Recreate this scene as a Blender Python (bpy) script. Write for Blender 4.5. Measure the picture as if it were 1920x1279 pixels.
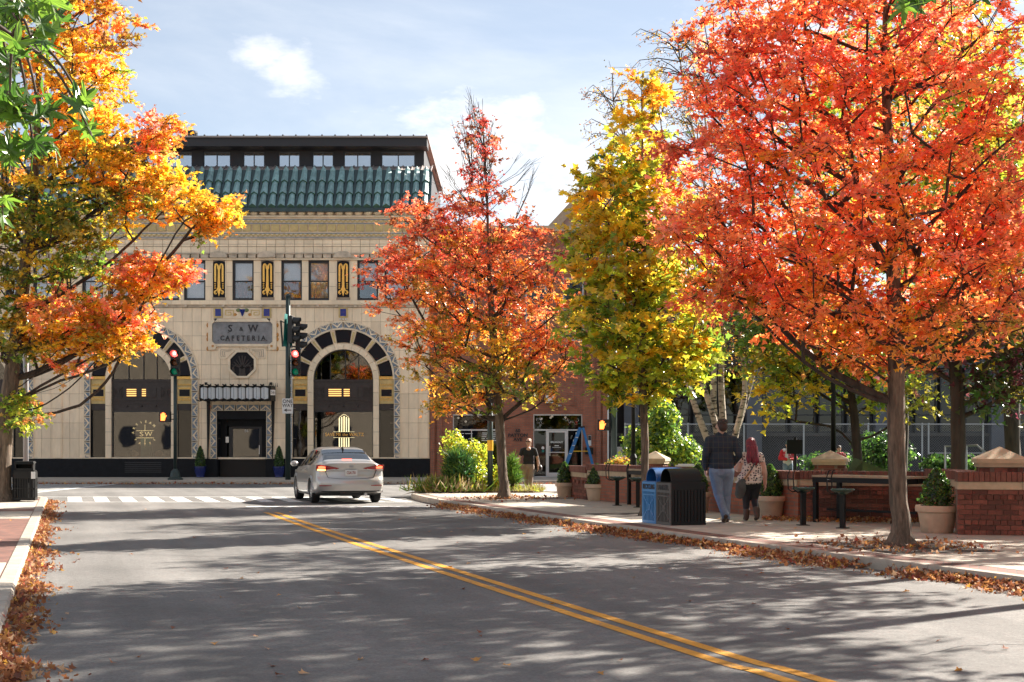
import bpy, math, random
import numpy as np
from mathutils import Vector, Matrix, noise as mnoise

for o in list(bpy.data.objects):
    bpy.data.objects.remove(o)
SC = bpy.context.scene
COL = SC.collection
R = math.radians
FPX, EYE, HZ = 2667.0, 1.55, 830.0      # focal length in photo pixels, eye height, horizon row

# ------------------------------------------------------------------ camera
cam = bpy.data.cameras.new('camera')
cam.sensor_width = 36.0
cam.lens = 36.0 * FPX / 1920.0
cam.shift_y = (HZ - 639.5) / 1920.0
cam.clip_start = 0.1
cam.clip_end = 3000
camo = bpy.data.objects.new('camera', cam)
COL.objects.link(camo)
camo.location = (0, 0, EYE)
camo.rotation_euler = (R(90), 0, 0)
SC.camera = camo

# ------------------------------------------------------------------ sky and sun
SUN_EL = 33.0
SUN_DIR = Vector((0.79, 0.61, 0)).normalized()      # horizontal direction towards the sun
W = bpy.data.worlds.new('World')
SC.world = W
W.use_nodes = True
nt = W.node_tree
nt.nodes.clear()
out = nt.nodes.new('ShaderNodeOutputWorld')
bg = nt.nodes.new('ShaderNodeBackground')
sky = nt.nodes.new('ShaderNodeTexSky')
sky.sky_type = 'NISHITA'
sky.sun_disc = False
sky.sun_elevation = R(SUN_EL)
sky.sun_rotation = math.atan2(SUN_DIR.x, SUN_DIR.y)
sky.altitude = 650
sky.air_density = 0.8
sky.dust_density = 0.5
sky.ozone_density = 0.5
bg.inputs['Strength'].default_value = 0.05


def wn(kind, **kw):
    n = nt.nodes.new(kind)
    for k, v in kw.items():
        setattr(n, k, v)
    return n


def wmath(op, a, b=None, clamp=False):
    n = wn('ShaderNodeMath', operation=op, use_clamp=clamp)
    for i, v in enumerate((a, b)):
        if v is None:
            continue
        if isinstance(v, (int, float)):
            n.inputs[i].default_value = v
        else:
            nt.links.new(v, n.inputs[i])
    return n.outputs[0]


tc = wn('ShaderNodeTexCoord')
mp = wn('ShaderNodeMapping')
mp.inputs['Scale'].default_value = (1.0, 1.0, 2.4)
nt.links.new(tc.outputs['Generated'], mp.inputs['Vector'])
n1 = wn('ShaderNodeTexNoise')
n1.inputs['Scale'].default_value = 3.2
n1.inputs['Detail'].default_value = 9
n1.inputs['Roughness'].default_value = 0.58
n1.inputs['Distortion'].default_value = 0.3
nt.links.new(mp.outputs[0], n1.inputs['Vector'])
n2 = wn('ShaderNodeTexNoise')
n2.inputs['Scale'].default_value = 16.0
n2.inputs['Detail'].default_value = 8
n2.inputs['Roughness'].default_value = 0.6
nt.links.new(mp.outputs[0], n2.inputs['Vector'])


def cloud_puff(px, py, rad, sq):
    d = Vector(((px - 960) / FPX, 1.0, (HZ - py) / FPX)).normalized()
    v = wn('ShaderNodeVectorMath', operation='SUBTRACT')
    nt.links.new(tc.outputs['Generated'], v.inputs[0])
    v.inputs[1].default_value = d
    m = wn('ShaderNodeVectorMath', operation='MULTIPLY')
    nt.links.new(v.outputs[0], m.inputs[0])
    m.inputs[1].default_value = (1, 1, sq)
    ln = wn('ShaderNodeVectorMath', operation='LENGTH')
    nt.links.new(m.outputs[0], ln.inputs[0])
    a = wmath('SUBTRACT', 1.0, wmath('DIVIDE', ln.outputs['Value'], rad))
    b = wmath('ADD', a, wmath('MULTIPLY', wmath('SUBTRACT', n2.outputs[0], 0.5), 2.6))
    mr = wn('ShaderNodeMapRange', interpolation_type='SMOOTHSTEP')
    nt.links.new(b, mr.inputs[0])
    mr.inputs[1].default_value = 0.0
    mr.inputs[2].default_value = 1.25
    return mr.outputs[0]


mrb = wn('ShaderNodeMapRange', interpolation_type='SMOOTHSTEP')
nt.links.new(n1.outputs[0], mrb.inputs[0])
mrb.inputs[1].default_value = 0.42
mrb.inputs[2].default_value = 0.85
mask = wmath('MULTIPLY', mrb.outputs[0], 0.6)
for args in ((485, 100, 0.032, 1.9), (550, 132, 0.036, 1.8), (930, 280, 0.085, 1.5), (1030, 340, 0.10, 1.4),
             (850, 340, 0.07, 1.4), (1500, 60, 0.08, 1.5)):
    mask = wmath('MAXIMUM', mask, cloud_puff(*args))
haze_mix = wn('ShaderNodeMixRGB')
haze_mix.inputs[0].default_value = 0.40
haze_mix.inputs[2].default_value = (4.8, 4.95, 4.8, 1)
nt.links.new(sky.outputs[0], haze_mix.inputs[1])
mix = wn('ShaderNodeMixRGB')
nt.links.new(mask, mix.inputs[0])
nt.links.new(haze_mix.outputs[0], mix.inputs[1])
CLOUD = mix.inputs[2]
CLOUD.default_value = (7.4, 7.35, 7.3, 1)
nt.links.new(mix.outputs[0], bg.inputs['Color'])
nt.links.new(bg.outputs[0], out.inputs['Surface'])

sun = bpy.data.lights.new('sun', 'SUN')
sun.energy = 5.0
sun.angle = R(0.53)
sun.color = (1.0, 0.93, 0.82)
suno = bpy.data.objects.new('sun', sun)
COL.objects.link(suno)
sd = Vector((SUN_DIR.x * math.cos(R(SUN_EL)), SUN_DIR.y * math.cos(R(SUN_EL)), math.sin(R(SUN_EL))))
suno.rotation_euler = sd.to_track_quat('Z', 'Y').to_euler()
suno.location = (30, 25, 40)

SC.view_settings.view_transform = 'Standard'
SC.view_settings.look = 'None'
SC.view_settings.gamma = 1.0
SC.view_settings.use_curve_mapping = False
SC.view_settings.exposure = 1.9

# ------------------------------------------------------------------ helpers
rnd = random.Random(7)
ORG = {}


def PX(px, py, Y):
    return Vector(((px - 960) / FPX * Y, Y, EYE - (py - HZ) / FPX * Y))


def GP(px, py, z=0.0):
    Y = FPX * (EYE - z) / (py - HZ)
    return Vector(((px - 960) / FPX * Y, Y, z))


MATS = {}


def mat(name, col, rough=0.6, metal=0.0, noise=None, bump=None, spec=0.5, rand=0.0, emit=None, coat=0.0, noise2=None, stretch=None):
    """noise=(scale, amount[, detail]) colour mottling; bump=(scale, strength); rand = per object brightness"""
    m = bpy.data.materials.new(name)
    m.use_nodes = True
    t = m.node_tree
    p = t.nodes['Principled BSDF']
    p.inputs['Base Color'].default_value = (*col, 1)
    p.inputs['Roughness'].default_value = rough
    p.inputs['Metallic'].default_value = metal
    p.inputs['Specular IOR Level'].default_value = spec
    if coat:
        p.inputs['Coat Weight'].default_value = coat
        p.inputs['Coat Roughness'].default_value = 0.05
    geo = t.nodes.new('ShaderNodeNewGeometry')
    pos_ = geo.outputs['Position']
    if stretch:
        sm_ = t.nodes.new('ShaderNodeVectorMath')
        sm_.operation = 'MULTIPLY'
        sm_.inputs[1].default_value = stretch
        t.links.new(pos_, sm_.inputs[0])
        pos_ = sm_.outputs[0]
    last = None
    for noise in [q for q in (noise, noise2) if q]:
        n = t.nodes.new('ShaderNodeTexNoise')
        n.inputs['Scale'].default_value = noise[0]
        n.inputs['Detail'].default_value = 6
        n.inputs['Roughness'].default_value = 0.62
        t.links.new(pos_, n.inputs['Vector'])
        mr = t.nodes.new('ShaderNodeMapRange')
        mr.inputs[1].default_value = 0.3
        mr.inputs[2].default_value = 0.7
        mr.inputs[3].default_value = 1.0 - noise[1]
        mr.inputs[4].default_value = 1.0 + noise[1]
        t.links.new(n.outputs[0], mr.inputs[0])
        if last is not None:
            mm = t.nodes.new('ShaderNodeMath')
            mm.operation = 'MULTIPLY'
            t.links.new(last, mm.inputs[0])
            t.links.new(mr.outputs[0], mm.inputs[1])
            last = mm.outputs[0]
        else:
            last = mr.outputs[0]
    if rand:
        oi = t.nodes.new('ShaderNodeObjectInfo')
        mr = t.nodes.new('ShaderNodeMapRange')
        mr.inputs[3].default_value = 1.0 - rand
        mr.inputs[4].default_value = 1.0 + rand
        t.links.new(oi.outputs['Random'], mr.inputs[0])
        if last is None:
            last = mr.outputs[0]
        else:
            mm = t.nodes.new('ShaderNodeMath')
            mm.operation = 'MULTIPLY'
            t.links.new(last, mm.inputs[0])
            t.links.new(mr.outputs[0], mm.inputs[1])
            last = mm.outputs[0]
    if last is not None:
        vm = t.nodes.new('ShaderNodeVectorMath')
        vm.operation = 'SCALE'
        vm.inputs[0].default_value = col
        t.links.new(last, vm.inputs['Scale'])
        t.links.new(vm.outputs[0], p.inputs['Base Color'])
    if bump:
        n = t.nodes.new('ShaderNodeTexNoise')
        n.inputs['Scale'].default_value = bump[0]
        n.inputs['Detail'].default_value = 5
        t.links.new(pos_, n.inputs['Vector'])
        b = t.nodes.new('ShaderNodeBump')
        b.inputs['Strength'].default_value = bump[1]
        b.inputs['Distance'].default_value = 0.02
        t.links.new(n.outputs[0], b.inputs['Height'])
        t.links.new(b.outputs[0], p.inputs['Normal'])
    if emit:
        p.inputs['Emission Color'].default_value = (*emit[0], 1)
        p.inputs['Emission Strength'].default_value = emit[1]
    MATS[name] = m
    return m


def worn_paint(name, col, under, amount):
    """road paint with chips worn through to the asphalt"""
    m = mat(name, col, 0.65, bump=(150, 0.3))
    t = m.node_tree
    p = t.nodes['Principled BSDF']
    geo = t.nodes.new('ShaderNodeNewGeometry')
    a = t.nodes.new('ShaderNodeTexNoise')
    a.inputs['Scale'].default_value = 34
    a.inputs['Detail'].default_value = 6
    a.inputs['Roughness'].default_value = 0.7
    b = t.nodes.new('ShaderNodeTexNoise')
    b.inputs['Scale'].default_value = 1.7
    b.inputs['Detail'].default_value = 3
    for n in (a, b):
        t.links.new(geo.outputs['Position'], n.inputs['Vector'])
    s = t.nodes.new('ShaderNodeMath')
    s.operation = 'MULTIPLY_ADD'
    s.inputs[1].default_value = 0.5
    t.links.new(b.outputs[0], s.inputs[0])
    t.links.new(a.outputs[0], s.inputs[2])
    cr = t.nodes.new('ShaderNodeValToRGB')
    cr.color_ramp.elements[0].position = amount
    cr.color_ramp.elements[0].color = (*under, 1)
    e = cr.color_ramp.elements.new(amount + 0.035)
    e.color = (col[0] * .8, col[1] * .8, col[2] * .8, 1)
    cr.color_ramp.elements[-1].position = amount + 0.25
    cr.color_ramp.elements[-1].color = (*col, 1)
    t.links.new(s.outputs[0], cr.inputs[0])
    t.links.new(cr.outputs[0], p.inputs['Base Color'])


def glass_mat(name, tint, refl, rough=0.02):
    """window glass: see-through with a mirror layer that grows towards grazing angles"""
    m = bpy.data.materials.new(name)
    m.use_nodes = True
    t = m.node_tree
    t.nodes.clear()
    o = t.nodes.new('ShaderNodeOutputMaterial')
    mx = t.nodes.new('ShaderNodeMixShader')
    tr = t.nodes.new('ShaderNodeBsdfTransparent')
    tr.inputs[0].default_value = (*tint, 1)
    gl = t.nodes.new('ShaderNodeBsdfGlossy')
    gl.inputs['Roughness'].default_value = rough
    fr = t.nodes.new('ShaderNodeFresnel')
    fr.inputs['IOR'].default_value = 1.5
    mr = t.nodes.new('ShaderNodeMapRange')
    mr.inputs[1].default_value = 0.04
    mr.inputs[3].default_value = refl
    t.links.new(fr.outputs[0], mr.inputs[0])
    t.links.new(mr.outputs[0], mx.inputs[0])
    t.links.new(tr.outputs[0], mx.inputs[1])
    t.links.new(gl.outputs[0], mx.inputs[2])
    # slight waviness of old plate glass
    geo = t.nodes.new('ShaderNodeNewGeometry')
    n = t.nodes.new('ShaderNodeTexNoise')
    n.inputs['Scale'].default_value = 0.9
    t.links.new(geo.outputs['Position'], n.inputs['Vector'])
    b = t.nodes.new('ShaderNodeBump')
    b.inputs['Strength'].default_value = 0.06
    b.inputs['Distance'].default_value = 0.05
    t.links.new(n.outputs[0], b.inputs['Height'])
    t.links.new(b.outputs[0], gl.inputs['Normal'])
    t.links.new(mx.outputs[0], o.inputs[0])
    MATS[name] = m
    return m


def brick_mat(name, c1, c2, mortar, bw, bh, ms, rough=0.8, axis='xz', bias=0.0):
    m = bpy.data.materials.new(name)
    m.use_nodes = True
    t = m.node_tree
    p = t.nodes['Principled BSDF']
    p.inputs['Roughness'].default_value = rough
    geo = t.nodes.new('ShaderNodeNewGeometry')
    sp = t.nodes.new('ShaderNodeSeparateXYZ')
    t.links.new(geo.outputs['Position'], sp.inputs[0])
    cb = t.nodes.new('ShaderNodeCombineXYZ')
    if axis == 'xz':
        ad = t.nodes.new('ShaderNodeMath')
        ad.operation = 'ADD'
        t.links.new(sp.outputs[0], ad.inputs[0])
        t.links.new(sp.outputs[1], ad.inputs[1])
        t.links.new(ad.outputs[0], cb.inputs[0])
        t.links.new(sp.outputs[2], cb.inputs[1])
    else:
        t.links.new(sp.outputs[0], cb.inputs[0])
        t.links.new(sp.outputs[1], cb.inputs[1])
    vec = cb.outputs[0]
    if axis == 'xy':
        rot = t.nodes.new('ShaderNodeVectorRotate')
        rot.rotation_type = 'Z_AXIS'
        rot.inputs['Angle'].default_value = R(-71.5)
        t.links.new(vec, rot.inputs['Vector'])
        vec = rot.outputs[0]
    b = t.nodes.new('ShaderNodeTexBrick')
    b.inputs['Scale'].default_value = 1.0
    b.inputs['Color1'].default_value = (*c1, 1)
    b.inputs['Color2'].default_value = (*c2, 1)
    b.inputs['Mortar'].default_value = (*mortar, 1)
    b.inputs['Mortar Size'].default_value = ms
    b.inputs['Brick Width'].default_value = bw
    b.inputs['Row Height'].default_value = bh
    b.inputs['Bias'].default_value = bias
    t.links.new(vec, b.inputs['Vector'])
    n = t.nodes.new('ShaderNodeTexNoise')
    n.inputs['Scale'].default_value = 2.5
    n.inputs['Detail'].default_value = 6
    t.links.new(geo.outputs['Position'], n.inputs['Vector'])
    mr = t.nodes.new('ShaderNodeMapRange')
    mr.inputs[1].default_value = 0.3
    mr.inputs[2].default_value = 0.7
    mr.inputs[3].default_value = 0.8
    mr.inputs[4].default_value = 1.15
    t.links.new(n.outputs[0], mr.inputs[0])
    vm = t.nodes.new('ShaderNodeVectorMath')
    vm.operation = 'SCALE'
    t.links.new(b.outputs['Color'], vm.inputs[0])
    t.links.new(mr.outputs[0], vm.inputs['Scale'])
    t.links.new(vm.outputs[0], p.inputs['Base Color'])
    bu = t.nodes.new('ShaderNodeBump')
    bu.invert = True
    bu.inputs['Strength'].default_value = 0.5
    bu.inputs['Distance'].default_value = 0.01
    t.links.new(b.outputs['Fac'], bu.inputs['Height'])
    t.links.new(bu.outputs[0], p.inputs['Normal'])
    MATS[name] = m
    return m


def org(o):
    return ORG.get(o.name, Vector((0, 0, 0))) if o else Vector((0, 0, 0))


class MB:
    """collects shapes and links them as one mesh object"""

    def __init__(s):
        s.v, s.f, s.m = [], [], []
        s.cur = 0

    def add(s, vs, fs):
        b = len(s.v)
        s.v += [tuple(p) for p in vs]
        s.f += [tuple(i + b for i in f) for f in fs]
        s.m += [s.cur] * len(fs)
        return s

    def box(s, x0, x1, y0, y1, z0, z1):
        x0, x1 = min(x0, x1), max(x0, x1)
        y0, y1 = min(y0, y1), max(y0, y1)
        z0, z1 = min(z0, z1), max(z0, z1)
        return s.add([(x0, y0, z0), (x1, y0, z0), (x1, y1, z0), (x0, y1, z0), (x0, y0, z1), (x1, y0, z1), (x1, y1, z1), (x0, y1, z1)],
                     [(0, 3, 2, 1), (4, 5, 6, 7), (0, 1, 5, 4), (1, 2, 6, 5), (2, 3, 7, 6), (3, 0, 4, 7)])

    def obox(s, c, size, ang=0.0):
        n = MB().box(-size[0] / 2, size[0] / 2, -size[1] / 2, size[1] / 2, 0, size[2])
        ca, sa = math.cos(ang), math.sin(ang)
        return s.add([(c[0] + x * ca - y * sa, c[1] + x * sa + y * ca, c[2] + z) for x, y, z in n.v], n.f)

    def bar(s, a, b, w, h=None, up=(0, 0, 1)):
        """square bar from a to b"""
        a, b = Vector(a), Vector(b)
        h = h or w
        d = (b - a).normalized()
        u = Vector(up)
        if abs(d.dot(u)) > 0.95:
            u = Vector((0, 1, 0))
        sx = d.cross(u).normalized() * (w / 2)
        sz = sx.cross(d).normalized() * (h / 2)
        vs = []
        for p in (a, b):
            vs += [p - sx - sz, p + sx - sz, p + sx + sz, p - sx + sz]
        return s.add(vs, [(3, 2, 1, 0), (4, 5, 6, 7), (0, 1, 5, 4), (1, 2, 6, 5), (2, 3, 7, 6), (3, 0, 4, 7)])

    def prism(s, poly, y0, y1):
        """polygon in (x, z), extruded along y (y0 = front)"""
        a = sum(poly[i][0] * poly[(i + 1) % len(poly)][1] - poly[(i + 1) % len(poly)][0] * poly[i][1] for i in range(len(poly)))
        if a < 0:
            poly = poly[::-1]
        n = len(poly)
        vs = [(x, y0, z) for x, z in poly] + [(x, y1, z) for x, z in poly]
        fs = [tuple(range(n)), tuple(range(2 * n - 1, n - 1, -1))]
        fs += [(i, i + n, (i + 1) % n + n, (i + 1) % n) for i in range(n)]
        return s.add(vs, fs)

    def slab(s, poly, z0, z1):
        """polygon in (x, y), extruded along z"""
        a = sum(poly[i][0] * poly[(i + 1) % len(poly)][1] - poly[(i + 1) % len(poly)][0] * poly[i][1] for i in range(len(poly)))
        if a < 0:
            poly = poly[::-1]
        n = len(poly)
        vs = [(x, y, z0) for x, y in poly] + [(x, y, z1) for x, y in poly]
        fs = [tuple(range(n - 1, -1, -1)), tuple(range(n, 2 * n))]
        fs += [(i, (i + 1) % n, (i + 1) % n + n, i + n) for i in range(n)]
        return s.add(vs, fs)

    def sheet(s, poly, z):
        a = sum(poly[i][0] * poly[(i + 1) % len(poly)][1] - poly[(i + 1) % len(poly)][0] * poly[i][1] for i in range(len(poly)))
        if a < 0:
            poly = poly[::-1]
        return s.add([(x, y, z) for x, y in poly], [tuple(range(len(poly)))])

    def tube(s, pts, rad, n=8, cap=True):
        pts = [Vector(p) for p in pts]
        if isinstance(rad, (int, float)):
            rad = [rad] * len(pts)
        b = len(s.v)
        prev = None
        for i, p in enumerate(pts):
            d = (pts[min(i + 1, len(pts) - 1)] - pts[max(i - 1, 0)])
            d = d.normalized() if d.length > 1e-9 else Vector((0, 0, 1))
            if prev is None:
                u = d.cross(Vector((0.31, 0.87, 0.2)))
                if u.length < 0.1:
                    u = d.cross(Vector((1, 0, 0)))
            else:
                u = prev - d * prev.dot(d)
            u.normalize()
            prev = u
            w = d.cross(u)
            for k in range(n):
                a = 2 * math.pi * k / n
                s.v.append(tuple(p + (u * math.cos(a) + w * math.sin(a)) * rad[i]))
        cnt = 0
        for i in range(len(pts) - 1):
            for k in range(n):
                s.f.append((b + i * n + k, b + i * n + (k + 1) % n, b + (i + 1) * n + (k + 1) % n, b + (i + 1) * n + k))
                cnt += 1
        if cap:
            s.f.append(tuple(b + k for k in range(n - 1, -1, -1)))
            e = b + (len(pts) - 1) * n
            s.f.append(tuple(e + k for k in range(n)))
            cnt += 2
        s.m += [s.cur] * cnt
        return s

    def lathe(s, prof, c=(0, 0, 0), n=20, sx=1.0, sy=1.0):
        """profile of (radius, z) turned about a vertical axis through c"""
        b = len(s.v)
        for r, z in prof:
            for k in range(n):
                a = 2 * math.pi * k / n
                s.v.append((c[0] + r * sx * math.cos(a), c[1] + r * sy * math.sin(a), c[2] + z))
        cnt = 0
        for i in range(len(prof) - 1):
            for k in range(n):
                s.f.append((b + i * n + k, b + i * n + (k + 1) % n, b + (i + 1) * n + (k + 1) % n, b + (i + 1) * n + k))
                cnt += 1
        s.f.append(tuple(b + k for k in range(n - 1, -1, -1)))
        e = b + (len(prof) - 1) * n
        s.f.append(tuple(e + k for k in range(n)))
        s.m += [s.cur] * (cnt + 2)
        return s

    def ball(s, c, r, n=12, m=8):
        if isinstance(r, (int, float)):
            r = (r, r, r)
        b = len(s.v)
        for i in range(m + 1):
            t = math.pi * i / m
            for k in range(n):
                a = 2 * math.pi * k / n
                rr = max(math.sin(t), 1e-4)
                s.v.append((c[0] + r[0] * rr * math.cos(a), c[1] + r[1] * rr * math.sin(a), c[2] - r[2] * math.cos(t)))
        for i in range(m):
            for k in range(n):
                s.f.append((b + i * n + k, b + i * n + (k + 1) % n, b + (i + 1) * n + (k + 1) % n, b + (i + 1) * n + k))
        s.m += [s.cur] * (m * n)
        return s

    def mesh(s, name, mats, off=Vector((0, 0, 0)), smooth=False):
        me = bpy.data.meshes.new(name)
        me.from_pydata([(x - off[0], y - off[1], z - off[2]) for x, y, z in s.v], [], s.f)
        for m in (mats if isinstance(mats, (list, tuple)) else [mats]):
            me.materials.append(MATS[m] if isinstance(m, str) else m)
        me.polygons.foreach_set('material_index', s.m)
        if smooth:
            me.polygons.foreach_set('use_smooth', [True] * len(me.polygons))
            if isinstance(smooth, (int, float)) and smooth is not True:
                me.set_sharp_from_angle(angle=R(smooth))
        me.update()
        return me

    def build(s, name, mats, parent=None, smooth=False, bevel=0.0, local=False):
        off = Vector((0, 0, 0)) if local else org(parent)
        me = s.mesh(name, mats, off, smooth)
        return link(name, me, parent, bevel, off=off)


def link(name, me, parent=None, bevel=0.0, off=None, loc=None):
    o = bpy.data.objects.new(name, me)
    COL.objects.link(o)
    if parent:
        o.parent = parent
    ORG[o.name] = off if off is not None else org(parent)
    if loc is not None:
        o.location = loc
    if bevel:
        b = o.modifiers.new('bevel', 'BEVEL')
        b.width = bevel
        b.segments = 2
        b.limit_method = 'ANGLE'
    return o


def thing(name, label, cat, loc=(0, 0, 0), rotz=0.0, group=None):
    o = bpy.data.objects.new(name, None)
    COL.objects.link(o)
    o.empty_display_size = 0.1
    o.location = loc
    o.rotation_euler = (0, 0, rotz)
    ORG[o.name] = Vector(loc)
    return tag(o, label, cat, group)


def tag(o, label, cat, group=None):
    o['label'] = label
    o['category'] = cat
    if group:
        o['group'] = group
    return o


def struct(o):
    o['kind'] = 'structure'
    return o


def stuff(o):
    o['kind'] = 'stuff'
    return o


def text_mesh(s, size, extrude=0.01, bold=0.0):
    c = bpy.data.curves.new('lettering', 'FONT')
    c.body = s
    c.size = size
    c.align_x = 'CENTER'
    c.align_y = 'CENTER'
    c.extrude = extrude
    c.offset = bold
    c.resolution_u = 3
    o = bpy.data.objects.new('lettering', c)
    COL.objects.link(o)
    dg = bpy.context.evaluated_depsgraph_get()
    me = bpy.data.meshes.new_from_object(o.evaluated_get(dg))
    bpy.data.objects.remove(o)
    return me


def lettering(s, size, loc, m, parent, extrude=0.008, bold=0.0, stretch=(1, 1), yaw=0.0, roll=0.0, name='lettering', local=False):
    """letters standing upright, read from -y (turned by yaw about z, rolled in their own plane)"""
    me = text_mesh(s, size, extrude, bold)
    me.materials.clear()
    me.materials.append(MATS[m])
    off = Vector((0, 0, 0)) if local else org(parent)
    mt = Matrix.Translation(Vector(loc) - off) @ Matrix.Rotation(yaw, 4, 'Z') @ Matrix.Rotation(R(90), 4, 'X') @ \
        Matrix.Rotation(roll, 4, 'Z') @ Matrix.Diagonal((stretch[0], stretch[1], 1, 1))
    me.transform(mt)
    return link(name, me, parent, off=off)


def smoothline(pts, k=6):
    """Catmull-Rom through 2D/3D points"""
    P = [Vector(p) for p in pts]
    res = []
    for i in range(len(P) - 1):
        p0, p1, p2, p3 = P[max(i - 1, 0)], P[i], P[i + 1], P[min(i + 2, len(P) - 1)]
        for j in range(k):
            t = j / k
            res.append(0.5 * ((2 * p1) + (p2 - p0) * t + (2 * p0 - 5 * p1 + 4 * p2 - p3) * t * t + (3 * p1 - p0 - 3 * p2 + p3) * t ** 3))
    res.append(P[-1])
    return res
# ------------------------------------------------------------------ materials
mat('asphalt', (0.152, 0.143, 0.135), 0.88, noise=(0.35, 0.24), bump=(200, 0.5), noise2=(38, 0.30))
mat('soil', (0.09, 0.06, 0.04), 0.95, noise=(6, 0.4), bump=(40, 0.6))
mat('mulch', (0.055, 0.04, 0.032), 0.95, noise=(14, 0.5), bump=(60, 0.8))
mat('tar', (0.03, 0.03, 0.032), 0.6)
worn_paint('paint_white', (0.70, 0.70, 0.68), (0.17, 0.16, 0.15), 0.625)
worn_paint('paint_yellow', (0.66, 0.29, 0.014), (0.15, 0.13, 0.10), 0.60)
mat('concrete', (0.40, 0.35, 0.29), 0.85, noise=(3.5, 0.16), bump=(120, 0.25), rand=0.06)
mat('kerb', (0.36, 0.31, 0.255), 0.85, noise=(5, 0.2), bump=(90, 0.35), rand=0.07)
mat('joint', (0.17, 0.14, 0.115), 0.95)
mat('lawn', (0.06, 0.09, 0.03), 0.95, noise=(4, 0.35), bump=(50, 0.7))
brick_mat('paver', (0.20, 0.085, 0.06), (0.14, 0.06, 0.045), (0.10, 0.08, 0.07), 0.2, 0.1, 0.006, axis='xy')
mat('terracotta', (0.86, 0.685, 0.485), 0.5, noise=(1.1, 0.10), bump=(30, 0.05), rand=0.075, noise2=(7, 0.07), stretch=(1, 1, 0.3))
mat('terracotta_trim', (0.78, 0.63, 0.455), 0.5, noise=(2.5, 0.16), rand=0.04)
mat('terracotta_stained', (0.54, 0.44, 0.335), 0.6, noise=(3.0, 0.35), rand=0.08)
mat('grout', (0.36, 0.285, 0.215), 0.9)
mat('tan_glaze', (0.56, 0.41, 0.17), 0.4, noise=(5, 0.2), rand=0.1)
mat('gold', (0.62, 0.38, 0.10), 0.32, metal=0.55, noise=(9, 0.2))
mat('gold_leaf', (0.85, 0.50, 0.12), 0.3, metal=0.6)
mat('blue_glaze', (0.16, 0.21, 0.27), 0.35, noise=(8, 0.25), rand=0.12)
mat('cobalt', (0.012, 0.028, 0.22), 0.25)
mat('black_panel', (0.010, 0.010, 0.016), 0.3, spec=0.15)
mat('black_granite', (0.010, 0.011, 0.014), 0.5, noise=(5, 0.3), spec=0.15)
mat('bronze', (0.040, 0.030, 0.028), 0.5, metal=0.2, noise=(7, 0.3))
mat('frame_dark', (0.012, 0.014, 0.02), 0.4)
mat('interior', (0.035, 0.03, 0.027), 0.9)
mat('blind', (0.82, 0.81, 0.80), 0.8, noise=(2, 0.08))
mat('curtain', (0.25, 0.07, 0.05), 0.9, noise=(9, 0.5))
mat('curtain_cream', (0.50, 0.44, 0.33), 0.9, noise=(7, 0.3))
mat('marble', (0.21, 0.21, 0.22), 0.45, noise=(4, 0.28))
mat('letter_dark', (0.018, 0.018, 0.022), 0.5)
mat('roof_green', (0.20, 0.32, 0.325), 0.28, noise=(5, 0.3), rand=0.22, coat=0.3)
mat('roof_green_end', (0.06, 0.13, 0.10), 0.3, rand=0.15)
mat('roof_pan', (0.022, 0.05, 0.056), 0.4, noise=(6, 0.3))
mat('charcoal', (0.022, 0.021, 0.026), 0.6)
mat('metal_roof', (0.32, 0.27, 0.25), 0.5, noise=(3, 0.15))
mat('steel', (0.55, 0.56, 0.58), 0.35, metal=0.8)
mat('aluminium', (0.56, 0.56, 0.57), 0.4, metal=0.35)
mat('canopy_glass', (0.58, 0.60, 0.62), 0.35, rand=0.05)
mat('white_bead', (0.72, 0.68, 0.62), 0.4)
mat('orange_glaze', (0.55, 0.25, 0.06), 0.4)
mat('green_glaze', (0.16, 0.2, 0.08), 0.4)
mat('amber_glow', (0.8, 0.4, 0.08), 0.5, emit=((1.0, 0.52, 0.16), 0.42))
mat('lamp_glow', (1, 0.95, 0.8), 0.5, emit=((1.0, 0.86, 0.62), 1.2))
mat('sign_glow', (0.9, 0.8, 0.5), 0.5, emit=((1.0, 0.82, 0.42), 0.55))
mat('teal', (0.01, 0.17, 0.15), 0.5)
mat('wood_disc', (0.46, 0.27, 0.16), 0.6)
brick_mat('brick_wall', (0.36, 0.115, 0.062), (0.27, 0.085, 0.05), (0.20, 0.12, 0.085), 0.215, 0.075, 0.011)
mat('brick', (0.165, 0.056, 0.037), 0.85, noise=(14, 0.25), bump=(60, 0.3), rand=0.45)
mat('brick_cap', (0.16, 0.06, 0.042), 0.85, noise=(14, 0.25), bump=(60, 0.3), rand=0.22)
mat('mortar', (0.20, 0.15, 0.115), 0.95, bump=(80, 0.4))
mat('limestone', (0.44, 0.34, 0.225), 0.8, noise=(6, 0.16), bump=(50, 0.2), rand=0.06)
mat('pot_clay', (0.47, 0.345, 0.245), 0.8, noise=(7, 0.12), bump=(45, 0.2))
mat('pot_blue', (0.008, 0.016, 0.11), 0.25)
mat('black_metal', (0.010, 0.010, 0.010), 0.5, spec=0.25)
mat('pole_green', (0.016, 0.032, 0.030), 0.45)
mat('pole_grey', (0.34, 0.34, 0.36), 0.45, metal=0.3)
mat('signal_black', (0.010, 0.010, 0.011), 0.5)
mat('lens_red', (0.5, 0.02, 0.02), 0.3, emit=((1.0, 0.06, 0.05), 2.4))
mat('lens_core', (0.6, 0.2, 0.2), 0.3, emit=((1.0, 0.45, 0.40), 2.0))
mat('lens_amber', (0.16, 0.05, 0.012), 0.3)
mat('lens_green', (0.006, 0.09, 0.055), 0.3, emit=((0.0, 0.5, 0.25), 0.04))
mat('hand_glow', (0.6, 0.1, 0.02), 0.4, emit=((1.0, 0.16, 0.03), 1.5))
mat('sign_white', (0.62, 0.62, 0.61), 0.5)
mat('bin_blue', (0.035, 0.20, 0.46), 0.4)
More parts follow.
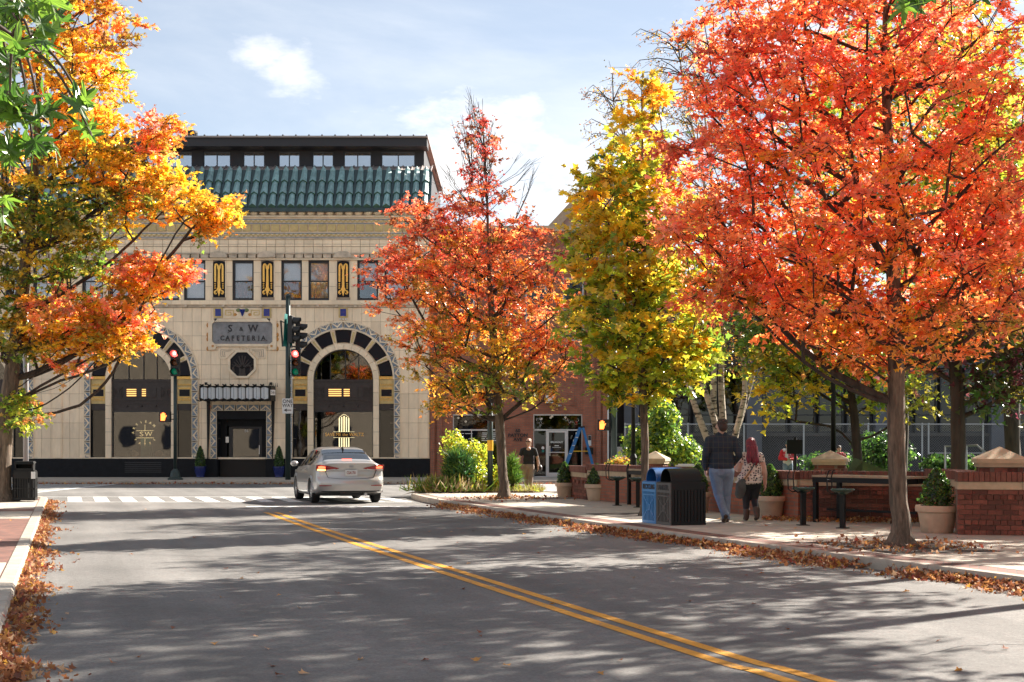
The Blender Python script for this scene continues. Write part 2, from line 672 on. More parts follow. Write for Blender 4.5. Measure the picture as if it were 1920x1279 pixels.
mat('bin_blue_dark', (0.01, 0.09, 0.28), 0.4)
mat('bin_grey', (0.085, 0.078, 0.072), 0.5, noise=(8, 0.2))
mat('ladder_blue', (0.006, 0.12, 0.33), 0.45)
mat('table_wood', (0.34, 0.25, 0.165), 0.75, noise=(5, 0.2))
mat('seat_green', (0.025, 0.06, 0.042), 0.3, coat=0.4)
mat('sticker_yellow', (0.75, 0.42, 0.02), 0.5)
mat('bark', (0.125, 0.09, 0.064), 0.95, noise=(13, 0.62), bump=(26, 1.0), noise2=(40, 0.35), stretch=(1, 1, 0.16))
mat('bark_dark', (0.05, 0.036, 0.028), 0.95, noise=(11, 0.5), bump=(26, 0.9), stretch=(1, 1, 0.2))
mat('twig', (0.075, 0.05, 0.038), 0.9)
mat('slate_blue', (0.095, 0.105, 0.125), 0.7, noise=(3, 0.1))
mat('dark_wall', (0.018, 0.018, 0.021), 0.7, noise=(2, 0.25))
mat('navy_glass', (0.016, 0.02, 0.034), 0.12)
mat('grey_panel', (0.06, 0.056, 0.052), 0.6, noise=(3, 0.15))
mat('beige_wall', (0.31, 0.265, 0.21), 0.85, noise=(1.2, 0.08))
mat('pink_stone', (0.42, 0.31, 0.26), 0.85, noise=(2, 0.12))
mat('galvanised', (0.26, 0.28, 0.30), 0.35, metal=0.7)
mat('chain', (0.16, 0.17, 0.18), 0.5, metal=0.5)
mat('paper', (0.7, 0.7, 0.68), 0.7)
glass_mat('glass_shop', (0.55, 0.53, 0.50), 0.10)
glass_mat('glass_dark', (0.25, 0.25, 0.26), 0.055)
glass_mat('glass_door', (0.4, 0.39, 0.38), 0.10)
glass_mat('glass_upper', (0.93, 0.93, 0.94), 0.12)
glass_mat('glass_sky', (0.6, 0.62, 0.64), 0.6)
glass_mat('glass_car', (0.16, 0.20, 0.20), 0.30, 0.03)


def birch_mat():
    m = mat('birch_bark', (0.42, 0.34, 0.26), 0.8, bump=(30, 0.5))
    t = m.node_tree
    p = t.nodes['Principled BSDF']
    geo = t.nodes.new('ShaderNodeNewGeometry')
    mpn = t.nodes.new('ShaderNodeMapping')
    mpn.inputs['Scale'].default_value = (5, 5, 16)
    t.links.new(geo.outputs['Position'], mpn.inputs[0])
    n = t.nodes.new('ShaderNodeTexNoise')
    n.inputs['Scale'].default_value = 1.0
    n.inputs['Detail'].default_value = 4
    t.links.new(mpn.outputs[0], n.inputs['Vector'])
    cr = t.nodes.new('ShaderNodeValToRGB')
    cr.color_ramp.elements[0].position = 0.36
    cr.color_ramp.elements[0].color = (0.05, 0.035, 0.025, 1)
    cr.color_ramp.elements[1].position = 0.5
    cr.color_ramp.elements[1].color = (0.46, 0.37, 0.29, 1)
    t.links.new(n.outputs[0], cr.inputs[0])
    t.links.new(cr.outputs[0], p.inputs['Base Color'])


birch_mat()


def road_wear():
    """wheel-polished streaks along the driving direction and small oil stains on the asphalt"""
    t = MATS['asphalt'].node_tree
    p = t.nodes['Principled BSDF']
    src = p.inputs['Base Color'].links[0].from_socket
    geo = t.nodes.new('ShaderNodeNewGeometry')
    rot = t.nodes.new('ShaderNodeVectorRotate')
    rot.rotation_type = 'Z_AXIS'
    rot.inputs['Angle'].default_value = R(-18)
    t.links.new(geo.outputs['Position'], rot.inputs['Vector'])
    out_ = src
    for sc_, scale, lo, hi, a, b in (((1.0, 0.06, 1), 1.5, .35, .65, .80, 1.16), ((1, 1, 1), 2.6, .22, .36, .72, 1.0), ((1, 1, 1), 11.0, .30, .62, .86, 1.08)):
        mp_ = t.nodes.new('ShaderNodeVectorMath')
        mp_.operation = 'MULTIPLY'
        mp_.inputs[1].default_value = sc_
        t.links.new(rot.outputs[0], mp_.inputs[0])
        n = t.nodes.new('ShaderNodeTexNoise')
        n.inputs['Scale'].default_value = scale
        n.inputs['Detail'].default_value = 5
        t.links.new(mp_.outputs[0], n.inputs['Vector'])
        mr = t.nodes.new('ShaderNodeMapRange')
        for i, v in enumerate((lo, hi, a, b)):
            mr.inputs[i + 1].default_value = v
        t.links.new(n.outputs[0], mr.inputs[0])
        vm = t.nodes.new('ShaderNodeVectorMath')
        vm.operation = 'SCALE'
        t.links.new(out_, vm.inputs[0])
        t.links.new(mr.outputs[0], vm.inputs['Scale'])
        out_ = vm.outputs[0]
    t.links.new(out_, p.inputs['Base Color'])


road_wear()


def leaf_mat(name, trans=0.5, rough=0.3, spec=0.75):
    m = bpy.data.materials.new(name)
    m.use_nodes = True
    t = m.node_tree
    p = t.nodes['Principled BSDF']
    p.inputs['Roughness'].default_value = rough
    p.inputs['Specular IOR Level'].default_value = spec
    a = t.nodes.new('ShaderNodeAttribute')
    a.attribute_name = 'leaf_colour'
    t.links.new(a.outputs['Color'], p.inputs['Base Color'])
    tr = t.nodes.new('ShaderNodeBsdfTranslucent')
    g = t.nodes.new('ShaderNodeGamma')          # light through a leaf is more saturated than light off it
    g.inputs[1].default_value = 1.03
    t.links.new(a.outputs['Color'], g.inputs[0])
    vm = t.nodes.new('ShaderNodeVectorMath')
    vm.operation = 'SCALE'
    vm.inputs['Scale'].default_value = 2.1
    t.links.new(g.outputs[0], vm.inputs[0])
    t.links.new(vm.outputs[0], tr.inputs[0])
    mx = t.nodes.new('ShaderNodeMixShader')
    mx.inputs[0].default_value = trans
    o = t.nodes['Material Output']
    t.links.new(p.outputs[0], mx.inputs[1])
    t.links.new(tr.outputs[0], mx.inputs[2])
    t.links.new(mx.outputs[0], o.inputs[0])
    MATS[name] = m


leaf_mat('leaf')
leaf_mat('leaf_dry', 0.2, 0.7, 0.3)
leaf_mat('needle', 0.25, 0.6, 0.3)
# ------------------------------------------------------------------ ground, roads, pavements
struct(MB().sheet([(-900, -600), (900, -600), (900, 1500), (-900, 1500)], -0.02).build('terrain', 'soil'))
struct(MB().sheet([(-120, -60), (120, -60), (120, 60.3), (-120, 60.3)], 0.0).build('road', 'asphalt'))

KR = [Vector((x, y)) for x, y in ((13.2, -6), (10.6, 2), (7.9, 8.5), (5.39, 14.97), (2.65, 22.06), (0.38, 28.6), (-1.75, 35.06))]
KR = smoothline(KR, 6)
KR += smoothline([(-1.75, 35.06), (-2.35, 37.4), (-2.85, 40.2), (-2.3, 42.2), (-0.9, 42.9), (0.3, 42.2), (1.2, 41.3), (3.0, 41.0)], 5)[1:]
KR += [Vector((20, 41.0)), Vector((60, 41.0))]
KL = smoothline([Vector(p) for p in ((1.3, -6), (-1.1, 2), (-3.9, 10.82), (-7.85, 23.45), (-11.79, 36.07))], 6)
KL += smoothline([(-11.79, 36.07), (-12.2, 37.2), (-13.1, 38.2), (-14.6, 38.8)], 5)[1:]
KL += [Vector((-30, 38.8)), Vector((-70, 38.8))]
SZ = 0.13


def offset(line, t):
    res = []
    for i, p in enumerate(line):
        d = (line[min(i + 1, len(line) - 1)] - line[max(i - 1, 0)]).normalized()
        res.append(p + Vector((d.y, -d.x)) * t)
    return res


def resample(line, step):
    res, acc = [line[0].copy()], 0.0
    for a, b in zip(line, line[1:]):
        L = (b - a).length
        s = step - acc
        while s <= L:
            res.append(a.lerp(b, s / L))
            s += step
        acc = (acc + L) % step
    return res


def pavement(name, line, side, far):
    """side +1: pavement lies to the right of the line's direction"""
    poly = [tuple(p) for p in line] + far
    body = struct(MB().slab([tuple(p) for p in offset(line, 0.03 * side)] + far, -0.01, SZ - 0.006).build(name, 'joint'))
    return body


park_far = [(60, -6)]
pav_r = pavement('pavement_right', KR, 1, park_far)
pav_l = pavement('pavement_left', KL, -1, [(-70, -6)])
pav_f = struct(MB().box(-120, 120, 53.45, 60.2, -0.01, SZ - 0.012).build('pavement_far', 'joint'))


def kerb_stones(line, side, parent, step=2.4, w=0.17, ymin=2.0):
    pts = resample(line, step / 6)
    for i in range(0, len(pts) - 6, 6):
        seg = pts[i:i + 7]
        if seg[0].y < ymin and seg[-1].y < ymin or abs(seg[0].x) > 26:
            continue
        d0 = (seg[1] - seg[0]).normalized() * 0.006
        seg = [seg[0] + d0] + seg[1:-1] + [seg[-1] - d0]
        inn = offset(seg, w * side)
        mb = MB()
        n = len(seg)
        lip = offset(seg, 0.022 * side)
        vs = [(p.x, p.y, -0.02) for p in seg] + [(p.x, p.y, SZ - 0.025) for p in seg] + [(p.x, p.y, SZ + 0.004) for p in lip] + \
             [(p.x, p.y, SZ + 0.004) for p in inn] + [(p.x, p.y, -0.02) for p in inn]
        fs = []
        for r in range(4):
            for k in range(n - 1):
                a = r * n + k
                fs.append((a, a + 1, a + n + 1, a + n) if side < 0 else (a, a + n, a + n + 1, a + 1))
        fs.append(tuple(r * n for r in range(5)))
        fs.append(tuple(r * n + n - 1 for r in range(4, -1, -1)))
        mb.add(vs, fs)
        mb.build('kerb_stone', 'kerb', parent, smooth=40)


kerb_stones(KR, 1, pav_r)
kerb_stones(KL, -1, pav_l)
kerb_stones([Vector((-30, 53.3)), Vector((30, 53.3))], -1, pav_f, 3.0)


def slabs(line, side, t0, t1, step, parent, ymin, ymax, m='concrete', name='paving_slab', gap=0.012, skip=None):
    a = resample(offset(line, t0 * side), 0.25)
    b = offset(a, (t1 - t0) * side)
    k = max(1, int(step / 0.25))
    for i in range(0, len(a) - k, k):
        q = [a[i], a[i + k], b[i + k], b[i]]
        c = sum(q, Vector((0, 0))) / 4
        if not (ymin < c.y < ymax) or abs(c.x) > 24 or (skip and skip(c)):
            continue
        q = [c + (p - c) * (1 - gap * 1.2 / max((p - c).length, 0.1)) for p in q]
        MB().slab([tuple(p) for p in q], 0.02, SZ).build(name, m, parent)


main_r = [p for p in KR if p.y < 36.5][:42]
# brick band along the kerb, then rows of concrete slabs up to the seat wall
for side, line, par, rows in ((1, main_r, pav_r, ((0.56, 2.15), (2.15, 3.7), (3.7, 5.3), (5.3, 6.9))),
                              (-1, [p for p in KL if p.y < 36.2], pav_l, ((1.75, 3.2), (3.2, 4.7), (4.7, 6.2)))):
    inner = 0.18
    outer = rows[0][0] - 0.005
    a = offset(line, inner * side)
    b = offset(line, outer * side)
    mb = MB()
    for i in range(len(a) - 1):
        mb.sheet([tuple(a[i]), tuple(a[i + 1]), tuple(b[i + 1]), tuple(b[i])], SZ - 0.002)
    mb.build('paver_band', 'paver', par)
    for t0, t1 in rows:
        slabs(line, side, t0, t1, 1.5, par, 3, 36.5)
# near part of the left pavement: concrete flags interrupt the paver band
for y0, y1 in ((10.0, 13.9), (14.0, 17.2), (26.5, 30.5), (30.6, 36.0)):
    slabs([p for p in resample(KL, 0.25) if y0 < p.y < y1], -1, 0.18, 1.74, 1.5, pav_l, 3, 37)
MB().slab([(-1.2, 36.6), (-1.9, 37.2), (-2.5, 40.0), (1.4, 40.6), (12, 40.6), (12, 36.6)], 0.02, SZ + 0.001).build('corner_slab', 'concrete', pav_r)
MB().slab([(-12.1, 36.3), (-12.5, 37.2), (-13.3, 37.9), (-14.6, 38.4), (-40, 38.4), (-40, 36.3)], 0.02, SZ + 0.001).build('corner_slab', 'concrete', pav_l)
for i in range(20):
    for j in range(2):
        x = -27 + i * 2.6
        MB().box(x, x + 2.585, 53.5 + j * 2.5, 55.985 + j * 2.5, 0.02, SZ).build('paving_slab', 'concrete', pav_f)
# tree pits cut in the pavement
TREE_A, TREE_B, TREE_C, TREE_D = Vector((-0.2, 36.1, SZ)), Vector((2.59, 27.6, SZ)), Vector((5.31, 19.4, SZ)), Vector((8.1, 11.0, SZ))
for T in (TREE_B, TREE_C, TREE_D):
    u = Vector((-0.33, 1)).normalized()
    w = Vector((u.y, -u.x))
    c = Vector((T.x, T.y))
    MB().slab([tuple(c + u * a * 1.15 + w * b * 0.8) for a, b in ((-1, -1), (1, -1), (1, 1), (-1, 1))], 0.02, SZ + 0.004).build('tree_pit', 'mulch', pav_r)
# planting bed on the corner and the raised park lawn behind the seat wall
struct(MB().slab([(-2.55, 40.3), (-2.15, 41.9), (-0.9, 42.55), (0.2, 41.9), (0.9, 40.9), (0.6, 40.2)], 0.0, SZ + 0.05).build('planting_bed', 'soil'))
struct(MB().slab([(1.9, 37.2), (2.2, 35.5), (5.75, 26.6), (8.3, 25.6), (8.3, 22.3), (40, 22.3), (40, 40.0), (1.9, 40.0)], 0.0, 0.30).build('park_lawn', 'lawn'))

# ------------------------------------------------------------------ painted markings
US = Vector((-0.322, 1.0))      # street direction per metre of y


def stripe(line, t0, t1, z=0.004):
    a, b = offset(line, t0), offset(line, t1)
    mb = MB()
    for i in range(len(line) - 1):
        mb.sheet([tuple(a[i]), tuple(a[i + 1]), tuple(b[i + 1]), tuple(b[i])], z)
    return mb


YL = smoothline([Vector(p) for p in ((4.55, 2.0), (2.1, 9.21), (1.35, 11.27), (-2.92, 24.3), (-5.18, 31.6))], 8)
for t0 in (0.0, -0.225):
    struct(stripe(YL, t0 - 0.115, t0).build('centre_line', 'paint_yellow'))
struct(MB().sheet([(-6.35, 34.15), (-2.0, 34.15), (-2.0, 34.62), (-6.5, 34.62)], 0.004).build('stop_line', 'paint_white'))
for y0 in (36.95, 40.45):
    struct(MB().sheet([(-12.0 - (y0 - 36) * 0.3, y0), (-2.55, y0), (-2.6, y0 + 0.16), (-12.05 - (y0 - 36) * 0.3, y0 + 0.16)], 0.004).build('crossing_edge_line', 'paint_white'))
for k in range(13):
    x = -11.6 + k * 0.72
    struct(MB().sheet([(x, 37.15), (x + 0.38, 37.15), (x + 0.38 - 1.02, 40.4), (x - 1.02, 40.4)], 0.005).build('crossing_bar', 'paint_white'))
for x in (-14.9, -18.6, 0.55, 3.6):
    struct(MB().sheet([(x, 43.2), (x + 0.2, 43.2), (x + 0.2, 53.2), (x, 53.2)], 0.004).build('crossing_edge_line', 'paint_white'))
for x0, x1 in ((-18.3, -15.0), (0.85, 3.5)):
    for k in range(9):
        y = 43.7 + k * 1.08
        struct(MB().sheet([(x0, y), (x1, y), (x1, y + 0.4), (x0, y + 0.4)], 0.005).build('crossing_bar', 'paint_white'))
# tar-sealed cracks
for pts in (((-6, 20), (-3, 19.2), (0, 19.8)), ((3.0, 10.4), (3.6, 10.9), (4.2, 10.8))):
    ln = smoothline([Vector(p) for p in pts], 8)
    ln = [p + Vector((rnd.uniform(-.03, .03), rnd.uniform(-.05, .05))) for p in ln]
    struct(stripe(ln, -0.006, 0.008, 0.003).build('road_crack', 'tar'))
# ------------------------------------------------------------------ the cafeteria building
FY = 58.5


def fx(px):
    return (px - 960) / FPX * FY


def fz(py):
    return EYE - (py - HZ) / FPX * FY


def dx(px):
    return px / FPX * FY


BL, BR_ = -330, 806
caf = thing('cafeteria_building', 'cream terracotta art deco building with green tile roof and big arched windows', 'building', (fx(457), FY, SZ))
ARCH = (265.0, 643.8, -43.0)
AY = 711.0
COLS = [554.6 + 17.65 * k for k in range(-50, 16)]
ROWS = [577, 603.5, 630, 657, 684, 711, 738.5, 766, 793, 822, 859]


def arch_cut(x, r):
    """photo row where the wall ends above an arch at column x (None outside the arches)"""
    for c in ARCH:
        if abs(x - c) < r:
            return AY - math.sqrt(r * r - (x - c) ** 2)
    return None


DOOR = (396, 511, 758)
# backing wall as thin upright strips so that the arches are real openings
mb = MB()
step = 3.0
x = BL
while x < BR_:
    x1 = min(x + step, BR_)
    xm = (x + x1) / 2
    b = arch_cut(xm, 101)
    if b is None:
        b = 895 if not DOOR[0] + 6 < xm < DOOR[1] - 6 else 764
    mb.box(fx(x), fx(x1), FY, FY + 0.45, fz(b), fz(572))
    x = x1
mb.build('wall', 'grout', caf)
# terracotta facing blocks: 300 single blocks, the rest (hidden behind the tree) joined
blocks = []
for i in range(len(COLS) - 1):
    c0, c1 = max(COLS[i], BL) + 0.2, min(COLS[i + 1], BR_) - 0.2
    if c1 - c0 < 2:
        continue
    for j in range(len(ROWS) - 1):
        r0, r1 = ROWS[j] + 0.2, ROWS[j + 1] - 0.2
        xs = [c0 + (c1 - c0) * t / 6 for t in range(7)]
        low = []
        for q in xs:
            b = arch_cut(q, 102)
            if b is None and DOOR[0] + 1 < q < DOOR[1] - 1:
                b = DOOR[2] + 3
            low.append(min(r1, b) if b is not None else r1)
        if max(low) - r0 < 1.5:
            continue
        if min(low) >= r1 - 0.01:
            poly = [(c0, r0), (c1, r0), (c1, r1), (c0, r1)]
        else:
            poly = [(c0, r0), (c1, r0)] + [(q, max(l, r0 + 0.2)) for q, l in zip(xs[::-1], low[::-1])]
        cen = ((c0 + c1) / 2, (r0 + r1) / 2)
        # blocks under the sign, octagon and canopy stay flat behind those
        vis = 0 if cen[0] < 60 or (cen[0] < 300 and cen[1] < 700) else 1
        blocks.append((vis, len(poly) != 4, poly, cen))
blocks.sort(key=lambda t: -t[0])
cache = {}
rest = MB()
for n, (vis, cut, poly, cen) in enumerate(blocks):
    cx_, cz_ = fx(cen[0]), fz(cen[1])
    pl = [(fx(a) - cx_, fz(b) - cz_) for a, b in poly]
    if n < 300:
        key = None if cut else (round(pl[1][0] - pl[0][0], 2), round(pl[0][1] - pl[2][1], 2))
        me = cache.get(key) if key else None
        if me is None:
            me = MB().prism(pl, -0.016, 0.01).mesh('terracotta_block', 'terracotta')
            if key:
                cache[key] = me
        o = link('terracotta_block', me, caf, off=org(caf), loc=Vector((cx_, FY + rnd.uniform(-.002, .002), cz_)) - org(caf))
        if not cut:
            bv = o.modifiers.new('bevel', 'BEVEL')
            bv.width = 0.006
            bv.segments = 1
    else:
        rest.prism([(a + cx_, b + cz_) for a, b in pl], FY - 0.016, FY + 0.01)
if rest.v:
    stuff(rest.build('terracotta_facing', 'terracotta', caf))
# vertical pilasters at the ends of the front
for c in (109, 796):
    p = MB()
    for j in range(len(ROWS) - 1):
        p.box(fx(c - 8.5), fx(c + 8.5), FY - 0.05, FY - 0.017, fz(ROWS[j + 1] - 0.3), fz(ROWS[j] + 0.3))
        p.box(fx(c - 3.5), fx(c + 6), FY - 0.075, FY - 0.05, fz(ROWS[j + 1] - 0.3), fz(ROWS[j] + 0.3))
    p.build('pilaster', 'terracotta', caf)
# black granite plinth, broken at the doorway and stepping round the arches
for a, b in ((BL, DOOR[0] + 12), (DOOR[1] - 12, BR_)):
    MB().box(fx(a), fx(b), FY - 0.07, FY + 0.4, SZ - 0.05, fz(860)).build('plinth', 'black_granite', caf)
for c in ARCH[:1]:
    v = MB()
    for k in range(6):
        v.box(fx(c - 30), fx(c + 38), FY - 0.085, FY - 0.07, fz(868 + k * 3.6), fz(866.4 + k * 3.6))
    v.build('vent_grille', 'frame_dark', caf)
MB().box(fx(BL), fx(BR_), FY - 0.03, FY, fz(861), fz(857.5)).build('plinth_moulding', 'terracotta_trim', caf)

# zigzag border tile
cw, cl = 0.263, 0.508
tb = MB()
h2, w2 = cl / 2 - .004, cw / 2
tb.cur = 1
tb.box(-h2, h2, -0.04, 0.0, -w2 + .022, w2 - .022)          # blue-grey ground
tb.cur = 0
for s in (-1, 1):
    tb.box(-h2, h2, -0.056, 0.0, s * (w2 - .011) - .011, s * (w2 - .011) + .011)      # cream edges
    tb.prism([(0, -w2 + .03), (0, -w2 + .115), (s * .165, w2 - .03), (s * .235, w2 - .03)], -0.056, -0.04)
    tb.box(s * (h2 - .026) - .011, s * (h2 - .026) + .011, -0.054, -0.04, -w2 + .022, w2 - .022)
    tb.cur = 2
    tb.box(s * (h2 - .006) - .006, s * (h2 - .006) + .006, -0.05, -0.04, -w2 + .022, w2 - .022)
    tb.cur = 0
tb.prism([(-.095, w2 - .03), (.095, w2 - .03), (0, -w2 + .15)], -0.052, -0.04)
tb.cur = 1
tb.prism([(-.055, w2 - .03), (.055, w2 - .03), (0, .01)], -0.058, -0.052)
zig = tb.mesh('zigzag_tile', ['terracotta_trim', 'blue_glaze', 'black_panel'])


def zigtile(px, py, ang, sc=1.0):
    """ang: direction (in the facade plane) of the tile's long side; its inner edge is on local -z"""
    o = link('zigzag_tile', zig, caf, off=org(caf), loc=Vector((fx(px), FY - 0.018, fz(py))) - org(caf))
    o.rotation_euler = (0, -ang, 0)
    o.scale = (sc, 1, 1)


for c in ARCH:
    n = 14
    for k in range(n):
        if c < 0 and k < n - 7:
            continue
        t = math.pi * (k + .5) / n            # 0 = left end
        zigtile(c - 101 * math.cos(t), AY - 101 * math.sin(t), math.pi / 2 - t, 0.965)
    for s in (-1, 1):
        if c < 0 and s < 0:
            continue
        for k in range(6):
            zigtile(c + s * 101, AY + 11.8 + k * 23.4, R(90) if s < 0 else R(-90), 1.0)
        o = MB().box(fx(c + s * 101 - 6), fx(c + s * 101 + 6), FY - 0.06, FY, fz(860), fz(852))
        o.cur = 1
        o.box(fx(c + s * 101 - 3), fx(c + s * 101 + 3), FY - 0.068, FY - 0.06, fz(858), fz(856.6))
        o.box(fx(c + s * 101 - 3), fx(c + s * 101 - 1.8), FY - 0.068, FY - 0.06, fz(858), fz(854))
        o.build('scroll_block', ['terracotta_trim', 'blue_glaze'], caf)


def ringpoly(c, r0, r1, t0, t1, n=6):
    a = [(fx(c - r1 * math.cos(t0 + (t1 - t0) * k / n)), fz(AY - r1 * math.sin(t0 + (t1 - t0) * k / n))) for k in range(n + 1)]
    b = [(fx(c - r0 * math.cos(t0 + (t1 - t0) * k / n)), fz(AY - r0 * math.sin(t0 + (t1 - t0) * k / n))) for k in range(n, -1, -1)]
    return a + b


for c in ARCH:
    full = c > 0
    t0a = 0 if full else math.pi * 0.5
    # thin outer moulding and inner reveal
    MB().prism(ringpoly(c, 106.8, 109, t0a, math.pi, 40), FY - 0.075, FY - 0.017).build('arch_moulding', 'terracotta_trim', caf)
    MB().prism(ringpoly(c, 93, 95.4, t0a, math.pi, 40), FY - 0.07, FY + 0.3).build('arch_moulding', 'terracotta_trim', caf)
    MB().prism(ringpoly(c, 66, 93, t0a, math.pi, 40), FY + 0.06, FY + 0.3).build('fanlight_ring', 'terracotta_trim', caf)
    for k in range(7):
        a0, a1 = math.pi * (k * 26 - 1 + 1) / 182, math.pi * ((k + 1) * 26) / 182
        if not full and k < 3:
            continue
        MB().prism(ringpoly(c, 69, 92.5, a0 + 0.055, a1 - 0.055), FY + 0.02, FY + 0.06).build('fanlight_panel', 'black_panel', caf)
    for k in range(1, 7):
        if not full and k < 4:
            continue
        a = math.pi * k * 26 / 182
        m_ = MB()
        m_.prism(ringpoly(c, 67, 93, a - 0.045, a + 0.045, 2), FY - 0.03, FY + 0.06)
        m_.cur = 1
        m_.prism(ringpoly(c, 70, 90, a - 0.022, a + 0.022, 2), FY - 0.06, FY - 0.03)
        m_.build('fan_mullion', ['terracotta_trim', 'tan_glaze'], caf)
    nv = 12
    for k in range(nv):
        if not full and k < nv // 2:
            continue
        MB().prism(ringpoly(c, 56, 66.8, math.pi * k / nv + .004, math.pi * (k + 1) / nv - .004, 4), FY - 0.055, FY + 0.28).build('voussoir', 'terracotta', caf)
    for s in (-1, 1):
        if not full and s < 0:
            continue
        xi, xo = sorted((c + s * 56.2, c + s * 66.8))
        for k in range(6):
            r0, r1 = AY + k * 24.8, AY + (k + 1) * 24.8 - 0.5
            MB().box(fx(xi), fx(xo), FY - 0.055, FY + 0.28, fz(r1), fz(r0)).build('column_block', 'terracotta', caf)
        xi, xo = sorted((c + s * 67.2, c + s * 94.6))
        # gold panel with zigzag bands and a black inset
        g = MB()
        g.box(fx(xi), fx(xo), FY + 0.02, FY + 0.3, fz(757), fz(704))
        g.cur = 1
        for yy in (721.5, 749.5):
            pts = [(xi + 1.5 + (xo - xi - 3) * q / 8, yy + (1.6 if q % 2 else -1.6)) for q in range(9)]
            for (x0_, y0_), (x1_, y1_) in zip(pts, pts[1:]):
                g.bar((fx(x0_), FY + 0.005, fz(y0_)), (fx(x1_), FY + 0.005, fz(y1_)), 0.04, 0.03)
        g.box(fx(xi), fx(xo), FY - 0.04, FY + 0.02, fz(711), fz(706))
        g.box(fx(xi + 2), fx(xo - 2), FY, FY + 0.02, fz(729), fz(727))
        g.box(fx(xi + 2), fx(xo - 2), FY, FY + 0.02, fz(746), fz(744))
        g.cur = 2
        g.box(fx(xi + 4), fx(xo - 4), FY + 0.005, FY + 0.02, fz(743), fz(730.5))
        g.build('gold_panel', ['tan_glaze', 'gold', 'black_panel'], caf)
        MB().box(fx(xi), fx(xo), FY + 0.04, FY + 0.3, fz(769), fz(757.2)).build('transom_panel', 'bronze', caf)
        w = MB().box(fx(xi), fx(xo), FY + 0.14, FY + 0.15, fz(859), fz(769.5)).build('side_pane', 'glass_dark', caf)
        MB().box(fx(xi), fx(xi + 1), FY + 0.1, FY + 0.2, fz(859), fz(769.5)).box(fx(xo - 1), fx(xo), FY + 0.1, FY + 0.2, fz(859), fz(769.5)).build('window_frame', 'frame_dark', caf)
    # fanlight glass, bronze transom and shop window
    x0_, x1_ = c - 56, c + 56
    lun = [(c - 56 * math.cos(math.pi * k / 30), AY - 56 * math.sin(math.pi * k / 30)) for k in range(31)]
    if not full:
        lun = [p for p in lun if p[0] > c]
        x0_ = c
        lun = [(c, AY)] + lun
    MB().prism([(fx(a), fz(b)) for a, b in lun], FY + 0.16, FY + 0.17).build('fanlight_glass', 'glass_shop', caf)
    fr = MB()
    if full:
        for (a, b), (a2, b2) in zip(lun, lun[1:]):
            fr.bar((fx(a), FY + 0.13, fz(b)), (fx(a2), FY + 0.13, fz(b2)), 0.07, 0.07)
        for q in (-25, 3, 28):
            fr.box(fx(c + q - .5), fx(c + q + .5), FY + 0.1, FY + 0.155, fz(AY), fz(AY - math.sqrt(56 ** 2 - q * q)))
        fr.build('fanlight_frame', 'frame_dark', caf)
    tp = MB()
    tp.box(fx(x0_), fx(x1_), FY + 0.08, FY + 0.34, fz(770), fz(711.5))
    tp.box(fx(x0_), fx(x1_), FY + 0.04, FY + 0.08, fz(715.5), fz(712))
    tp.box(fx(x0_), fx(x1_), FY + 0.04, FY + 0.08, fz(751), fz(749))
    tp.box(fx(x0_), fx(x1_), FY + 0.05, FY + 0.08, fz(757), fz(755.8))
    if full:
        for q in (-27, 0, 27):
            tp.ball((fx(c + q), FY + 0.07, fz(761.5)), 0.045, 8, 6)
        for s in (-1, 1):
            for q in range(3):
                a0, a1, b0, b1 = c + s * 45 - 9 + q * 3, c + s * 45 + 9 - q * 3, 726 + q * 3, 745 - q * 3
                for u in ((a0, a1, b0, b0 + 1), (a0, a1, b1 - 1, b1), (a0, a0 + 1, b0, b1), (a1 - 1, a1, b0, b1)):
                    tp.box(fx(u[0]), fx(u[1]), FY + 0.055, FY + 0.08, fz(u[3]), fz(u[2]))
    tpo = tp.build('bronze_transom', 'bronze', caf)
    if full:
        gl = MB()
        gl.box(fx(c - 31), fx(c + 27), FY + 0.05, FY + 0.08, fz(744.5), fz(726.5))
        gl.cur = 1
        wide = (24, 0) if c > 500 else (18, 4)
        for k in range(4):
            yy = 729.4 + k * 3.8
            for a, b in ((-28, -28 + wide[0]), (0.5, 11.5 if c > 500 else 8)):
                gl.box(fx(c + a), fx(c + b), FY + 0.042, FY + 0.05, fz(yy + 2.1), fz(yy))
        gl.build('louvre_light', ['bronze', 'amber_glow'], tpo)
    MB().box(fx(x0_), fx(x1_), FY + 0.16, FY + 0.17, fz(858), fz(772)).build('shop_window', 'glass_shop', caf)
    f = MB()
    f.box(fx(x0_), fx(x1_), FY + 0.1, FY + 0.22, fz(772.5), fz(770))
    f.box(fx(x0_), fx(x1_), FY + 0.1, FY + 0.22, fz(860), fz(857.5))
    for a in ((x0_, x0_ + 1.6), (x1_ - 1.6, x1_)):
        f.box(fx(a[0]), fx(a[1]), FY + 0.1, FY + 0.22, fz(857.5), fz(772.5))
    f.build('window_frame', 'frame_dark', caf)

# rooms behind the glass
rm = MB()
rm.box(fx(BL), fx(BR_), FY + 3.2, FY + 3.4, SZ, fz(500))
rm.box(fx(BL), fx(BR_), FY + 0.46, FY + 3.2, SZ - .1, fz(862))
rm.box(fx(BL), fx(BR_), FY + 0.46, FY + 3.2, fz(655), fz(645))
for q in (120, 372, 400, 508, 535, 752):
    rm.box(fx(q), fx(q) + 0.1, FY + 0.46, FY + 3.2, SZ, fz(500))
rm.build('shop_interior', 'interior', caf)
# body of the building behind the front
MB().box(fx(BL), fx(BR_) - 0.02, FY + 3.4, FY + 22, 0, fz(400)).build('rear_wall', 'charcoal', caf)
MB().box(fx(BR_) - 0.35, fx(BR_) - 0.01, FY + 0.45, FY + 3.4, 0, fz(400)).build('side_wall', 'grout', caf)

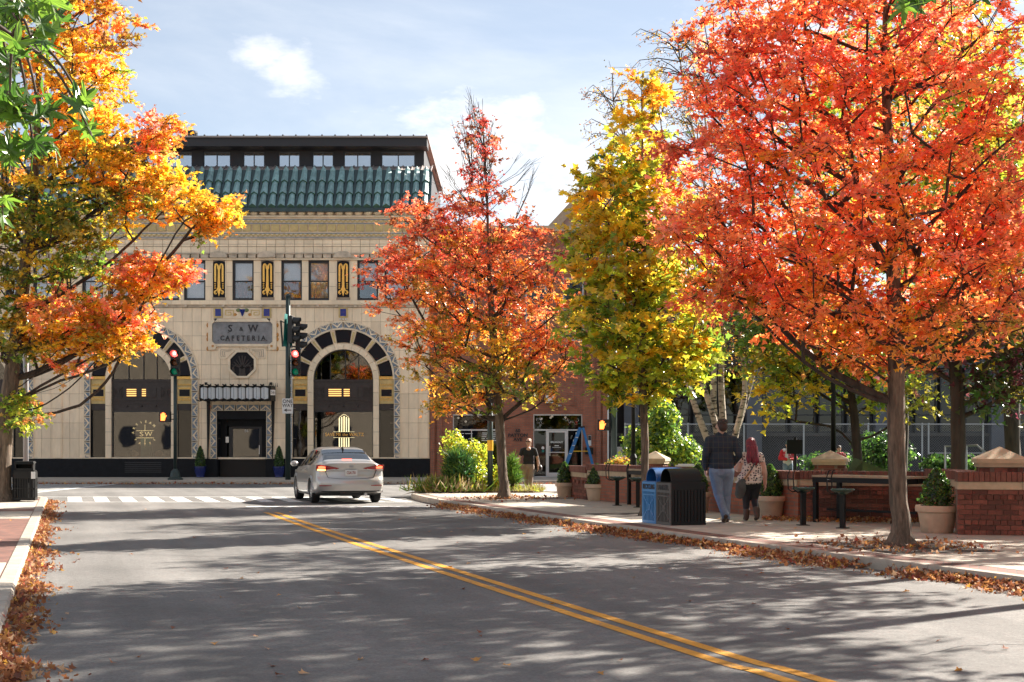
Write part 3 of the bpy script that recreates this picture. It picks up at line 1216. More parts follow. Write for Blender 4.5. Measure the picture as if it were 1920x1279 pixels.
# ---- upper storey
MB().box(fx(BL), fx(BR_), FY - 0.13, FY + 0.4, fz(572), fz(563.6)).build('sill_course', 'terracotta_trim', caf)
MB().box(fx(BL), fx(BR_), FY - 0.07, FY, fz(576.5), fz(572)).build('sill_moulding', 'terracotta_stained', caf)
x = BL
k = 0
while x < BR_:
    x1 = min(x + 17.65, BR_)
    if k % 2 == 0:
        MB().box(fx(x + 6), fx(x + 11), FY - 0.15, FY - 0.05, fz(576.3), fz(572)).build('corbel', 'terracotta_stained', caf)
    MB().box(fx(x + .3), fx(x1 - .3), FY - 0.145, FY - 0.13, fz(571.4), fz(564.2)).build('sill_block', 'terracotta', caf)
    x = x1
    k += 1
WIN = [(345, 385), (436, 475.5), (527.5, 566), (578.5, 617), (670, 709), (721, 760), (297, 335.5), (205, 244), (154, 193),
       (62, 101), (10, 49), (-60, -20)]
ORN = [(400, 422), (490.6, 513), (632.6, 655), (259, 281), (112, 134), (775, 797)]
cuts = sorted(WIN)
edges = [BL] + [v for w in cuts for v in w] + [BR_]
for i in range(0, len(edges), 2):
    a, b = edges[i], edges[i + 1]
    if b - a < 1:
        continue
    MB().box(fx(a), fx(b), FY, FY + 0.4, fz(563.5), fz(488)).build('pier', 'grout', caf)
    # facing blocks on the pier (three courses), left and right of any ornament panel
    om = [o for o in ORN if a < o[0] < b]
    spans = [(a, b)] if not om else [(a, om[0][0] - 1.5), (om[0][1] + 1.5, b)]
    for s0, s1 in spans:
        n = max(1, round((s1 - s0) / 11.0)) if om else max(1, round((s1 - s0) / 20))
        for q in range(n):
            a0, a1 = s0 + (s1 - s0) * q / n + .3, s0 + (s1 - s0) * (q + 1) / n - .3
            for r0, r1 in ((488.5, 511), (511.6, 537), (537.6, 563)):
                MB().box(fx(a0), fx(a1), FY - (0.03 if q % 2 else 0.016), FY + .01, fz(r1), fz(r0)).build('pier_block', 'terracotta', caf)
for i, (a, b) in enumerate(WIN):
    w = MB()
    fw = 3.2
    w.box(fx(a), fx(b), FY + 0.1, FY + 0.25, fz(492.5), fz(488.5))
    w.box(fx(a), fx(b), FY + 0.1, FY + 0.25, fz(563.3), fz(558.5))
    w.box(fx(a), fx(a + fw), FY + 0.1, FY + 0.25, fz(558.5), fz(492.5))
    w.box(fx(b - fw), fx(b), FY + 0.1, FY + 0.25, fz(558.5), fz(492.5))
    w.box(fx(a + fw), fx(b - fw), FY + 0.12, FY + 0.22, fz(528), fz(525.8))
    wo = w.build('sash_window', 'frame_dark', caf)
    MB().box(fx(a + fw), fx(b - fw), FY + 0.19, FY + 0.2, fz(558.5), fz(492.5)).build('pane', 'glass_upper', wo)
    up = {1: 'blind', 2: 'blind', 3: 'blind'}.get(i, 'blind')
    lo = {1: 'curtain', 2: 'curtain', 3: 'curtain_cream', 4: 'interior'}.get(i, 'blind')
    MB().box(fx(a + fw), fx(b - fw), FY + 0.27, FY + 0.28, fz(527), fz(492.5)).build('blind', up, wo)
    lowb = MB()
    if lo.startswith('curtain'):
        n = 14
        vs = []
        for q in range(n + 1):
            xx = fx(a + fw + (b - a - 2 * fw) * q / n)
            yy = FY + 0.32 + 0.03 * math.sin(q * 2.3)
            vs += [(xx, yy, fz(558.5)), (xx, yy, fz(527))]
        lowb.add(vs, [(2 * q, 2 * q + 2, 2 * q + 3, 2 * q + 1) for q in range(n)])
    else:
        lowb.box(fx(a + fw), fx(b - fw), FY + 0.29, FY + 0.3, fz(558.5), fz(527))
    lowb.build('curtain' if lo.startswith('curtain') else 'blind', lo, wo)
for a, b in ORN:
    m = (a + b) / 2
    o = MB()
    o.box(fx(a), fx(b), FY - 0.02, FY + .01, fz(557.5), fz(493))
    o.prism([(fx(a), fz(493)), (fx(b), fz(493))] + [(fx(m + 11 * math.cos(t)), fz(493 - 4 * math.sin(t))) for t in (0.3, 0.8, 1.57, 2.3, 2.8)], FY - 0.02, FY + .01)
    o.cur = 1
    s = FY - 0.02
    for sg in (-1, 1):
        o.bar((fx(m + sg * 7), s - .02, fz(529)), (fx(m + sg * 7), s - .02, fz(499)), 0.075, 0.05)
        pts = [(m + sg * 7, 499), (m + sg * 6, 495.5), (m + sg * 3.5, 495.5), (m + sg * 2, 500), (m + sg * 1, 505)]
        for p, q in zip(pts, pts[1:]):
            o.bar((fx(p[0]), s - .02, fz(p[1])), (fx(q[0]), s - .02, fz(q[1])), 0.07, 0.05)
        for yy in (532.5, 536.5, 540.5):
            o.ball((fx(m + sg * 7.3), s - .01, fz(yy)), 0.042, 8, 6)
        pts = [(m + sg * 2, 540), (m + sg * 4, 545), (m + sg * 7.5, 546), (m + sg * 8.2, 550), (m + sg * 5.8, 552), (m + sg * 4.8, 549.5)]
        for p, q in zip(pts, pts[1:]):
            o.bar((fx(p[0]), s - .02, fz(p[1])), (fx(q[0]), s - .02, fz(q[1])), 0.065, 0.05)
    o.prism([(fx(m - 2.6), fz(548)), (fx(m - 1.8), fz(505)), (fx(m), fz(496)), (fx(m + 1.8), fz(505)), (fx(m + 2.6), fz(548)), (fx(m), fz(556))], s - 0.05, s)
    o.build('gilded_panel', ['black_panel', 'gold_leaf'], caf)
    h = MB()
    h.prism([(fx(a - 5), fz(484)), (fx(b + 5), fz(484))] + [(fx(m + 16 * math.cos(t)), fz(479.5 - 7.5 * math.sin(t))) for t in (0, .5, 1.0, 1.57, 2.1, 2.6, 3.14)], FY - 0.22, FY + .01)
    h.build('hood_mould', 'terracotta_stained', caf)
    MB().box(fx(a - 2.5), fx(a - .6), FY - 0.05, FY, fz(558), fz(489)).box(fx(b + .6), fx(b + 2.5), FY - 0.05, FY, fz(558), fz(489)).build('panel_frame', 'terracotta_trim', caf)
# small corbel row and frieze courses above the windows
MB().box(fx(BL), fx(BR_), FY, FY + 0.4, fz(488), fz(398)).build('frieze_wall', 'grout', caf)
MB().box(fx(BL), fx(BR_), FY - 0.1, FY, fz(488), fz(484.5)).build('frieze_moulding', 'terracotta_trim', caf)
MB().box(fx(BL), fx(BR_), FY - 0.2, FY, fz(477), fz(475)).build('frieze_moulding', 'terracotta_stained', caf)
me = MB().prism([(-dx(7), 0), (dx(7), 0), (dx(8), dx(7)), (-dx(8), dx(7))], -0.15, 0.01).mesh('corbel_block', 'terracotta_stained')
x = BL + 8.8
while x < BR_:
    link('corbel_block', me, caf, off=org(caf), loc=Vector((fx(x), FY, fz(484.3))) - org(caf))
    x += 17.65
for r0, r1, d in ((475, 463, 0.05), (462.6, 458.5, 0.07), (458, 449, 0.04)):
    w_ = 17.65
    me = MB().box(dx(.35), dx(w_ - .35), -d, 0.01, -dx(r0 - r1) + .004, -.004).mesh('frieze_block', 'terracotta')
    x = BL
    while x < BR_ - 4:
        link('frieze_block', me, caf, off=org(caf), loc=Vector((fx(x), FY, fz(r1))) - org(caf))
        x += w_
MB().box(fx(BL), fx(BR_), FY - 0.09, FY, fz(448.8), fz(446)).build('frieze_moulding', 'terracotta_stained', caf)
MB().box(fx(BL), fx(BR_), FY - 0.03, FY, fz(446), fz(408)).build('frieze_band', 'terracotta_trim', caf)
for yy in (441, 415):
    zz = MB()
    x = BL
    hw = 8.85
    while x < BR_ - hw:
        for a, b, c_, d_ in ((x, yy + 2, x + hw / 2, yy - 1.6), (x + hw / 2, yy - 1.6, x + hw, yy + 2)):
            zz.bar((fx(a), FY - 0.045, fz(b)), (fx(c_), FY - 0.045, fz(d_)), 0.05, 0.05)
        x += hw
    zz.cur = 1
    zz.box(fx(BL), fx(BR_), FY - 0.045, FY - 0.03, fz(yy + 5), fz(yy + 3.4))
    zz.box(fx(BL), fx(BR_), FY - 0.045, FY - 0.03, fz(yy - 2.6), fz(yy - 4))
    zz.build('zigzag_moulding', ['tan_glaze', 'blue_glaze'], caf)
me = MB().box(-dx(7.6), dx(7.6), -0.05, 0.0, -dx(6.6), dx(6.6)).box(-dx(6.3), dx(6.3), -0.06, -0.05, -dx(5.4), dx(5.4)).mesh('square_tile', 'tan_glaze')
x = 446.0
while x > BL:
    x -= 17.65
while x < BR_ - 6:
    link('square_tile', me, caf, off=org(caf), loc=Vector((fx(x), FY - 0.03, fz(427.8))) - org(caf))
    x += 17.65
MB().box(fx(BL), fx(BR_), FY - 0.14, FY + .2, fz(408), fz(405)).build('cornice_moulding', 'terracotta_trim', caf)
MB().box(fx(BL), fx(BR_), FY - 0.05, FY + .4, fz(405), fz(393)).build('cornice_back', 'grout', caf)
me = MB().ball((0, 0, 0), (dx(7.8), 0.16, dx(4.4)), 10, 6).mesh('bead', 'terracotta_trim', smooth=True)
x = 388.0
while x > BL:
    x -= 17.78
while x < BR_ - 6:
    link('bead', me, caf, off=org(caf), loc=Vector((fx(x), FY - 0.06, fz(400.4))) - org(caf))
    x += 17.78

# ---- green tile mansard
e0 = Vector((0, FY - 0.34, fz(394)))
e1 = PX(0, 324, FY + 0.95)
e1.x = 0
sl = (e1 - e0)
SL = sl.length
sa = math.atan2(sl.z, sl.y)
pan = MB()
pan.add([(fx(BL), e0.y, e0.z - .1), (fx(BR_), e0.y, e0.z - .1), (fx(BR_), e1.y, e1.z), (fx(BL), e1.y, e1.z),
         (fx(BL), e0.y, e0.z), (fx(BR_), e0.y, e0.z), (fx(BR_), e1.y, e1.z + .12), (fx(BL), e1.y, e1.z + .12)],
        [(0, 3, 2, 1), (4, 5, 6, 7), (0, 1, 5, 4), (1, 2, 6, 5), (2, 3, 7, 6), (3, 0, 4, 7)])
roof = pan.build('tile_roof', 'roof_pan', caf)


def gable_prof(w, h):
    return [(-w, 0.0), (-w, h * .45), (0, h), (w, h * .45), (w, 0.0)]


rl = SL / 3.0
tm = MB()
lo_, hi_ = gable_prof(0.145, 0.24), gable_prof(0.10, 0.15)
vs = [(a, -0.03, b) for a, b in lo_] + [(a, rl + 0.03, b) for a, b in hi_]
tm.add(vs, [(0, 5, 6, 1), (1, 6, 7, 2), (2, 7, 8, 3), (3, 8, 9, 4), (5, 9, 8, 7, 6)])
tm.cur = 1
tm.add(vs[:5], [(0, 1, 2, 3, 4)])
cap_me = tm.mesh('cap_tile', ['roof_green', 'roof_green_end'])
fm = MB()
vs = [(a * .8, -0.02, b) for a, b in gable_prof(0.13, 0.18)] + [(a * .8, .10, b * 1.0) for a, b in gable_prof(0.13, 0.18)] + [(0, .24, .12)]
fm.add(vs, [(0, 1, 2, 3, 4), (0, 5, 6, 1), (1, 6, 7, 2), (2, 7, 8, 3), (3, 8, 9, 4), (5, 10, 6), (6, 10, 7), (7, 10, 8), (8, 10, 9)])
fin_me = fm.mesh('ridge_finial', 'roof_green')
pm = MB()
pm.box(-0.05, 0.05, -0.02, rl * .96, 0.0, 0.05)
pan_me = pm.mesh('pan_tile', 'roof_pan')
k0 = 0
x = 388.0
while x > 40:
    x -= 17.78
first = True
while x < 806:
    for r in range(3):
        p = e0 + sl * (r / 3.0)
        o = link('cap_tile', cap_me, roof, off=org(caf), loc=Vector((fx(x), p.y, p.z + 0.06)) - org(caf))
        o.rotation_euler = (sa, 0, 0)
        if x + 9 < 806:
            o = link('pan_tile', pan_me, roof, off=org(caf), loc=Vector((fx(x + 8.9), p.y, p.z + 0.03)) - org(caf))
            o.rotation_euler = (sa, 0, 0)
    p = e0 + sl * 0.965
    o = link('ridge_finial', fin_me, roof, off=org(caf), loc=Vector((fx(x), p.y, p.z + 0.07)) - org(caf))
    o.rotation_euler = (R(78), 0, 0)
    x += 17.78
MB().box(fx(BL), fx(BR_) + .03, e0.y - 0.05, e0.y + 0.1, e0.z - 0.12, e0.z + 0.04).build('gutter', 'roof_pan', caf)
# metal roof strip and the dark penthouse storey behind it
PY = FY + 2.4
a, b = PX(0, 322, FY + 1.0), PX(0, 312, PY)
mr_ = MB().add([(fx(BL), a.y, a.z), (fx(806), a.y, a.z), (fx(806), b.y, b.z), (fx(BL), b.y, b.z)], [(0, 1, 2, 3)])
for q in range(40):
    xx = fx(806) - 0.02 - q * 0.42
    mr_.add([(xx - .02, a.y, a.z), (xx + .02, a.y, a.z), (xx + .02, b.y, b.z), (xx - .02, b.y, b.z),
             (xx - .02, a.y, a.z + .05), (xx + .02, a.y, a.z + .05), (xx + .02, b.y, b.z + .05), (xx - .02, b.y, b.z + .05)],
            [(4, 5, 6, 7), (0, 1, 5, 4), (1, 2, 6, 5), (3, 0, 4, 7)])
mr_.build('standing_seam_roof', 'metal_roof', caf)


def qx(px, Y):
    return (px - 960) / FPX * Y


def qz(py, Y):
    return EYE - (py - HZ) / FPX * Y


pent = MB()
pw = [(-60, -10), (20, 70), (95, 145), (170, 215), (245, 296), (310, 360), (380.7, 432), (455.7, 496), (522, 562), (585.5, 625), (644.5, 696), (715, 778)]
ed = [-250] + [v for w in pw for v in w] + [795]
for i in range(0, len(ed), 2):
    pent.box(qx(ed[i], PY), qx(ed[i + 1], PY), PY, PY + 0.3, qz(330, PY), qz(262, PY))
for w in pw:
    pent.box(qx(w[0], PY), qx(w[1], PY), PY, PY + 0.3, qz(330, PY), qz(316, PY))
    pent.box(qx(w[0], PY), qx(w[1], PY), PY, PY + 0.3, qz(284.5, PY), qz(262, PY))
pent.box(qx(-250, PY), qx(795, PY), PY + 2.0, PY + 14, 8, qz(264, PY))
pent.box(qx(795, PY) - .3, qx(795, PY), PY + 0.3, PY + 2.0, qz(330, PY), qz(264, PY))
po = pent.build('penthouse_wall', 'charcoal', caf)
for w in pw:
    wf = MB()
    for u in ((w[0], w[1], 284.5, 286.3), (w[0], w[1], 314, 316), (w[0], w[0] + 1.6, 286, 314), (w[1] - 1.6, w[1], 286, 314),
              ((w[0] + w[1]) / 2 - .9, (w[0] + w[1]) / 2 + .9, 286, 314)):
        wf.box(qx(u[0], PY), qx(u[1], PY), PY + 0.06, PY + 0.14, qz(u[3], PY), qz(u[2], PY))
    wo = wf.build('penthouse_window', 'slate_blue', caf)
    for h0, h1 in ((w[0] + 1.6, (w[0] + w[1]) / 2 - .9), ((w[0] + w[1]) / 2 + .9, w[1] - 1.6)):
        MB().box(qx(h0, PY), qx(h1, PY), PY + 0.1, PY + 0.11, qz(314, PY), qz(286.3, PY)).build('pane', 'glass_sky', wo)
    MB().box(qx(w[0], PY), qx(w[1], PY), PY + 0.2, PY + 0.22, qz(314, PY), qz(286.3, PY)).build('blind', 'blind', wo)
EYv = FY + 1.5
MB().box(qx(-250, EYv), qx(800.5, EYv), EYv, PY + 0.2, qz(274, EYv), qz(258.5, EYv)).build('eave', 'charcoal', caf)
er = MB().box(qx(-250, EYv), qx(802.5, EYv), EYv - 0.12, PY + 12, qz(258.4, EYv), qz(255.5, EYv))
er.cur = 1
for q in range(60):
    xx = qx(800, EYv) - q * 0.55
    er.box(xx - .03, xx + .03, EYv - 0.13, PY + 11, qz(255.5, EYv), qz(253.5, EYv))
er.build('eave_roof', ['metal_roof', 'charcoal'], caf)
ac = thing('rooftop_vent', 'small dark rooftop air unit on the roof of the cafeteria', 'vent', tuple(PX(357, 256, FY + 6)))
c_ = PX(357, 256, FY + 6)
MB().lathe([(0.30, -0.25), (0.30, .12), (.33, .14), (.33, .22), (.2, .26)], c_, 16).build('housing', 'charcoal', ac, smooth=40)
f = MB()
for k in range(16):
    t = k * math.pi / 8
    f.box(c_.x + .31 * math.cos(t) - .012, c_.x + .31 * math.cos(t) + .012, c_.y + .31 * math.sin(t) - .012, c_.y + .31 * math.sin(t) + .012, c_.z - .2, c_.z + .1)
f.build('fins', 'frame_dark', ac)

# ---- name panel over the door
sg = MB()
sg.prism([(fx(a), fz(b)) for a, b in ((399, 608), (403, 604), (507, 604), (511, 608), (511, 641), (506, 645), (404, 645), (399, 641))], FY - 0.05, FY)
so = sg.build('name_panel', 'marble', caf)
b = MB()
for poly in (((391, 604), (401, 598), (409, 598), (403, 603.5), (398.5, 608), (398.5, 641), (391, 641)),
             ((519, 604), (509, 598), (501, 598), (507, 603.5), (511.5, 608), (511.5, 641), (519, 641)),
             ((391, 641), (398.5, 641), (404, 645.5), (408, 648), (404, 656), (391, 656)), ((519, 641), (511.5, 641), (506, 645.5), (502, 648), (506, 656), (519, 656)),
             ((402, 598), (508, 598), (506, 603.8), (404, 603.8)), ((404, 645.2), (506, 645.2), (502, 650), (408, 650))):
    b.prism([(fx(p), fz(q)) for p, q in poly], FY - 0.11, FY)
b.build('panel_surround', 'terracotta_trim', caf)
b = MB()
for sx_ in (-1, 1):
    m = 455
    for yy in (610, 628, 636, 654):
        b.ball((fx(m + sx_ * 65.5), FY - 0.03, fz(yy)), (0.05, 0.05, 0.09), 8, 6)
    b.box(fx(m + sx_ * 55 - 2), fx(m + sx_ * 55 + 2), FY - 0.14, FY - 0.11, fz(651), fz(647.5))
b.build('glazed_boss', 'orange_glaze', caf)
so2 = lettering('S', 0.40, (fx(432), FY - 0.06, fz(616.5)), 'letter_dark', so, 0.014, stretch=(0.95, 1), bold=.008)
lettering('&', 0.26, (fx(452.8), FY - 0.06, fz(617.5)), 'letter_dark', so, 0.012)
lettering('W', 0.40, (fx(475), FY - 0.06, fz(616.5)), 'letter_dark', so, 0.014, stretch=(0.95, 1), bold=.008)
for i, ch in enumerate('CAFETERIA'):
    lettering(ch, 0.275, (fx(417.5 + i * 9.75 - (1.2 if i == 8 else 0)), FY - 0.06, fz(634.5)), 'letter_dark', so, 0.014, stretch=(0.9, 1), bold=.005)
# serifs
sf = MB()
for px, py, w in ((467.6, 609.6, 3.2), (475, 609.6, 3.0), (482.5, 609.6, 3.2), (428.5, 623.3, 1.2), (436, 609.8, 1.2)):
    sf.box(fx(px - w / 2 - .6), fx(px + w / 2 + .6), FY - 0.072, FY - 0.05, fz(py + .7), fz(py - .2))
for px in (425.0, 429.6, 437, 456.6, 447, 466.2, 476, 485.2, 490, 494.4):
    sf.box(fx(px - 1.6), fx(px + 1.6), FY - 0.072, FY - 0.05, fz(639.6), fz(638.8))
for px in (409.5, 500.5):
    sf.ball((fx(px), FY - 0.05, fz(638.5)), 0.02, 6, 4)
sf.build('serifs', 'letter_dark', so)
# frieze with cobalt squares, scrolls and a grape bunch above the panel
for c in (409.5, 500.5, 643.8, 265):
    q = MB()
    q.box(fx(c - 8.5), fx(c + 8.5), FY - 0.06, FY, fz(596), fz(577))
    q.cur = 1
    q.box(fx(c - 5.4), fx(c + 5.4), FY - 0.075, FY - 0.06, fz(593), fz(579.5))
    q.cur = 2
    for s in (-5.2, 0, 5.2):
        q.ball((fx(c + s), FY - 0.05, fz(598.6)), 0.045, 8, 6)
    q.build('cobalt_tile', ['tan_glaze', 'cobalt', 'white_bead'], caf)
fr = MB()
fr.box(fx(419), fx(491), FY - 0.05, FY, fz(597), fz(577.5))
fr.cur = 1
for s in (-1, 1):
    m = 455 + s * 24.5
    pts = [(m - s * 8, 593), (m - s * 8, 582), (m + s * 7, 582), (m + s * 7, 591), (m - s * 3, 591), (m - s * 3, 586), (m + s * 3, 586)]
    for p, q_ in zip(pts, pts[1:]):
        fr.bar((fx(p[0]), FY - 0.06, fz(p[1])), (fx(q_[0]), FY - 0.06, fz(q_[1])), 0.035, 0.03)
    fr.cur = 2
    fr.ball((fx(455 + s * 14), FY - 0.05, fz(590)), (0.08, 0.04, 0.06), 8, 6)
    fr.cur = 3
    fr.ball((fx(455 + s * 7.5), FY - 0.055, fz(582)), (0.10, 0.05, 0.08), 8, 6)
    fr.cur = 1
fr.cur = 4
for r in range(5):
    for q in range(5 - r):
        fr.ball((fx(455 + (q - (4 - r) / 2) * 2.2), FY - 0.07, fz(581.5 + r * 2.6)), 0.032, 7, 5)
fr.build('grape_frieze', ['terracotta_trim', 'tan_glaze', 'orange_glaze', 'green_glaze', 'cobalt'], caf)

# ---- octagon window with scroll panels
oc = (454.5, 683.0)


def octo(r):
    return [(fx(oc[0] + r * math.cos(R(22.5 + 45 * k))), fz(oc[1] - r * math.sin(R(22.5 + 45 * k)))) for k in range(8)]


o1, o2 = octo(28.5), octo(24)
rg = MB()
for k in range(8):
    rg.prism([o1[k], o1[(k + 1) % 8], o2[(k + 1) % 8], o2[k]], FY - 0.10, FY)
ow = rg.build('octagon_window', 'terracotta_trim', caf)
MB().prism(octo(24), FY - 0.03, FY - 0.018).build('pane', 'black_panel', ow)
g = MB()
for k in range(9):
    t = R(20 + k * 17.5)
    a = (oc[0], oc[1] + 8)
    e_ = (oc[0] + 20 * math.cos(t), oc[1] + 8 - (24 if 3 <= k <= 5 else 20) * math.sin(t))
    g.bar((fx(a[0]), FY - 0.045, fz(a[1])), (fx(e_[0]), FY - 0.045, fz(e_[1])), 0.05, 0.03)
for s in (-1, 1):
    pts = [(oc[0] + s * 3, oc[1] + 22), (oc[0] + s * 4, oc[1] + 6), (oc[0] + s * 12, oc[1] + 1), (oc[0] + s * 17, oc[1] + 6), (oc[0] + s * 16, oc[1] + 14)]
    for p, q in zip(pts, pts[1:]):
        g.bar((fx(p[0]), FY - 0.05, fz(p[1])), (fx(q[0]), FY - 0.05, fz(q[1])), 0.09, 0.04)
g.prism([(fx(oc[0] - 7), fz(oc[1] + 21)), (fx(oc[0] + 7), fz(oc[1] + 21)), (fx(oc[0] + 3), fz(oc[1] + 2)), (fx(oc[0] - 3), fz(oc[1] + 2))], FY - 0.05, FY - 0.03)
g.build('fountain_grille', 'bronze', ow)
for s in (-1, 1):
    q = MB()
    m = oc[0] + s * 31
    q.prism([(fx(oc[0] + s * 3), fz(652)), (fx(oc[0] + s * 43), fz(652)), (fx(oc[0] + s * 44.5), fz(655)), (fx(oc[0] + s * 44.5), fz(671)),
             (fx(oc[0] + s * 42), fz(673)), (fx(oc[0] + s * 30), fz(673)), (fx(oc[0] + s * 14), fz(658)), (fx(oc[0] + s * 3), fz(658))], FY - 0.05, FY)
    q.cur = 1
    for off_ in (0, 4, 8):
        pts = [(oc[0] + s * (18 + off_ * .6), 656 + off_ * .4), (oc[0] + s * (40 - off_ * .9), 656 + off_ * .5), (oc[0] + s * (40 - off_ * .9), 669 - off_ * .4), (oc[0] + s * (31 + off_ * .1), 669 - off_ * .4)]
        for p, q_ in zip(pts, pts[1:]):
            q.bar((fx(p[0]), FY - 0.052, fz(p[1])), (fx(q_[0]), FY - 0.052, fz(q_[1])), 0.018, 0.012)
    q.build('scroll_panel', ['terracotta_trim', 'grout'], caf)
q = MB()
for k in range(9):
    t = R(48 + k * 10.5)
    q.bar((fx(oc[0] + 30 * math.cos(t)), FY - 0.05, fz(oc[1] - 26.5 * math.sin(t))), (fx(oc[0] + 36 * math.cos(t)), FY - 0.05, fz(oc[1] - 31 * math.sin(t))), 0.06, 0.05)
q.build('fan_fluting', 'terracotta_trim', caf)

# ---- doorway
for k in range(4):
    for s in (-1, 1):
        zigtile(453.3 + s * 52.5, 782 + k * 22.6, R(90) if s < 0 else R(-90), .97)
        # lowest scroll blocks
for s in (-1, 1):
    MB().box(fx(453.3 + s * 52.5 - 6), fx(453.3 + s * 52.5 + 6), FY - 0.06, FY, fz(861), fz(861 - 1.2)).build('scroll_block', 'terracotta_trim', caf)
for k in range(5):
    zigtile(409 + k * 22.4, 764.3, R(180), .94)
dr = MB()
dr.box(fx(402), fx(408.8), FY - 0.03, FY + 1.3, SZ - .02, fz(770.6))
dr.box(fx(498.2), fx(505), FY - 0.03, FY + 1.3, SZ - .02, fz(770.6))
dr.box(fx(408.8), fx(498.2), FY - 0.02, FY + 1.3, fz(786), fz(770.6))
dr.box(fx(408.8), fx(421), FY + 0.5, FY + 0.7, SZ - .02, fz(786))
dr.box(fx(487), fx(498.2), FY + 0.5, FY + 0.7, SZ - .02, fz(786))
dr.box(fx(421), fx(487), FY + 0.55, FY + 0.7, fz(799), fz(786))
dpo = dr.build('door_portal', 'black_granite', caf)
d = MB()
for u in ((424, 431.5, 800, 894), (481, 486, 800, 894), (431.5, 481, 800, 804), (431.5, 481, 886, 894)):
    d.box(fx(u[0]), fx(u[1]), FY + 0.58, FY + 0.64, fz(u[3]) + .02, fz(u[2]))
do = d.build('door', 'frame_dark', caf)
MB().box(fx(431.5), fx(481), FY + 0.60, FY + 0.61, fz(886), fz(804)).build('pane', 'glass_door', do)
MB().bar((fx(482), FY + 0.53, fz(852)), (fx(482), FY + 0.53, fz(835)), 0.03).build('handle', 'steel', do)
MB().box(fx(419), fx(425), FY + 0.44, FY + 0.5, fz(830), fz(819)).build('intercom', 'steel', caf)
lettering('56', 0.16, (fx(457), FY + 0.59, fz(808)), 'paper', do, 0.002)

# ---- glass lantern canopy over the door
CY = FY - 1.15


def kx(px):
    return (px - 960) / FPX * CY


def kz(py):
    return EYE - (py - HZ) / FPX * CY


cp = thing('door_canopy', 'folded glass lantern canopy with black metal frame over the cafeteria door', 'canopy', (kx(440), FY, kz(752)))
pitch = 14.15
pf = MB()
for k in range(9):
    a = 375.5 + k * pitch
    m = a + pitch / 2
    pan_ = MB()
    front, back = CY - 0.10, CY + 0.02
    for x0_, y0_, x1_, y1_, top0, top1, bt0, bt1 in ((a, back, m, front, 726.8, 724.6, 746.8, 749.6), (m, front, a + pitch, back, 724.6, 726.8, 749.6, 746.8)):
        pan_.add([(kx(x0_), y0_, kz(bt0)), (kx(x1_), y1_, kz(bt1)), (kx(x1_), y1_, kz(top1)), (kx(x0_), y0_, kz(top0)),
                  (kx(x0_), y0_ + .03, kz(bt0)), (kx(x1_), y1_ + .03, kz(bt1)), (kx(x1_), y1_ + .03, kz(top1)), (kx(x0_), y0_ + .03, kz(top0))],
                 [(0, 1, 2, 3), (7, 6, 5, 4), (0, 4, 5, 1), (2, 6, 7, 3)])
    pan_.build('lantern_pane', 'canopy_glass', cp)
    for (p0, q0), (p1, q1) in (((a, 726.8), (m, 724.6)), ((m, 724.6), (a + pitch, 726.8)), ((a, 746.8), (m, 749.6)), ((m, 749.6), (a + pitch, 746.8)),
                               ((a, 724.0), (m, 721.0)), ((m, 721.0), (a + pitch, 724.0)), ((a, 749.5), (m, 752.5)), ((m, 752.5), (a + pitch, 749.5))):
        ya = CY + 0.02 if p0 == a or p0 == a + pitch else CY - 0.12
        yb = CY - 0.12 if p1 == m else CY + 0.02
        pf.bar((kx(p0 - (0 if q0 > 723.9 and q0 < 749 else 7)), ya, kz(q0)), (kx(p1 - (0 if q0 > 723.9 and q0 < 749 else 7)), yb, kz(q1)), 0.035)
    pf.bar((kx(a), CY + 0.02, kz(746.8)), (kx(a), CY + 0.02, kz(726.8)), 0.03)
    pf.bar((kx(m), CY - 0.11, kz(749.6)), (kx(m), CY - 0.11, kz(724.6)), 0.012)
xr = 375.5 + 9 * pitch
pf.box(kx(374), kx(xr), CY + 0.05, FY, kz(724.6), kz(723.6))
pf.box(kx(374), kx(xr), CY + 0.05, FY, kz(751), kz(749))
pf.box(kx(373.5), kx(375.2), CY, FY, kz(750), kz(723))
pf.box(kx(xr), kx(xr + 5), CY + .03, FY, kz(751), kz(723))
for k in range(5):
    pf.prism([(kx(xr - 1 + k * 2.6), kz(724)), (kx(xr + 1.2 + k * 2.6), kz(724)), (kx(xr + .1 + k * 2.6), kz(716))], CY + .2 + k * .15, CY + .23 + k * .15)
for s_ in (380, 502):
    pf.box(kx(s_ + 4), kx(s_ + 8), CY - .05, CY + .1, kz(722), kz(717))
for s_ in (391.5, 512.5):
    pf.prism([(fx(s_ - 3), fz(752)), (fx(s_ + 3), fz(752)), (fx(s_ + 2), fz(790)), (fx(s_ - .5), fz(860)), (fx(s_ - 2), fz(860))], FY - 0.10, FY - 0.02)
pf.build('canopy_frame', 'black_metal', cp)
nb = MB().box(kx(xr + 4.5), kx(xr + 13), CY - 0.02, CY + .1, kz(741), kz(731))
nbo = nb.build('number_box', 'steel', cp)
lettering('56', 0.16, (kx(xr + 8.7), CY - 0.03, kz(736)), 'letter_dark', nbo, 0.004)

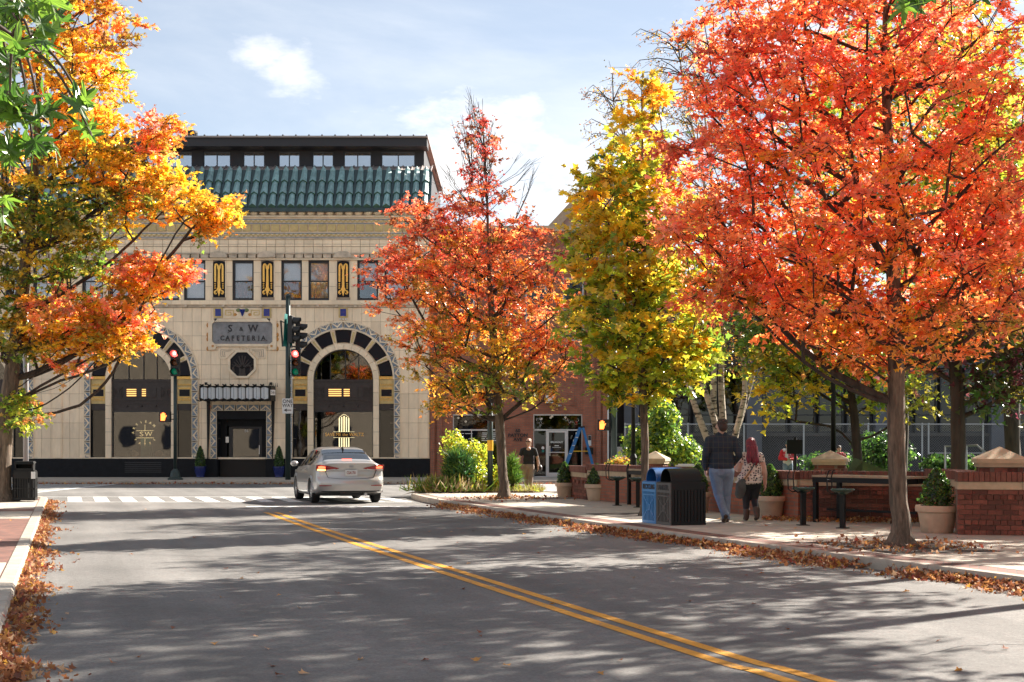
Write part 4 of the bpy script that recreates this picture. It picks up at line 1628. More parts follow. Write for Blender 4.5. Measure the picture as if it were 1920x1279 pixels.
# ---- things shown in the two shop windows
IY = FY + 0.45
ws = thing('window_sign', 'lit circular lettering with a clock-like emblem in the left shop window', 'sign', (fx(266), IY, fz(820)))
cc = (266.5, 812.0)
for i, ch in enumerate('ARTISAN'):
    t = R(200 - 23.0 * i - 22)
    lettering(ch, 0.13, (fx(cc[0] + 22.5 * math.cos(t)), IY, fz(cc[1] - 21.5 * math.sin(t))), 'sign_glow', ws, 0.006, roll=t - R(90), bold=.004, name='sign_letter')
for i, ch in enumerate('PATES'):
    t = R(216 + 27 * i)
    lettering(ch, 0.12, (fx(cc[0] + 22 * math.cos(t)), IY, fz(cc[1] - 21.5 * math.sin(t))), 'sign_glow', ws, 0.006, roll=t + R(90), bold=.003, name='sign_letter')
e_ = MB()
for yy, w in ((807.5, 16), (821, 17)):
    e_.bar((fx(cc[0] - w), IY, fz(yy)), (fx(cc[0] + w), IY, fz(yy)), 0.025)
e_.bar((fx(cc[0]), IY, fz(796)), (fx(cc[0]), IY, fz(807)), 0.02)
e_.bar((fx(cc[0]), IY, fz(822)), (fx(cc[0]), IY, fz(833)), 0.02)
e_.build('emblem_bars', 'sign_glow', ws)
lettering('S', 0.30, (fx(cc[0] - 6.5), IY, fz(814.3)), 'sign_glow', ws, 0.006, stretch=(1.3, .9), name='sign_letter')
lettering('W', 0.30, (fx(cc[0] + 6.5), IY, fz(814.3)), 'sign_glow', ws, 0.006, stretch=(1.0, .9), name='sign_letter')
tb_ = MB().box(fx(256), fx(273.5), IY + .2, IY + .5, fz(861), fz(821))
tag(tb_.build('teal_banner', 'teal'), 'teal display stand behind the left shop window', 'display stand')
for px, w in ((243.5, 'left'), (291, 'right')):
    dd = thing('wooden_disc', 'round wooden tray leaning in the left shop window, %s of the teal stand' % w, 'tray', (fx(px), IY + .15, fz(860)))
    g = MB()
    for (r, y0_, y1_) in ((8, 0, .05), (6.6, -.012, 0)):
        g.prism([(fx(px + r * math.cos(k * math.pi / 10)), fz(851.5 - r * .85 * math.sin(k * math.pi / 10))) for k in range(20)], IY + .15 + y0_, IY + .15 + y1_)
    g.build('disc', 'wood_disc', dd)
gs = thing('gilt_sign', 'tall gilt arch of thin gold bars lettered in the right shop window', 'sign', (fx(644), IY - .2, fz(857)))
g = MB()
GY = FY + 0.152
for k in range(5):
    px = 635.5 + k * 4.4
    top = (784.5, 782, 780, 782, 784.5)[k]
    for q in (-.55, .55):
        for y0_, y1_ in ((top, 809.5), (821, 857)):
            g.bar((fx(px + q), GY, fz(y0_)), (fx(px + q), GY, fz(y1_)), 0.016, 0.008)
pts = [(634.9, 785), (636, 782), (639.5, 779.5), (641.5, 777.8), (644.3, 776.8), (647, 777.8), (649, 779.5), (652.6, 782), (653.7, 785)]
for p, q in zip(pts, pts[1:]):
    g.bar((fx(p[0]), GY, fz(p[1])), (fx(q[0]), GY, fz(q[1])), 0.03, 0.008)
for yy in (809.7, 820.5):
    g.bar((fx(624), GY, fz(yy)), (fx(664), GY, fz(yy)), 0.015, 0.006)
g.build('gilt_bars', 'sign_glow', gs)
lettering('SAVE ME the WALTZ', 0.19, (fx(645), GY, fz(815)), 'gold_leaf', gs, 0.003, stretch=(.92, 1), name='sign_letters')
for k in range(7):
    px = 173 + k * 2.9
    jr = MB().lathe([(0.04, 0), (.05, .05), (.05, .2), (.03, .24), (.03, .3 + .1 * (k % 3))], (fx(px), FY + .5 + .12 * (k % 2), fz(862)), 10)
    tag(jr.build('glass_bottle', 'pole_grey', smooth=True), 'small pale bottle at the foot of the narrow left shop window', 'bottle', 'bottles in the narrow shop window')
# ------------------------------------------------------------------ brick building next door
br = thing('brick_building', 'red brick building with aluminium shopfront and glass door beside the cafeteria', 'building', (fx(970), FY, SZ))
ZT = fz(434)
BX0, BX1 = fx(806.6), fx(1139)
w = MB()
OPEN = [(849, 943), (1000, 1092)]
for a, b in ((806.6, 849), (943, 1000), (1092, 1139)):
    w.box(fx(a), fx(b), FY - 0.02, FY + 0.4, SZ - .05, fz(776))
w.box(BX0, BX1, FY - 0.02, FY + 0.4, fz(776), fz(640))
UW = [(850, 890), (915, 955), (985, 1025), (1055, 1095)]
ed = [806.6] + [v for u in UW for v in u] + [1139]
for i in range(0, len(ed), 2):
    w.box(fx(ed[i]), fx(ed[i + 1]), FY - 0.02, FY + 0.4, fz(640), fz(520))
w.box(BX0, BX1, FY - 0.02, FY + 0.4, fz(520), ZT)
w.box(BX1 - .4, BX1, FY + 0.4, FY + 20, SZ - .05, ZT)
w.box(BX0, BX0 + .3, FY + 0.4, FY + 20, SZ - .05, ZT)
w.box(BX0, BX1, FY + 19.6, FY + 20, SZ - .05, ZT)
w.box(BX0 + .3, BX1 - .4, FY + .4, FY + 19.6, ZT - .6, ZT - .5)
wo = w.build('wall', 'brick_wall', br)
for a, b in ((806.8, 815), (820, 829), (1118, 1126), (1130, 1138.6)):
    MB().box(fx(a), fx(b), FY - 0.10, FY - 0.021, SZ, fz(560)).build('pilaster', 'brick_wall', br)
# recessed brick panels above the shopfronts: raised frame of header courses
for a, b in ((849, 943), (1000, 1092)):
    f = MB()
    for u in ((a, b, 700, 702.5), (a, b, 766, 768.5), (a, a + 2.5, 702.5, 766), (b - 2.5, b, 702.5, 766), (a + 12, a + 14, 712, 758), (b - 14, b - 12, 712, 758), (a + 12, b - 12, 710, 712), (a + 12, b - 12, 758, 760)):
        f.box(fx(u[0]), fx(u[1]), FY - 0.05, FY - 0.021, fz(u[3]), fz(u[2]))
    f.build('brick_panel', 'brick_wall', br)
MB().box(BX0, BX1 + .05, FY - 0.12, FY + 0.5, ZT, ZT + 0.22).build('coping', 'limestone', br)
for a, b in UW:
    u = MB()
    u.box(fx(a), fx(b), FY + 0.1, FY + 0.2, fz(640), fz(636))
    u.box(fx(a), fx(b), FY + 0.1, FY + 0.2, fz(524), fz(520))
    u.box(fx(a), fx(a + 3), FY + 0.1, FY + 0.2, fz(636), fz(524))
    u.box(fx(b - 3), fx(b), FY + 0.1, FY + 0.2, fz(636), fz(524))
    u.box(fx(a + 3), fx(b - 3), FY + 0.1, FY + 0.2, fz(581), fz(578))
    uo = u.build('window', 'aluminium', br)
    MB().box(fx(a + 3), fx(b - 3), FY + 0.14, FY + 0.15, fz(636), fz(524)).build('pane', 'glass_dark', uo)
MB().box(BX0 + .3, BX1 - .4, FY + 3.0, FY + 3.1, SZ, ZT - .6).build('shop_interior', 'interior', br)
MB().box(BX0 + .3, BX1 - .4, FY + .4, FY + 3.0, SZ - .05, SZ + .01).build('shop_floor', 'interior', br)
# shopfront frames
for (a, b), verts in zip(OPEN, ((884, 916), (1024.5, 1064.5))):
    f = MB()
    t = 1.7
    for u in ((a, b, 776.5, 779), (a, b, 805, 807.5), (a, a + t, 779, 896), (b - t, b, 779, 896), (a, b, 893, 896)):
        f.box(fx(u[0]), fx(u[1]), FY + 0.06, FY + 0.16, fz(u[3]), fz(u[2]))
    for v in verts:
        f.box(fx(v - .8), fx(v + .8), FY + 0.06, FY + 0.16, fz(893), fz(807.5))
    fo = f.build('shopfront_frame', 'aluminium', br)
    MB().box(fx(a + t), fx(b - t), FY + 0.11, FY + 0.12, fz(805), fz(779)).build('transom_pane', 'glass_dark', fo)
    vs_ = [a + t] + list(verts) + [b - t]
    for i, (v0, v1) in enumerate(zip(vs_, vs_[1:])):
        if a > 950 and i == 1:
            continue
        MB().box(fx(v0 + .8), fx(v1 - .8), FY + 0.11, FY + 0.12, fz(893), fz(807.5)).build('shop_pane', 'glass_dark', fo)
d = MB()
for u in ((1025.4, 1029.2, 808, 893), (1059.2, 1063.6, 808, 893), (1029.2, 1059.2, 808, 811), (1029.2, 1059.2, 886.5, 893), (1029.2, 1059.2, 847.5, 849)):
    d.box(fx(u[0]), fx(u[1]), FY + 0.05, FY + 0.13, fz(u[3]), fz(u[2]))
do = d.build('door', 'aluminium', br)
MB().box(fx(1029.2), fx(1059.2), FY + 0.09, FY + 0.1, fz(886.5), fz(811)).build('pane', 'glass_dark', do)
MB().bar((fx(1031), FY + 0.0, fz(855)), (fx(1031), FY + 0.0, fz(836)), 0.03).build('handle', 'steel', do)
lettering('BREAKOUT', 0.098, (fx(1044), FY + 0.08, fz(829.3)), 'paper', do, 0.003, bold=.002)
MB().box(fx(1040), fx(1048), FY + 0.08, FY + 0.085, fz(836.6), fz(835.2)).build('lettering_rule', 'paper', do)
MB().box(fx(1035.5), fx(1052), FY + 0.08, FY + 0.085, fz(839.3), fz(838.6)).build('lettering_rule', 'paper', do)
MB().ball((fx(1018), FY + .1, fz(840)), (.06, .004, .06), 12, 8).build('window_sticker', 'paper', br)
MB().box(fx(1016), fx(1020.5), FY + .1, FY + .105, fz(848), fz(844)).build('window_sticker', 'teal', br)
for i, (s, y) in enumerate((('60', 808), ('PATTON', 816.3), ('AVE', 824.3))):
    lettering(s, 0.185, (fx(971), FY - 0.035, fz(y)), 'letter_dark', br, 0.02, bold=.006, stretch=(1.1, 1), name='address_letters')
t_ = MB()
for x0_, x1_, y in ((861, 870, 813), (872, 886, 813), (878, 888, 823), (904, 914, 812), (916, 930, 812), (904, 913, 815.5), (915, 933, 815.5), (903, 912, 819), (915, 929, 819), (903, 909, 822.5), (912, 928, 822.5), (903, 914, 826), (917, 936, 826)):
    t_.box(fx(x0_), fx(x1_), FY + 0.1, FY + 0.104, fz(y + .55), fz(y - .55))
stuff(t_.build('window_print', 'paper', br))
# drawings on the transom glass and small lamps inside
dw = MB()
for k in range(34):
    left = k % 3 == 0
    cx_, cy_ = (rnd.uniform(1004, 1018), rnd.uniform(782, 799)) if left else (rnd.uniform(1057, 1087), rnd.uniform(785, 801))
    r_ = rnd.uniform(1, 3)
    a0 = rnd.uniform(0, 6)
    dw.cur = 0 if left else rnd.choice((1, 2, 0))
    p = None
    for q in range(6):
        a = a0 + q * 0.75
        c_ = (fx(cx_ + r_ * math.cos(a)), FY + 0.105, fz(cy_ + r_ * math.sin(a)))
        if p:
            dw.bar(p, c_, 0.012, 0.004)
        p = c_
mat('chalk_pink', (0.45, 0.12, 0.10), 0.7)
mat('chalk_green', (0.05, 0.30, 0.16), 0.7)
dw.build('glass_drawing', ['paper', 'chalk_pink', 'chalk_green'], br)
for px, py in ((1015.5, 785), (1033.5, 782.5), (1036.5, 779.6), (1061.5, 782), (858, 783), (930, 787), (872, 790)):
    MB().ball((fx(px), FY + 0.8, fz(py)), 0.05, 8, 6).build('pendant_lamp', 'lamp_glow', br)
MB().box(fx(1102.5), fx(1108.5), FY - 0.05, FY - 0.021, fz(836), fz(816.5)).build('notice_plate', 'sign_white', br)
MB().box(fx(1102.8), fx(1108.2), FY - 0.056, FY - 0.05, fz(825.5), fz(817)).build('notice_header', 'frame_dark', br)
MB().box(fx(1097), fx(1112), FY - 0.14, FY - 0.021, fz(852), fz(839)).build('letter_box', 'black_metal', br)
MB().box(fx(1138.4), fx(1141.2), FY - 0.12, FY + .1, SZ, fz(600)).build('downpipe', 'sign_white', br)
sgn = MB().box(fx(1023), fx(1038), FY - 0.5, FY - 0.021, fz(756), fz(742))
sgn.build('projecting_sign', 'sign_white', br)
lm = MB().ball((fx(1048), FY - 0.15, fz(761)), (.12, .12, .05), 10, 6)
lm.build('wall_light', 'steel', br)
cl = thing('hanging_clothes', 'pink garment on a stand behind the brick building shop window', 'clothing', (fx(929), FY + .6, SZ))
MB().lathe([(.16, .3), (.2, .6), (.17, 1.0), (.2, 1.3), (.08, 1.42)], (fx(929), FY + .6, 0), 12, 1, .6).build('garment', mat('pink_cloth', (.35, .03, .07), .9).name, cl, smooth=True)
MB().tube([(fx(929), FY + .6, SZ), (fx(929), FY + .6, .5)], .02).build('stand', 'black_metal', cl)

# building with a pitched stone gable farther back
gb = thing('gabled_building', 'pinkish stone gabled building rising behind the brick building', 'building', (5, 84, 0))
GBY = 84
g = MB().prism([(qx(1020, GBY), 0), (qx(1260, GBY), 0), (qx(1260, GBY), qz(446, GBY)), (qx(1130, GBY), qz(330, GBY)), (qx(1020, GBY), qz(446, GBY))], GBY, GBY + 14)
g.build('wall', 'pink_stone', gb)
g = MB()
for (a, b), (c, d_) in (((1016, 449), (1130, 326)), ((1130, 326), (1264, 449))):
    g.bar((qx(a, GBY), GBY - .1, qz(b, GBY)), (qx(c, GBY), GBY - .1, qz(d_, GBY)), .5, .35, (0, 1, 0))
g.build('gable_coping', 'limestone', gb)

# ------------------------------------------------------------------ long dark office block behind the park
DY = 60.6
ob = thing('office_block', 'long dark office block with pale columns and gridded windows behind the park fence', 'building', (12, DY, SZ))
X0, X1 = fx(1143), 34.0
dz = lambda py: qz(py, DY)
dxx = lambda px: qx(px, DY)
b = MB()
b.box(X0, X1, DY + .3, DY + 14, 0, dz(585))
b.build('wall', 'dark_wall', ob)
MB().box(X0, X1, DY, DY + .3, dz(905), dz(818)).build('base_wall', 'dark_wall', ob)
MB().box(X0, X1, DY - .1, DY + .3, dz(818), dz(812)).build('sill', 'grey_panel', ob)
MB().box(X0, X1, DY, DY + .3, dz(690), dz(625)).build('spandrel', 'navy_glass', ob)
MB().box(X0, X1, DY - .25, DY + .3, dz(600), dz(578)).build('parapet', 'slate_blue', ob)
for c in (1183, 1412, 1652, 1868, 2090):
    MB().box(dxx(c - 14), dxx(c + 14), DY - .35, DY + .2, SZ - .02, dz(600)).build('column', 'slate_blue', ob)
k = 0
for a, b in ((1197, 1398), (1426, 1638), (1666, 1854), (1882, 2076)):
    n = 4
    for i in range(n):
        p0, p1 = a + (b - a) * i / n + 3, a + (b - a) * (i + 1) / n - 3
        f = MB()
        for u in ((p0, p1, 692, 695), (p0, p1, 809, 812), (p0, p0 + 2.5, 695, 809), (p1 - 2.5, p1, 695, 809), (p0, p1, 777, 779.5)):
            f.box(dxx(u[0]), dxx(u[1]), DY + .02, DY + .14, dz(u[3]), dz(u[2]))
        fo = f.build('window', 'frame_dark', ob)
        lit = (k * 7) % 5
        k += 1
        MB().box(dxx(p0 + 2), dxx(p1 - 2), DY + .1, DY + .11, dz(811), dz(694)).build('pane', 'glass_dark', fo)
        if lit in (0, 2, 3):
            MB().box(dxx(p0 + 2), dxx(p1 - 2), DY + .2, DY + .22, dz(811), dz(694 + 20 * (lit % 2))).build('blind', 'grey_panel', fo)

# pale building behind the viewer (seen only as reflections in the shop windows)
rb = thing('opposite_building', 'pale sunlit building behind the viewer, mirrored in the shop windows', 'building', (-24, -16, 0))
MB().box(-62, -2, -30, -16, 0, 13).build('wall', 'beige_wall', rb)
me = MB().box(-.7, .7, -.01, .05, 0, 2.0).mesh('window', 'navy_glass')
for i in range(15):
    for j in range(3):
        if (i * 3 + j) % 4:
            link('window', me, rb, off=org(rb), loc=Vector((-60 + i * 4.0, -16, 1.2 + j * 4.0)) - org(rb))

# ------------------------------------------------------------------ chain-link fence in front of the office block
fe = thing('chain_link_fence', 'galvanised chain-link fence with gate frames in front of the dark office block', 'fence', (12, 54.2, SZ))
FYY = 54.2
ft = 2.25
posts = [1172, 1290, 1395, 1507, 1628, 1729, 1741, 1843, 1893, 1990]
for p in posts:
    MB().tube([(qx(p, FYY), FYY, SZ - .05), (qx(p, FYY), FYY, ft + .05)], .035, 8).build('post', 'galvanised', fe)
for a, b in zip(posts, posts[1:]):
    MB().tube([(qx(a, FYY), FYY, ft), (qx(b, FYY), FYY, ft)], .022, 6).build('rail', 'galvanised', fe)
MB().tube([(qx(1741, FYY), FYY, 1.15), (qx(1843, FYY), FYY, 1.15)], .022, 6).build('rail', 'galvanised', fe)
mb = MB()
xa, xb, h = qx(1172, FYY), qx(1990, FYY), ft - SZ - .05
x = xa - h
while x < xb:
    for s in (0, 1):
        p0, p1 = ((x, SZ + .03), (x + h, ft)) if s == 0 else ((x + h, SZ + .03), (x, ft))
        q = []
        for (u, v), (u2, v2) in ((p0, p1), (p1, p0)):
            t = 0.0
            if u < xa:
                t = (xa - u) / (u2 - u)
            if u > xb:
                t = (u - xb) / (u - u2)
            q.append((u + (u2 - u) * t, v + (v2 - v) * t))
        if q[0][0] >= xa - .001 and q[0][0] <= xb + .001 and abs(q[0][1] - q[1][1]) > .05:
            mb.bar((q[0][0], FYY + .01 * s, q[0][1]), (q[1][0], FYY + .01 * s, q[1][1]), .006, .006)
    x += 0.095
stuff(mb.build('chain_mesh', 'chain', fe))

# ------------------------------------------------------------------ brick seat walls of the park
BRK = {}


def brick_mesh(l, d, h, m='brick'):
    key = (round(l, 3), round(d, 3), round(h, 3), m)
    if key not in BRK:
        BRK[key] = MB().box(-l / 2, l / 2, -d / 2, d / 2, 0, h).mesh('brick', m)
    return BRK[key]


def seat_wall(name, label, a, b, top, single=True, thick=0.36, group=None):
    a, b = Vector(a), Vector(b)
    t = thing(name, label, 'wall', (a.x, a.y, SZ), 0, group)
    d = (b - a)
    L = d.length
    u = d.normalized()
    ang = math.atan2(u.y, u.x)
    n = Vector((u.y, -u.x))               # outward, street side
    zc0 = top - 0.155
    zb = zc0 - 0.115

    def P(s, o_=0.0):
        q = a + u * s - n * o_
        return q

    c = (a + b) / 2 - n * (thick / 2)
    core = MB().obox((c.x, c.y, SZ - .03), (L - .02, thick - .03, zb - SZ + .03), ang)
    core.obox((c.x, c.y, zc0), (L + .01, thick + .03, .012), ang)
    core.build('wall_core', 'mortar', t)
    o = org(t)

    def put(me, s, off_, z, rot=0.0, nm='brick'):
        q = a + u * s + n * off_
        ob_ = link(nm, me, t, off=o, loc=Vector((q.x, q.y, z)) - o)
        ob_.rotation_euler = (0, 0, ang + rot)

    ch = 0.0765
    rows = int((zb - SZ) / ch)
    ch = (zb - SZ) / rows
    if single:
        for r in range(rows):
            z = SZ + r * ch + .004
            if r in (0, 2) or r == rows - 2:      # header / soldier courses
                nn = int(L / 0.105)
                for i in range(nn):
                    prj = .012 if r != rows - 2 else (.045 if i % 4 < 2 else .006)
                    put(brick_mesh(L / nn - .01, .08, ch - .009), (i + .5) * L / nn, -.03 + prj, z)
            else:
                nn = int(L / 0.215)
                bl = L / nn
                for i in range(nn + (r % 2)):
                    s0, s1 = max(0, (i - .5 * (r % 2)) * bl), min(L, (i + 1 - .5 * (r % 2)) * bl)
                    if s1 - s0 < .05:
                        continue
                    put(brick_mesh(s1 - s0 - .01, .08, ch - .009), (s0 + s1) / 2, -.03 + rnd.uniform(0, .006), z)
    else:
        q = MB().obox(((a + b) / 2 - n * (thick / 2)).to_tuple() + (SZ,), (L, thick, zb - SZ), ang)
        q.build('brickwork', 'brick_wall', t)
    # limestone band in lengths, brick-on-edge coping
    nb_ = max(1, round(L / 0.9))
    for i in range(nb_):
        put(brick_mesh(L / nb_ - .006, thick + .03, .115, 'limestone'), (i + .5) * L / nb_, -thick / 2 + .015, zb, 0, 'band_stone')
    nn = int(L / 0.078)
    for i in range(nn):
        put(brick_mesh(L / nn - .008, thick + .07, .145 - .003 * (i % 2), 'brick_cap'), (i + .5) * L / nn, -thick / 2 + .03, zc0 + .008, 0, 'coping_brick')
    return t


seat_wall('brick_seat_wall', 'brick seat wall end beside the two far clay pots', (1.45, 37.45), (1.87, 35.2), 0.95)
seat_wall('brick_seat_wall', 'long brick seat wall running behind the bins and the couple', (1.885, 35.15), (5.28, 26.25), 1.02, single=False)
seat_wall('brick_seat_wall', 'recessed brick wall behind the black bar table', (5.3, 26.2), (7.95, 25.5), 1.03)
seat_wall('brick_seat_wall', 'nearest brick seat wall with limestone band at the right edge', (6.87, 21.95), (10.6, 21.2), 1.10)
seat_wall('brick_seat_wall', 'short return wall behind the clay pot at the right', (7.4, 25.3), (7.35, 22.4), 1.09, single=False)


def pier(label, x, y, w, top, ang=0.0):
    t = thing('brick_pier', label, 'pillar', (x, y, SZ), ang, 'capped brick piers around the park')
    h = top - SZ
    m = MB().box(-w / 2 + .008, w / 2 - .008, -w / 2 + .008, w / 2 - .008, 0, h - .26)
    m.build('pier_core', 'mortar', t, local=True)
    rows = int((h - .26) / .0765)
    for r in range(max(0, rows - 7), rows):
        z = r * (h - .26) / rows
        for f in range(4):
            nn = 3
            for i in range(nn):
                s = (i - 1 + (.25 if r % 2 else -.25) * (1 if i != 1 else 0)) * w / nn
                o = link('brick', brick_mesh(w / nn - .012 + (-.04 if i != 1 else .03), .05, .068), t, off=Vector((0, 0, 0)))
                o.matrix_local = Matrix.Rotation(f * math.pi / 2, 4, 'Z') @ Matrix.Translation((s, -w / 2 + .022, z))
    c = MB()
    e = w / 2 + .07
    c.box(-e + .03, e - .03, -e + .03, e - .03, h - .26, h - .2)
    c.box(-e, e, -e, e, h - .2, h - .13)
    c.add([(-e, -e, h - .13), (e, -e, h - .13), (e, e, h - .13), (-e, e, h - .13), (0, 0, h + .06)], [(0, 1, 4), (1, 2, 4), (2, 3, 4), (3, 0, 4)])
    c.build('pyramid_cap', 'limestone', t, local=True)


pier('capped brick pier at the right edge behind the nearest seat wall', 7.66, 22.35, 0.62, 1.43, R(-12))
pier('capped brick pier above the black bar table', 7.05, 31.5, 0.62, 1.32, R(-18))
pier('capped brick pier just behind the red-haired woman', 6.2, 37.5, 0.66, 1.1, R(-18))
pier('capped brick pier behind the yellow maple trunk and bins', 3.62, 36.0, 0.52, 1.28, R(-18))

# grassy bank with a timber edge behind the table
mb = MB().add([(7.6, 31, .28), (9.6, 30.2, .28), (9.6, 33, .28), (7.5, 33.5, .28), (7.7, 31.2, 1.15), (7.9, 32.8, 1.2)], [(0, 1, 4), (1, 2, 5, 4), (2, 3, 5), (3, 0, 4, 5)])
struct(mb.build('grass_bank', 'lawn'))
hr = thing('handrail', 'pale steel handrail on the steps near the right edge', 'handrail', (8.6, 27.5, .3))
p = [PX(1772, 905, 28.2), PX(1772, 837, 28.2), PX(1832, 835, 28.0), PX(1856, 856, 27.4)]
MB().tube(p, .022, 8).build('rail', 'galvanised', hr)
MB().tube([PX(1812, 910, 28), PX(1812, 836, 28)], .02, 8).build('post', 'galvanised', hr)
lb = thing('litter_basket', 'black square board on a post in the park', 'sign', tuple(PX(1490, 880, 36.5)))
c_ = PX(1490, 838, 36.5)
MB().box(c_.x - .2, c_.x + .2, c_.y - .02, c_.y + .03, c_.z - .18, c_.z + .18).build('board', 'black_metal', lb)
MB().tube([(c_.x + .03, c_.y + .06, .28), (c_.x + .03, c_.y + .06, c_.z + .25)], .04, 8).build('post', 'black_metal', lb)
lb.name = 'notice_board'

# ------------------------------------------------------------------ lamp posts and signal poles


def lamp_post(label, px, Y, z0):
    X = qx(px, Y)
    t = thing('street_lamp', label, 'street lamp', (X, Y, z0), 0, 'black lamp posts in the park')
    MB().lathe([(.17, 0), (.17, .12), (.13, .16), (.13, .45), (.15, .5), (.15, .56), (.095, .62), (.085, .9), (.1, .95), (.06, 1.05)], (X, Y, z0), 14).build('base', 'black_metal', t, smooth=35)
    MB().tube([(X, Y, z0 + .95), (X, Y, 4.0)], [.06, .045], 10).build('post', 'black_metal', t, smooth=True)
    MB().lathe([(.06, 0), (.1, .05), (.16, .1), (.2, .5), (.14, .62), (.03, .75)], (X, Y, 4.0), 8).build('lantern', 'black_metal', t, smooth=30)


lamp_post('black lamp post beside the yellow maple trunk', 1187.5, 38.0, .2)
lamp_post('black lamp post behind the bar table', 1562.5, 33.0, .28)


def signal_head(t, X, Y, zc, yaw, lit='red', sc=1.0, name='signal_head'):
    """three-lens head, faces -y turned by yaw"""
    h = thing_part(name, t, X, Y, zc, yaw)
    w, hh = .17 * sc, .52 * sc
    MB().box(-w, w, -.02, .16, -hh, hh).build('housing', 'signal_black', h, local=True, bevel=.015)
    v = MB()
    for k in (1, 0, -1):
        z = k * .34 * sc
        r = .135 * sc
        a = [(r * math.cos(t_ * math.pi / 9 - .35), -.02, z + r * math.sin(t_ * math.pi / 9 - .35)) for t_ in range(14)]
        b_ = [(x_ * .98, -.30, z_ + .0 if z_ > z else z_) for x_, y_, z_ in a]
        b_ = [(x_, -.30 + max(0, (z + .02 - z_)) * 1.2, z_ - .02) for x_, y_, z_ in b_]
        v.add(a + b_, [(i, i + 1, i + 15, i + 14) for i in range(13)])
    v.build('visors', 'signal_black', h, local=True)
    for k, m in ((1, 'lens_red' if lit == 'red' else 'lens_amber'), (0, 'lens_amber'), (-1, 'lens_green')):
        if lit == 'none' and k == 1:
            m = 'lens_amber'
        z = k * .34 * sc
        le = MB().lathe([(.125 * sc, 0), (.1 * sc, .03), (.05 * sc, .045)], (0, 0, 0), 16)
        le.v = [(x_, -.02 - z_, z + y_) for x_, y_, z_ in le.v]
        le.build('lens', m, h, local=True, smooth=True)
        if m == 'lens_red':
            le = MB().lathe([(.055 * sc, 0), (.04 * sc, .012)], (0, 0, 0), 12)
            le.v = [(x_, -.066 - z_, z + .01 + y_) for x_, y_, z_ in le.v]
            le.build('lens_glare', 'lens_core', h, local=True)
    return h


def thing_part(name, parent, X, Y, Z, yaw):
    """an empty part (group of sub-parts) inside a thing that is not rotated"""
    o = bpy.data.objects.new(name, None)
    COL.objects.link(o)
    o.parent = parent
    o.empty_display_size = .1
    o.location = Vector((X, Y, Z)) - org(parent)
    o.rotation_euler = (0, 0, yaw)
    ORG[o.name] = Vector((X, Y, Z))
    return o


def hand_sign(t, X, Y, zc, yaw=0.0, sc=1.0):
    h = thing_part('pedestrian_signal', t, X, Y, zc, yaw)
    MB().box(-.21 * sc, .21 * sc, -.02, .18, -.2 * sc, .2 * sc).build('housing', 'signal_black', h, local=True, bevel=.012)
    s = MB()
    s.prism([(-.13 * sc, -.15 * sc), (.02 * sc, -.15 * sc), (.05 * sc, -.02 * sc), (.045 * sc, .03 * sc), (-.13 * sc, .03 * sc)], -.03, -.02)
    for i, l in enumerate((.09, .135, .145, .115)):
        s.box((-.13 + i * .044) * sc, (-.13 + i * .044 + .037) * sc, -.03, -.02, .03 * sc, (.03 + l * .9) * sc)
    s.prism([(.035 * sc, -.06 * sc), (.10 * sc, .045 * sc), (.075 * sc, .065 * sc), (.02 * sc, 0)], -.03, -.02)
    s.v = [(x_ - .02 * sc, y_, z_) for x_, y_, z_ in s.v]
    s.build('red_hand', 'hand_glow', h, local=True)
    d_ = MB()
    for i in range(2):
        for u in ((0, .075, -.07, -.06), (0, .075, -.005, .005), (0, .075, .06, .07), (0, .01, -.07, .07), (.065, .075, -.07, .07)):
            d_.box((.075 + i * .0 + u[0] * .9 + (.0 if i == 0 else .06)) * sc * .9, (.075 + u[1] * .9 * .6 + (.0 if i == 0 else .06)) * sc * .9, -.024, -.02, u[2] * sc, u[3] * sc)
    d_.build('countdown_digits', 'bin_grey', h, local=True)
    for zz in (-.1, .1):
        MB().tube([(.2 * sc, .08, zz * sc), (.42 * sc, .08, zz * sc)], .015, 6).build('bracket', 'signal_black', h, local=True)


# far left signal
PYY = 54.3
X = qx(328.5, PYY)
t = thing('traffic_signal', 'slim signal post with red light in front of the left arched window', 'traffic light', (X, PYY, SZ))
MB().tube([(X, PYY, SZ + .3), (X, PYY, qz(705, PYY))], .065, 10).build('post', 'pole_green', t, smooth=True)
MB().lathe([(.30, 0), (.30, .05), (.2, .12), (.17, .3), (.12, .36), (.08, .42)], (X, PYY, SZ), 10).build('base', 'pole_green', t)
signal_head(t, X, PYY - .05, qz(680, PYY), 0)
hand_sign(t, qx(309, PYY), PYY, qz(781.5, PYY), 0, 1.0)
# tall dark pole with several heads
X = qx(540, PYY)
t = thing('traffic_signal', 'tall dark green signal pole with three heads and a one way sign', 'traffic light', (X, PYY, SZ))
MB().tube([(X, PYY, SZ - .02), (X, PYY, qz(556, PYY))], [.105, .085], 12).build('post', 'pole_green', t, smooth=True)
MB().lathe([(.1, 0), (.09, .05), (.03, .1)], (X, PYY, qz(556, PYY)), 12).build('pole_cap', 'pole_green', t)
signal_head(t, qx(555.5, PYY), PYY - .12, qz(680.5, PYY), 0)
signal_head(t, qx(551, PYY), PYY - .25, qz(619, PYY), R(82), 'none', 1.0)
signal_head(t, qx(560, PYY), PYY + .25, qz(629, PYY), R(98), 'none', 1.0)
b = MB()
for py in (603, 650, 664, 700):
    b.bar((X, PYY, qz(py, PYY)), (qx(556, PYY), PYY, qz(py, PYY)), .05)
b.bar((qx(526.5, PYY), PYY, qz(601, PYY)), (qx(530, PYY), PYY, qz(650, PYY)), .06)
b.bar((qx(526.5, PYY), PYY, qz(603, PYY)), (X, PYY, qz(606, PYY)), .04)
b.build('bracket', 'signal_black', t)
cb = MB()
